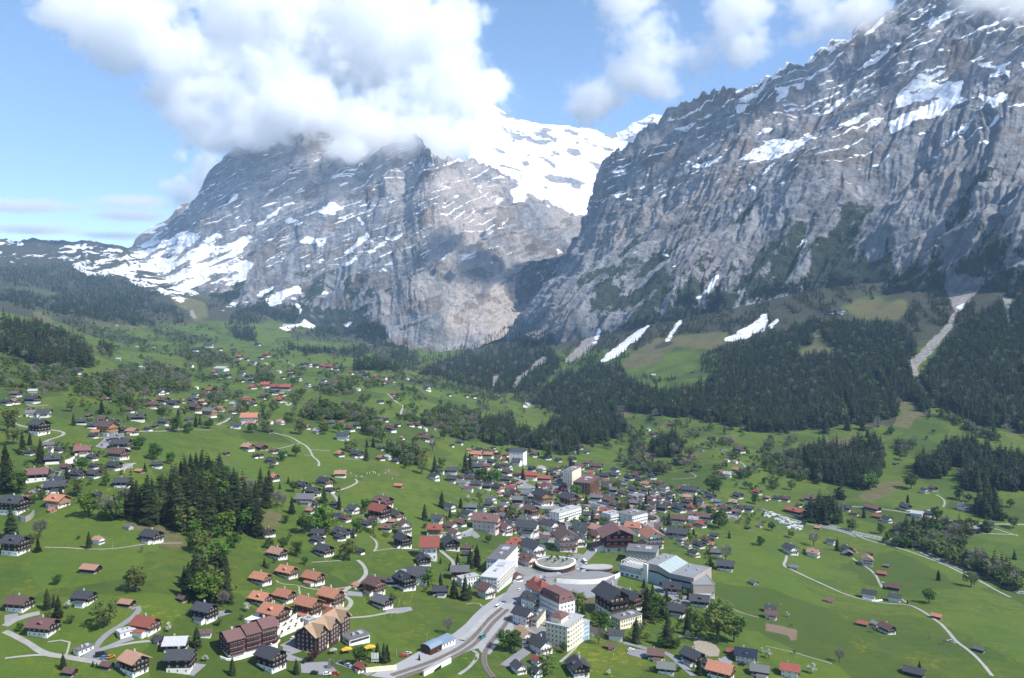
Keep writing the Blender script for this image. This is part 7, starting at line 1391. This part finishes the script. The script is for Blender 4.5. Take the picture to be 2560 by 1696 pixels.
cp = defaultdict(list)
for c in CARS: cp[(c['c'], 'parked car', anchor(c['px'], c['py']))].append(c)
call(cp, lambda c: 'car', lambda c: 'cars parked along the village streets')
# ---------------------------------------------------------------- air between the camera and the mountains
bm = bmesh.new(); bmesh.ops.create_cube(bm, size=1.0)
for v in bm.verts:
    v.co = Vector((v.co.x * 26000, 4350 + v.co.y * 11500, -330 + (v.co.z + 0.5) * 2700))
me = bpy.data.meshes.new('haze'); bm.to_mesh(me); bm.free()
hz = bpy.data.objects.new('haze', me); COL.objects.link(hz)
hm = bpy.data.materials.new('air'); hm.use_nodes = True; hn = hm.node_tree; hn.nodes.clear()
ho = hn.nodes.new('ShaderNodeOutputMaterial'); hv = hn.nodes.new('ShaderNodeVolumePrincipled')
hv.inputs['Color'].default_value = (0.43, 0.67, 1.0, 1); hv.inputs['Density'].default_value = 4.2e-5; hv.inputs['Anisotropy'].default_value = 0.0
hn.links.new(hv.outputs[0], ho.inputs['Volume']); me.materials.append(hm)
hm.cycles.homogeneous_volume = True
tag(hz, 'thin blue summer haze filling the valley air', kind='stuff')
# ---------------------------------------------------------------- clouds: grids of cloud water
def cloud_material(name, dens, aniso=0.0):
    m = bpy.data.materials.new(name); m.use_nodes = True; n = m.node_tree; n.nodes.clear()
    o = n.nodes.new('ShaderNodeOutputMaterial'); v = n.nodes.new('ShaderNodeVolumePrincipled')
    v.inputs['Color'].default_value = (1.0, 1.0, 1.0, 1); v.inputs['Density'].default_value = dens; v.inputs['Anisotropy'].default_value = aniso
    n.links.new(v.outputs[0], o.inputs['Volume']); return m
def cloud(puffs, label, dens, voxel=22.0, nscale=420.0, namp=0.75, soft=0.35, seed=0.0, squash=1.0):
    """puffs: photograph column, row, distance, radius across, radius up, radius deep (metres)"""
    E = [(unproj(a, b, c), (r1, r3, r2)) for a, b, c, r1, r2, r3 in puffs]
    lo = np.min([c - np.array(r) * 1.45 for c, r in E], 0); hi = np.max([c + np.array(r) * 1.45 for c, r in E], 0)
    g = bpy.data.node_groups.new('cloud_grid', 'GeometryNodeTree')
    g.interface.new_socket('Geometry', in_out='OUTPUT', socket_type='NodeSocketGeometry')
    N = g.nodes; Lk = g.links.new
    out = N.new('NodeGroupOutput'); vc = N.new('GeometryNodeVolumeCube')
    vc.inputs['Min'].default_value = tuple(lo); vc.inputs['Max'].default_value = tuple(hi)
    for k, ax in enumerate('XYZ'): vc.inputs['Resolution ' + ax].default_value = max(8, int((hi[k] - lo[k]) / voxel))
    pos = N.new('GeometryNodeInputPosition').outputs[0]
    def vm(op, a, b):
        n = N.new('ShaderNodeVectorMath'); n.operation = op
        for i, q in enumerate((a, b)):
            if q is None: continue
            if isinstance(q, bpy.types.NodeSocket): Lk(q, n.inputs[i])
            else: n.inputs[i].default_value = q
        return n
    def mm(op, a, b=0.0, c=0.0):
        n = N.new('ShaderNodeMath'); n.operation = op
        for i, q in enumerate((a, b, c)):
            if isinstance(q, bpy.types.NodeSocket): Lk(q, n.inputs[i])
            else: n.inputs[i].default_value = q
        return n.outputs[0]
    def noise(scale, detail, rough, off):
        sp = vm('ADD', vm('MULTIPLY', pos, (1.0, 1.0, squash)).outputs[0], (off, off * 0.37, off * 1.7)).outputs[0]
        n = N.new('ShaderNodeTexNoise'); n.inputs['Scale'].default_value = 1.0 / scale; n.inputs['Detail'].default_value = detail; n.inputs['Roughness'].default_value = rough
        Lk(sp, n.inputs['Vector']); return n.outputs[0]
    d = None
    for c, r in E:
        q = vm('MULTIPLY', vm('SUBTRACT', pos, tuple(c)).outputs[0], tuple(1.0 / k for k in r)).outputs[0]
        l = vm('LENGTH', q, None).outputs['Value']
        d = l if d is None else mm('SMOOTH_MIN', d, l, 0.35)
    n1 = mm('MULTIPLY', mm('SUBTRACT', noise(nscale, 8, 0.62, seed * 1000.0), 0.5), namp * 2.2)
    n1 = mm('ADD', n1, mm('MULTIPLY', mm('SUBTRACT', noise(nscale * .28, 5, 0.65, seed * 1000.0 + 333.0), 0.5), namp * 1.5))
    n1 = mm('ADD', n1, mm('MULTIPLY', mm('SUBTRACT', noise(nscale * .09, 3, 0.6, seed * 1000.0 + 777.0), 0.5), namp * .5))
    val = mm('ADD', mm('SUBTRACT', 1.0, d), n1)
    mr = N.new('ShaderNodeMapRange'); mr.interpolation_type = 'SMOOTHSTEP'; Lk(val, mr.inputs[0]); mr.inputs[1].default_value = 0.0; mr.inputs[2].default_value = soft
    Lk(mr.outputs[0], vc.inputs['Density'])
    sm = N.new('GeometryNodeSetMaterial'); Lk(vc.outputs[0], sm.inputs[0]); sm.inputs['Material'].default_value = cloud_material('cloud_water', dens)
    Lk(sm.outputs[0], out.inputs[0])
    me = bpy.data.meshes.new('cloud'); o = bpy.data.objects.new('cloud', me); COL.objects.link(o)
    me.materials.append(sm.inputs['Material'].default_value)
    md = o.modifiers.new('grid', 'NODES'); md.node_group = g
    tag(o, label, kind='stuff'); return o
cloud([ # the great cumulus that swallows the summit
 (200,60,7000,330,200,380),(340,60,7000,430,300,450),(470,150,7000,450,300,450),(560,230,7000,420,260,430),(640,300,6900,430,240,420),(700,200,7100,480,330,480),
 (800,90,7200,600,420,520),(960,60,7200,560,430,520),(1090,110,7100,420,380,450),(1130,240,6900,430,330,430),(1010,270,6800,470,380,430),(760,270,6500,300,160,300),(760,240,6600,330,200,330),(830,300,6450,330,180,300),(900,320,6500,380,220,340),(1060,350,6300,400,190,330),
 (300,130,7000,300,180,350),(420,230,7000,300,170,350),(510,300,6950,280,150,330),(420,-20,7300,600,300,500),(600,80,7500,560,330,420),(760,-60,7500,800,360,500),(940,170,7500,600,330,420),(1000,-80,7400,500,300,450),
 (560,350,6900,260,150,300),(640,345,6700,200,130,260),(860,380,6000,200,90,230),(1190,350,6500,250,150,280),(620,20,7200,420,300,420),(1230,215,7100,160,140,200)],
 'great white cumulus swallowing the summit of the broad mountain', 0.0062, voxel=14, nscale=540, namp=1.25, soft=0.45)
cloud([(1560,0,4400,215,215,180),(1600,110,4400,205,195,180),(1570,190,4400,235,150,180),(1500,240,4400,200,140,160),(1450,285,4400,140,95,130),(1720,140,4400,235,130,170),(1830,80,4400,190,200,170),(1860,10,4400,170,170,160),(1640,215,4400,190,110,150),(1850,130,4350,140,110,140)],
 'ragged thin cloud drifting in the blue gap beside the cliff mountain', 0.0125, voxel=11, nscale=240, namp=1.3, soft=1.0, seed=3)
cloud([(2060,60,4000,140,105,140),(2000,90,4050,110,60,110),(2120,35,3950,150,115,130),(2050,5,4000,160,120,140),(2180,40,3800,110,70,100),(2010,20,4000,120,90,120)],
 'small cloud clinging to the left ridge of the cliff mountain', 0.016, voxel=16, nscale=200, namp=1.2, soft=0.9, seed=5)
cloud([(2440,0,3350,140,75,110),(2540,15,3250,170,95,130),(2640,10,3150,170,110,130),(2400,-30,3400,110,70,100)],
 'grey-white cloud hanging over the upper edge of the cliff mountain', 0.016, voxel=18, nscale=230, namp=1.1, soft=0.9, seed=7)
cloud([(500,430,10800,230,300,240),(470,480,10800,300,250,240),(440,480,10800,210,190,220),(530,400,10800,200,150,200),(460,395,10800,110,150,120),(480,530,10800,220,160,200)],
 'small pale puff behind the left shoulder of the broad mountain', 0.008, voxel=24, nscale=230, namp=1.2, soft=0.9, seed=9)
cloud([(60,515,12500,1300,130,500),(330,505,12500,900,100,500),(330,540,12500,800,90,500),(100,575,12500,900,70,500),(300,590,12500,900,60,500),(-200,540,12500,1100,140,500)],
 'thin lavender veil of cloud low over the left horizon', 0.0055, voxel=45, nscale=1100, namp=0.4, soft=1.0, seed=11, squash=5.0)
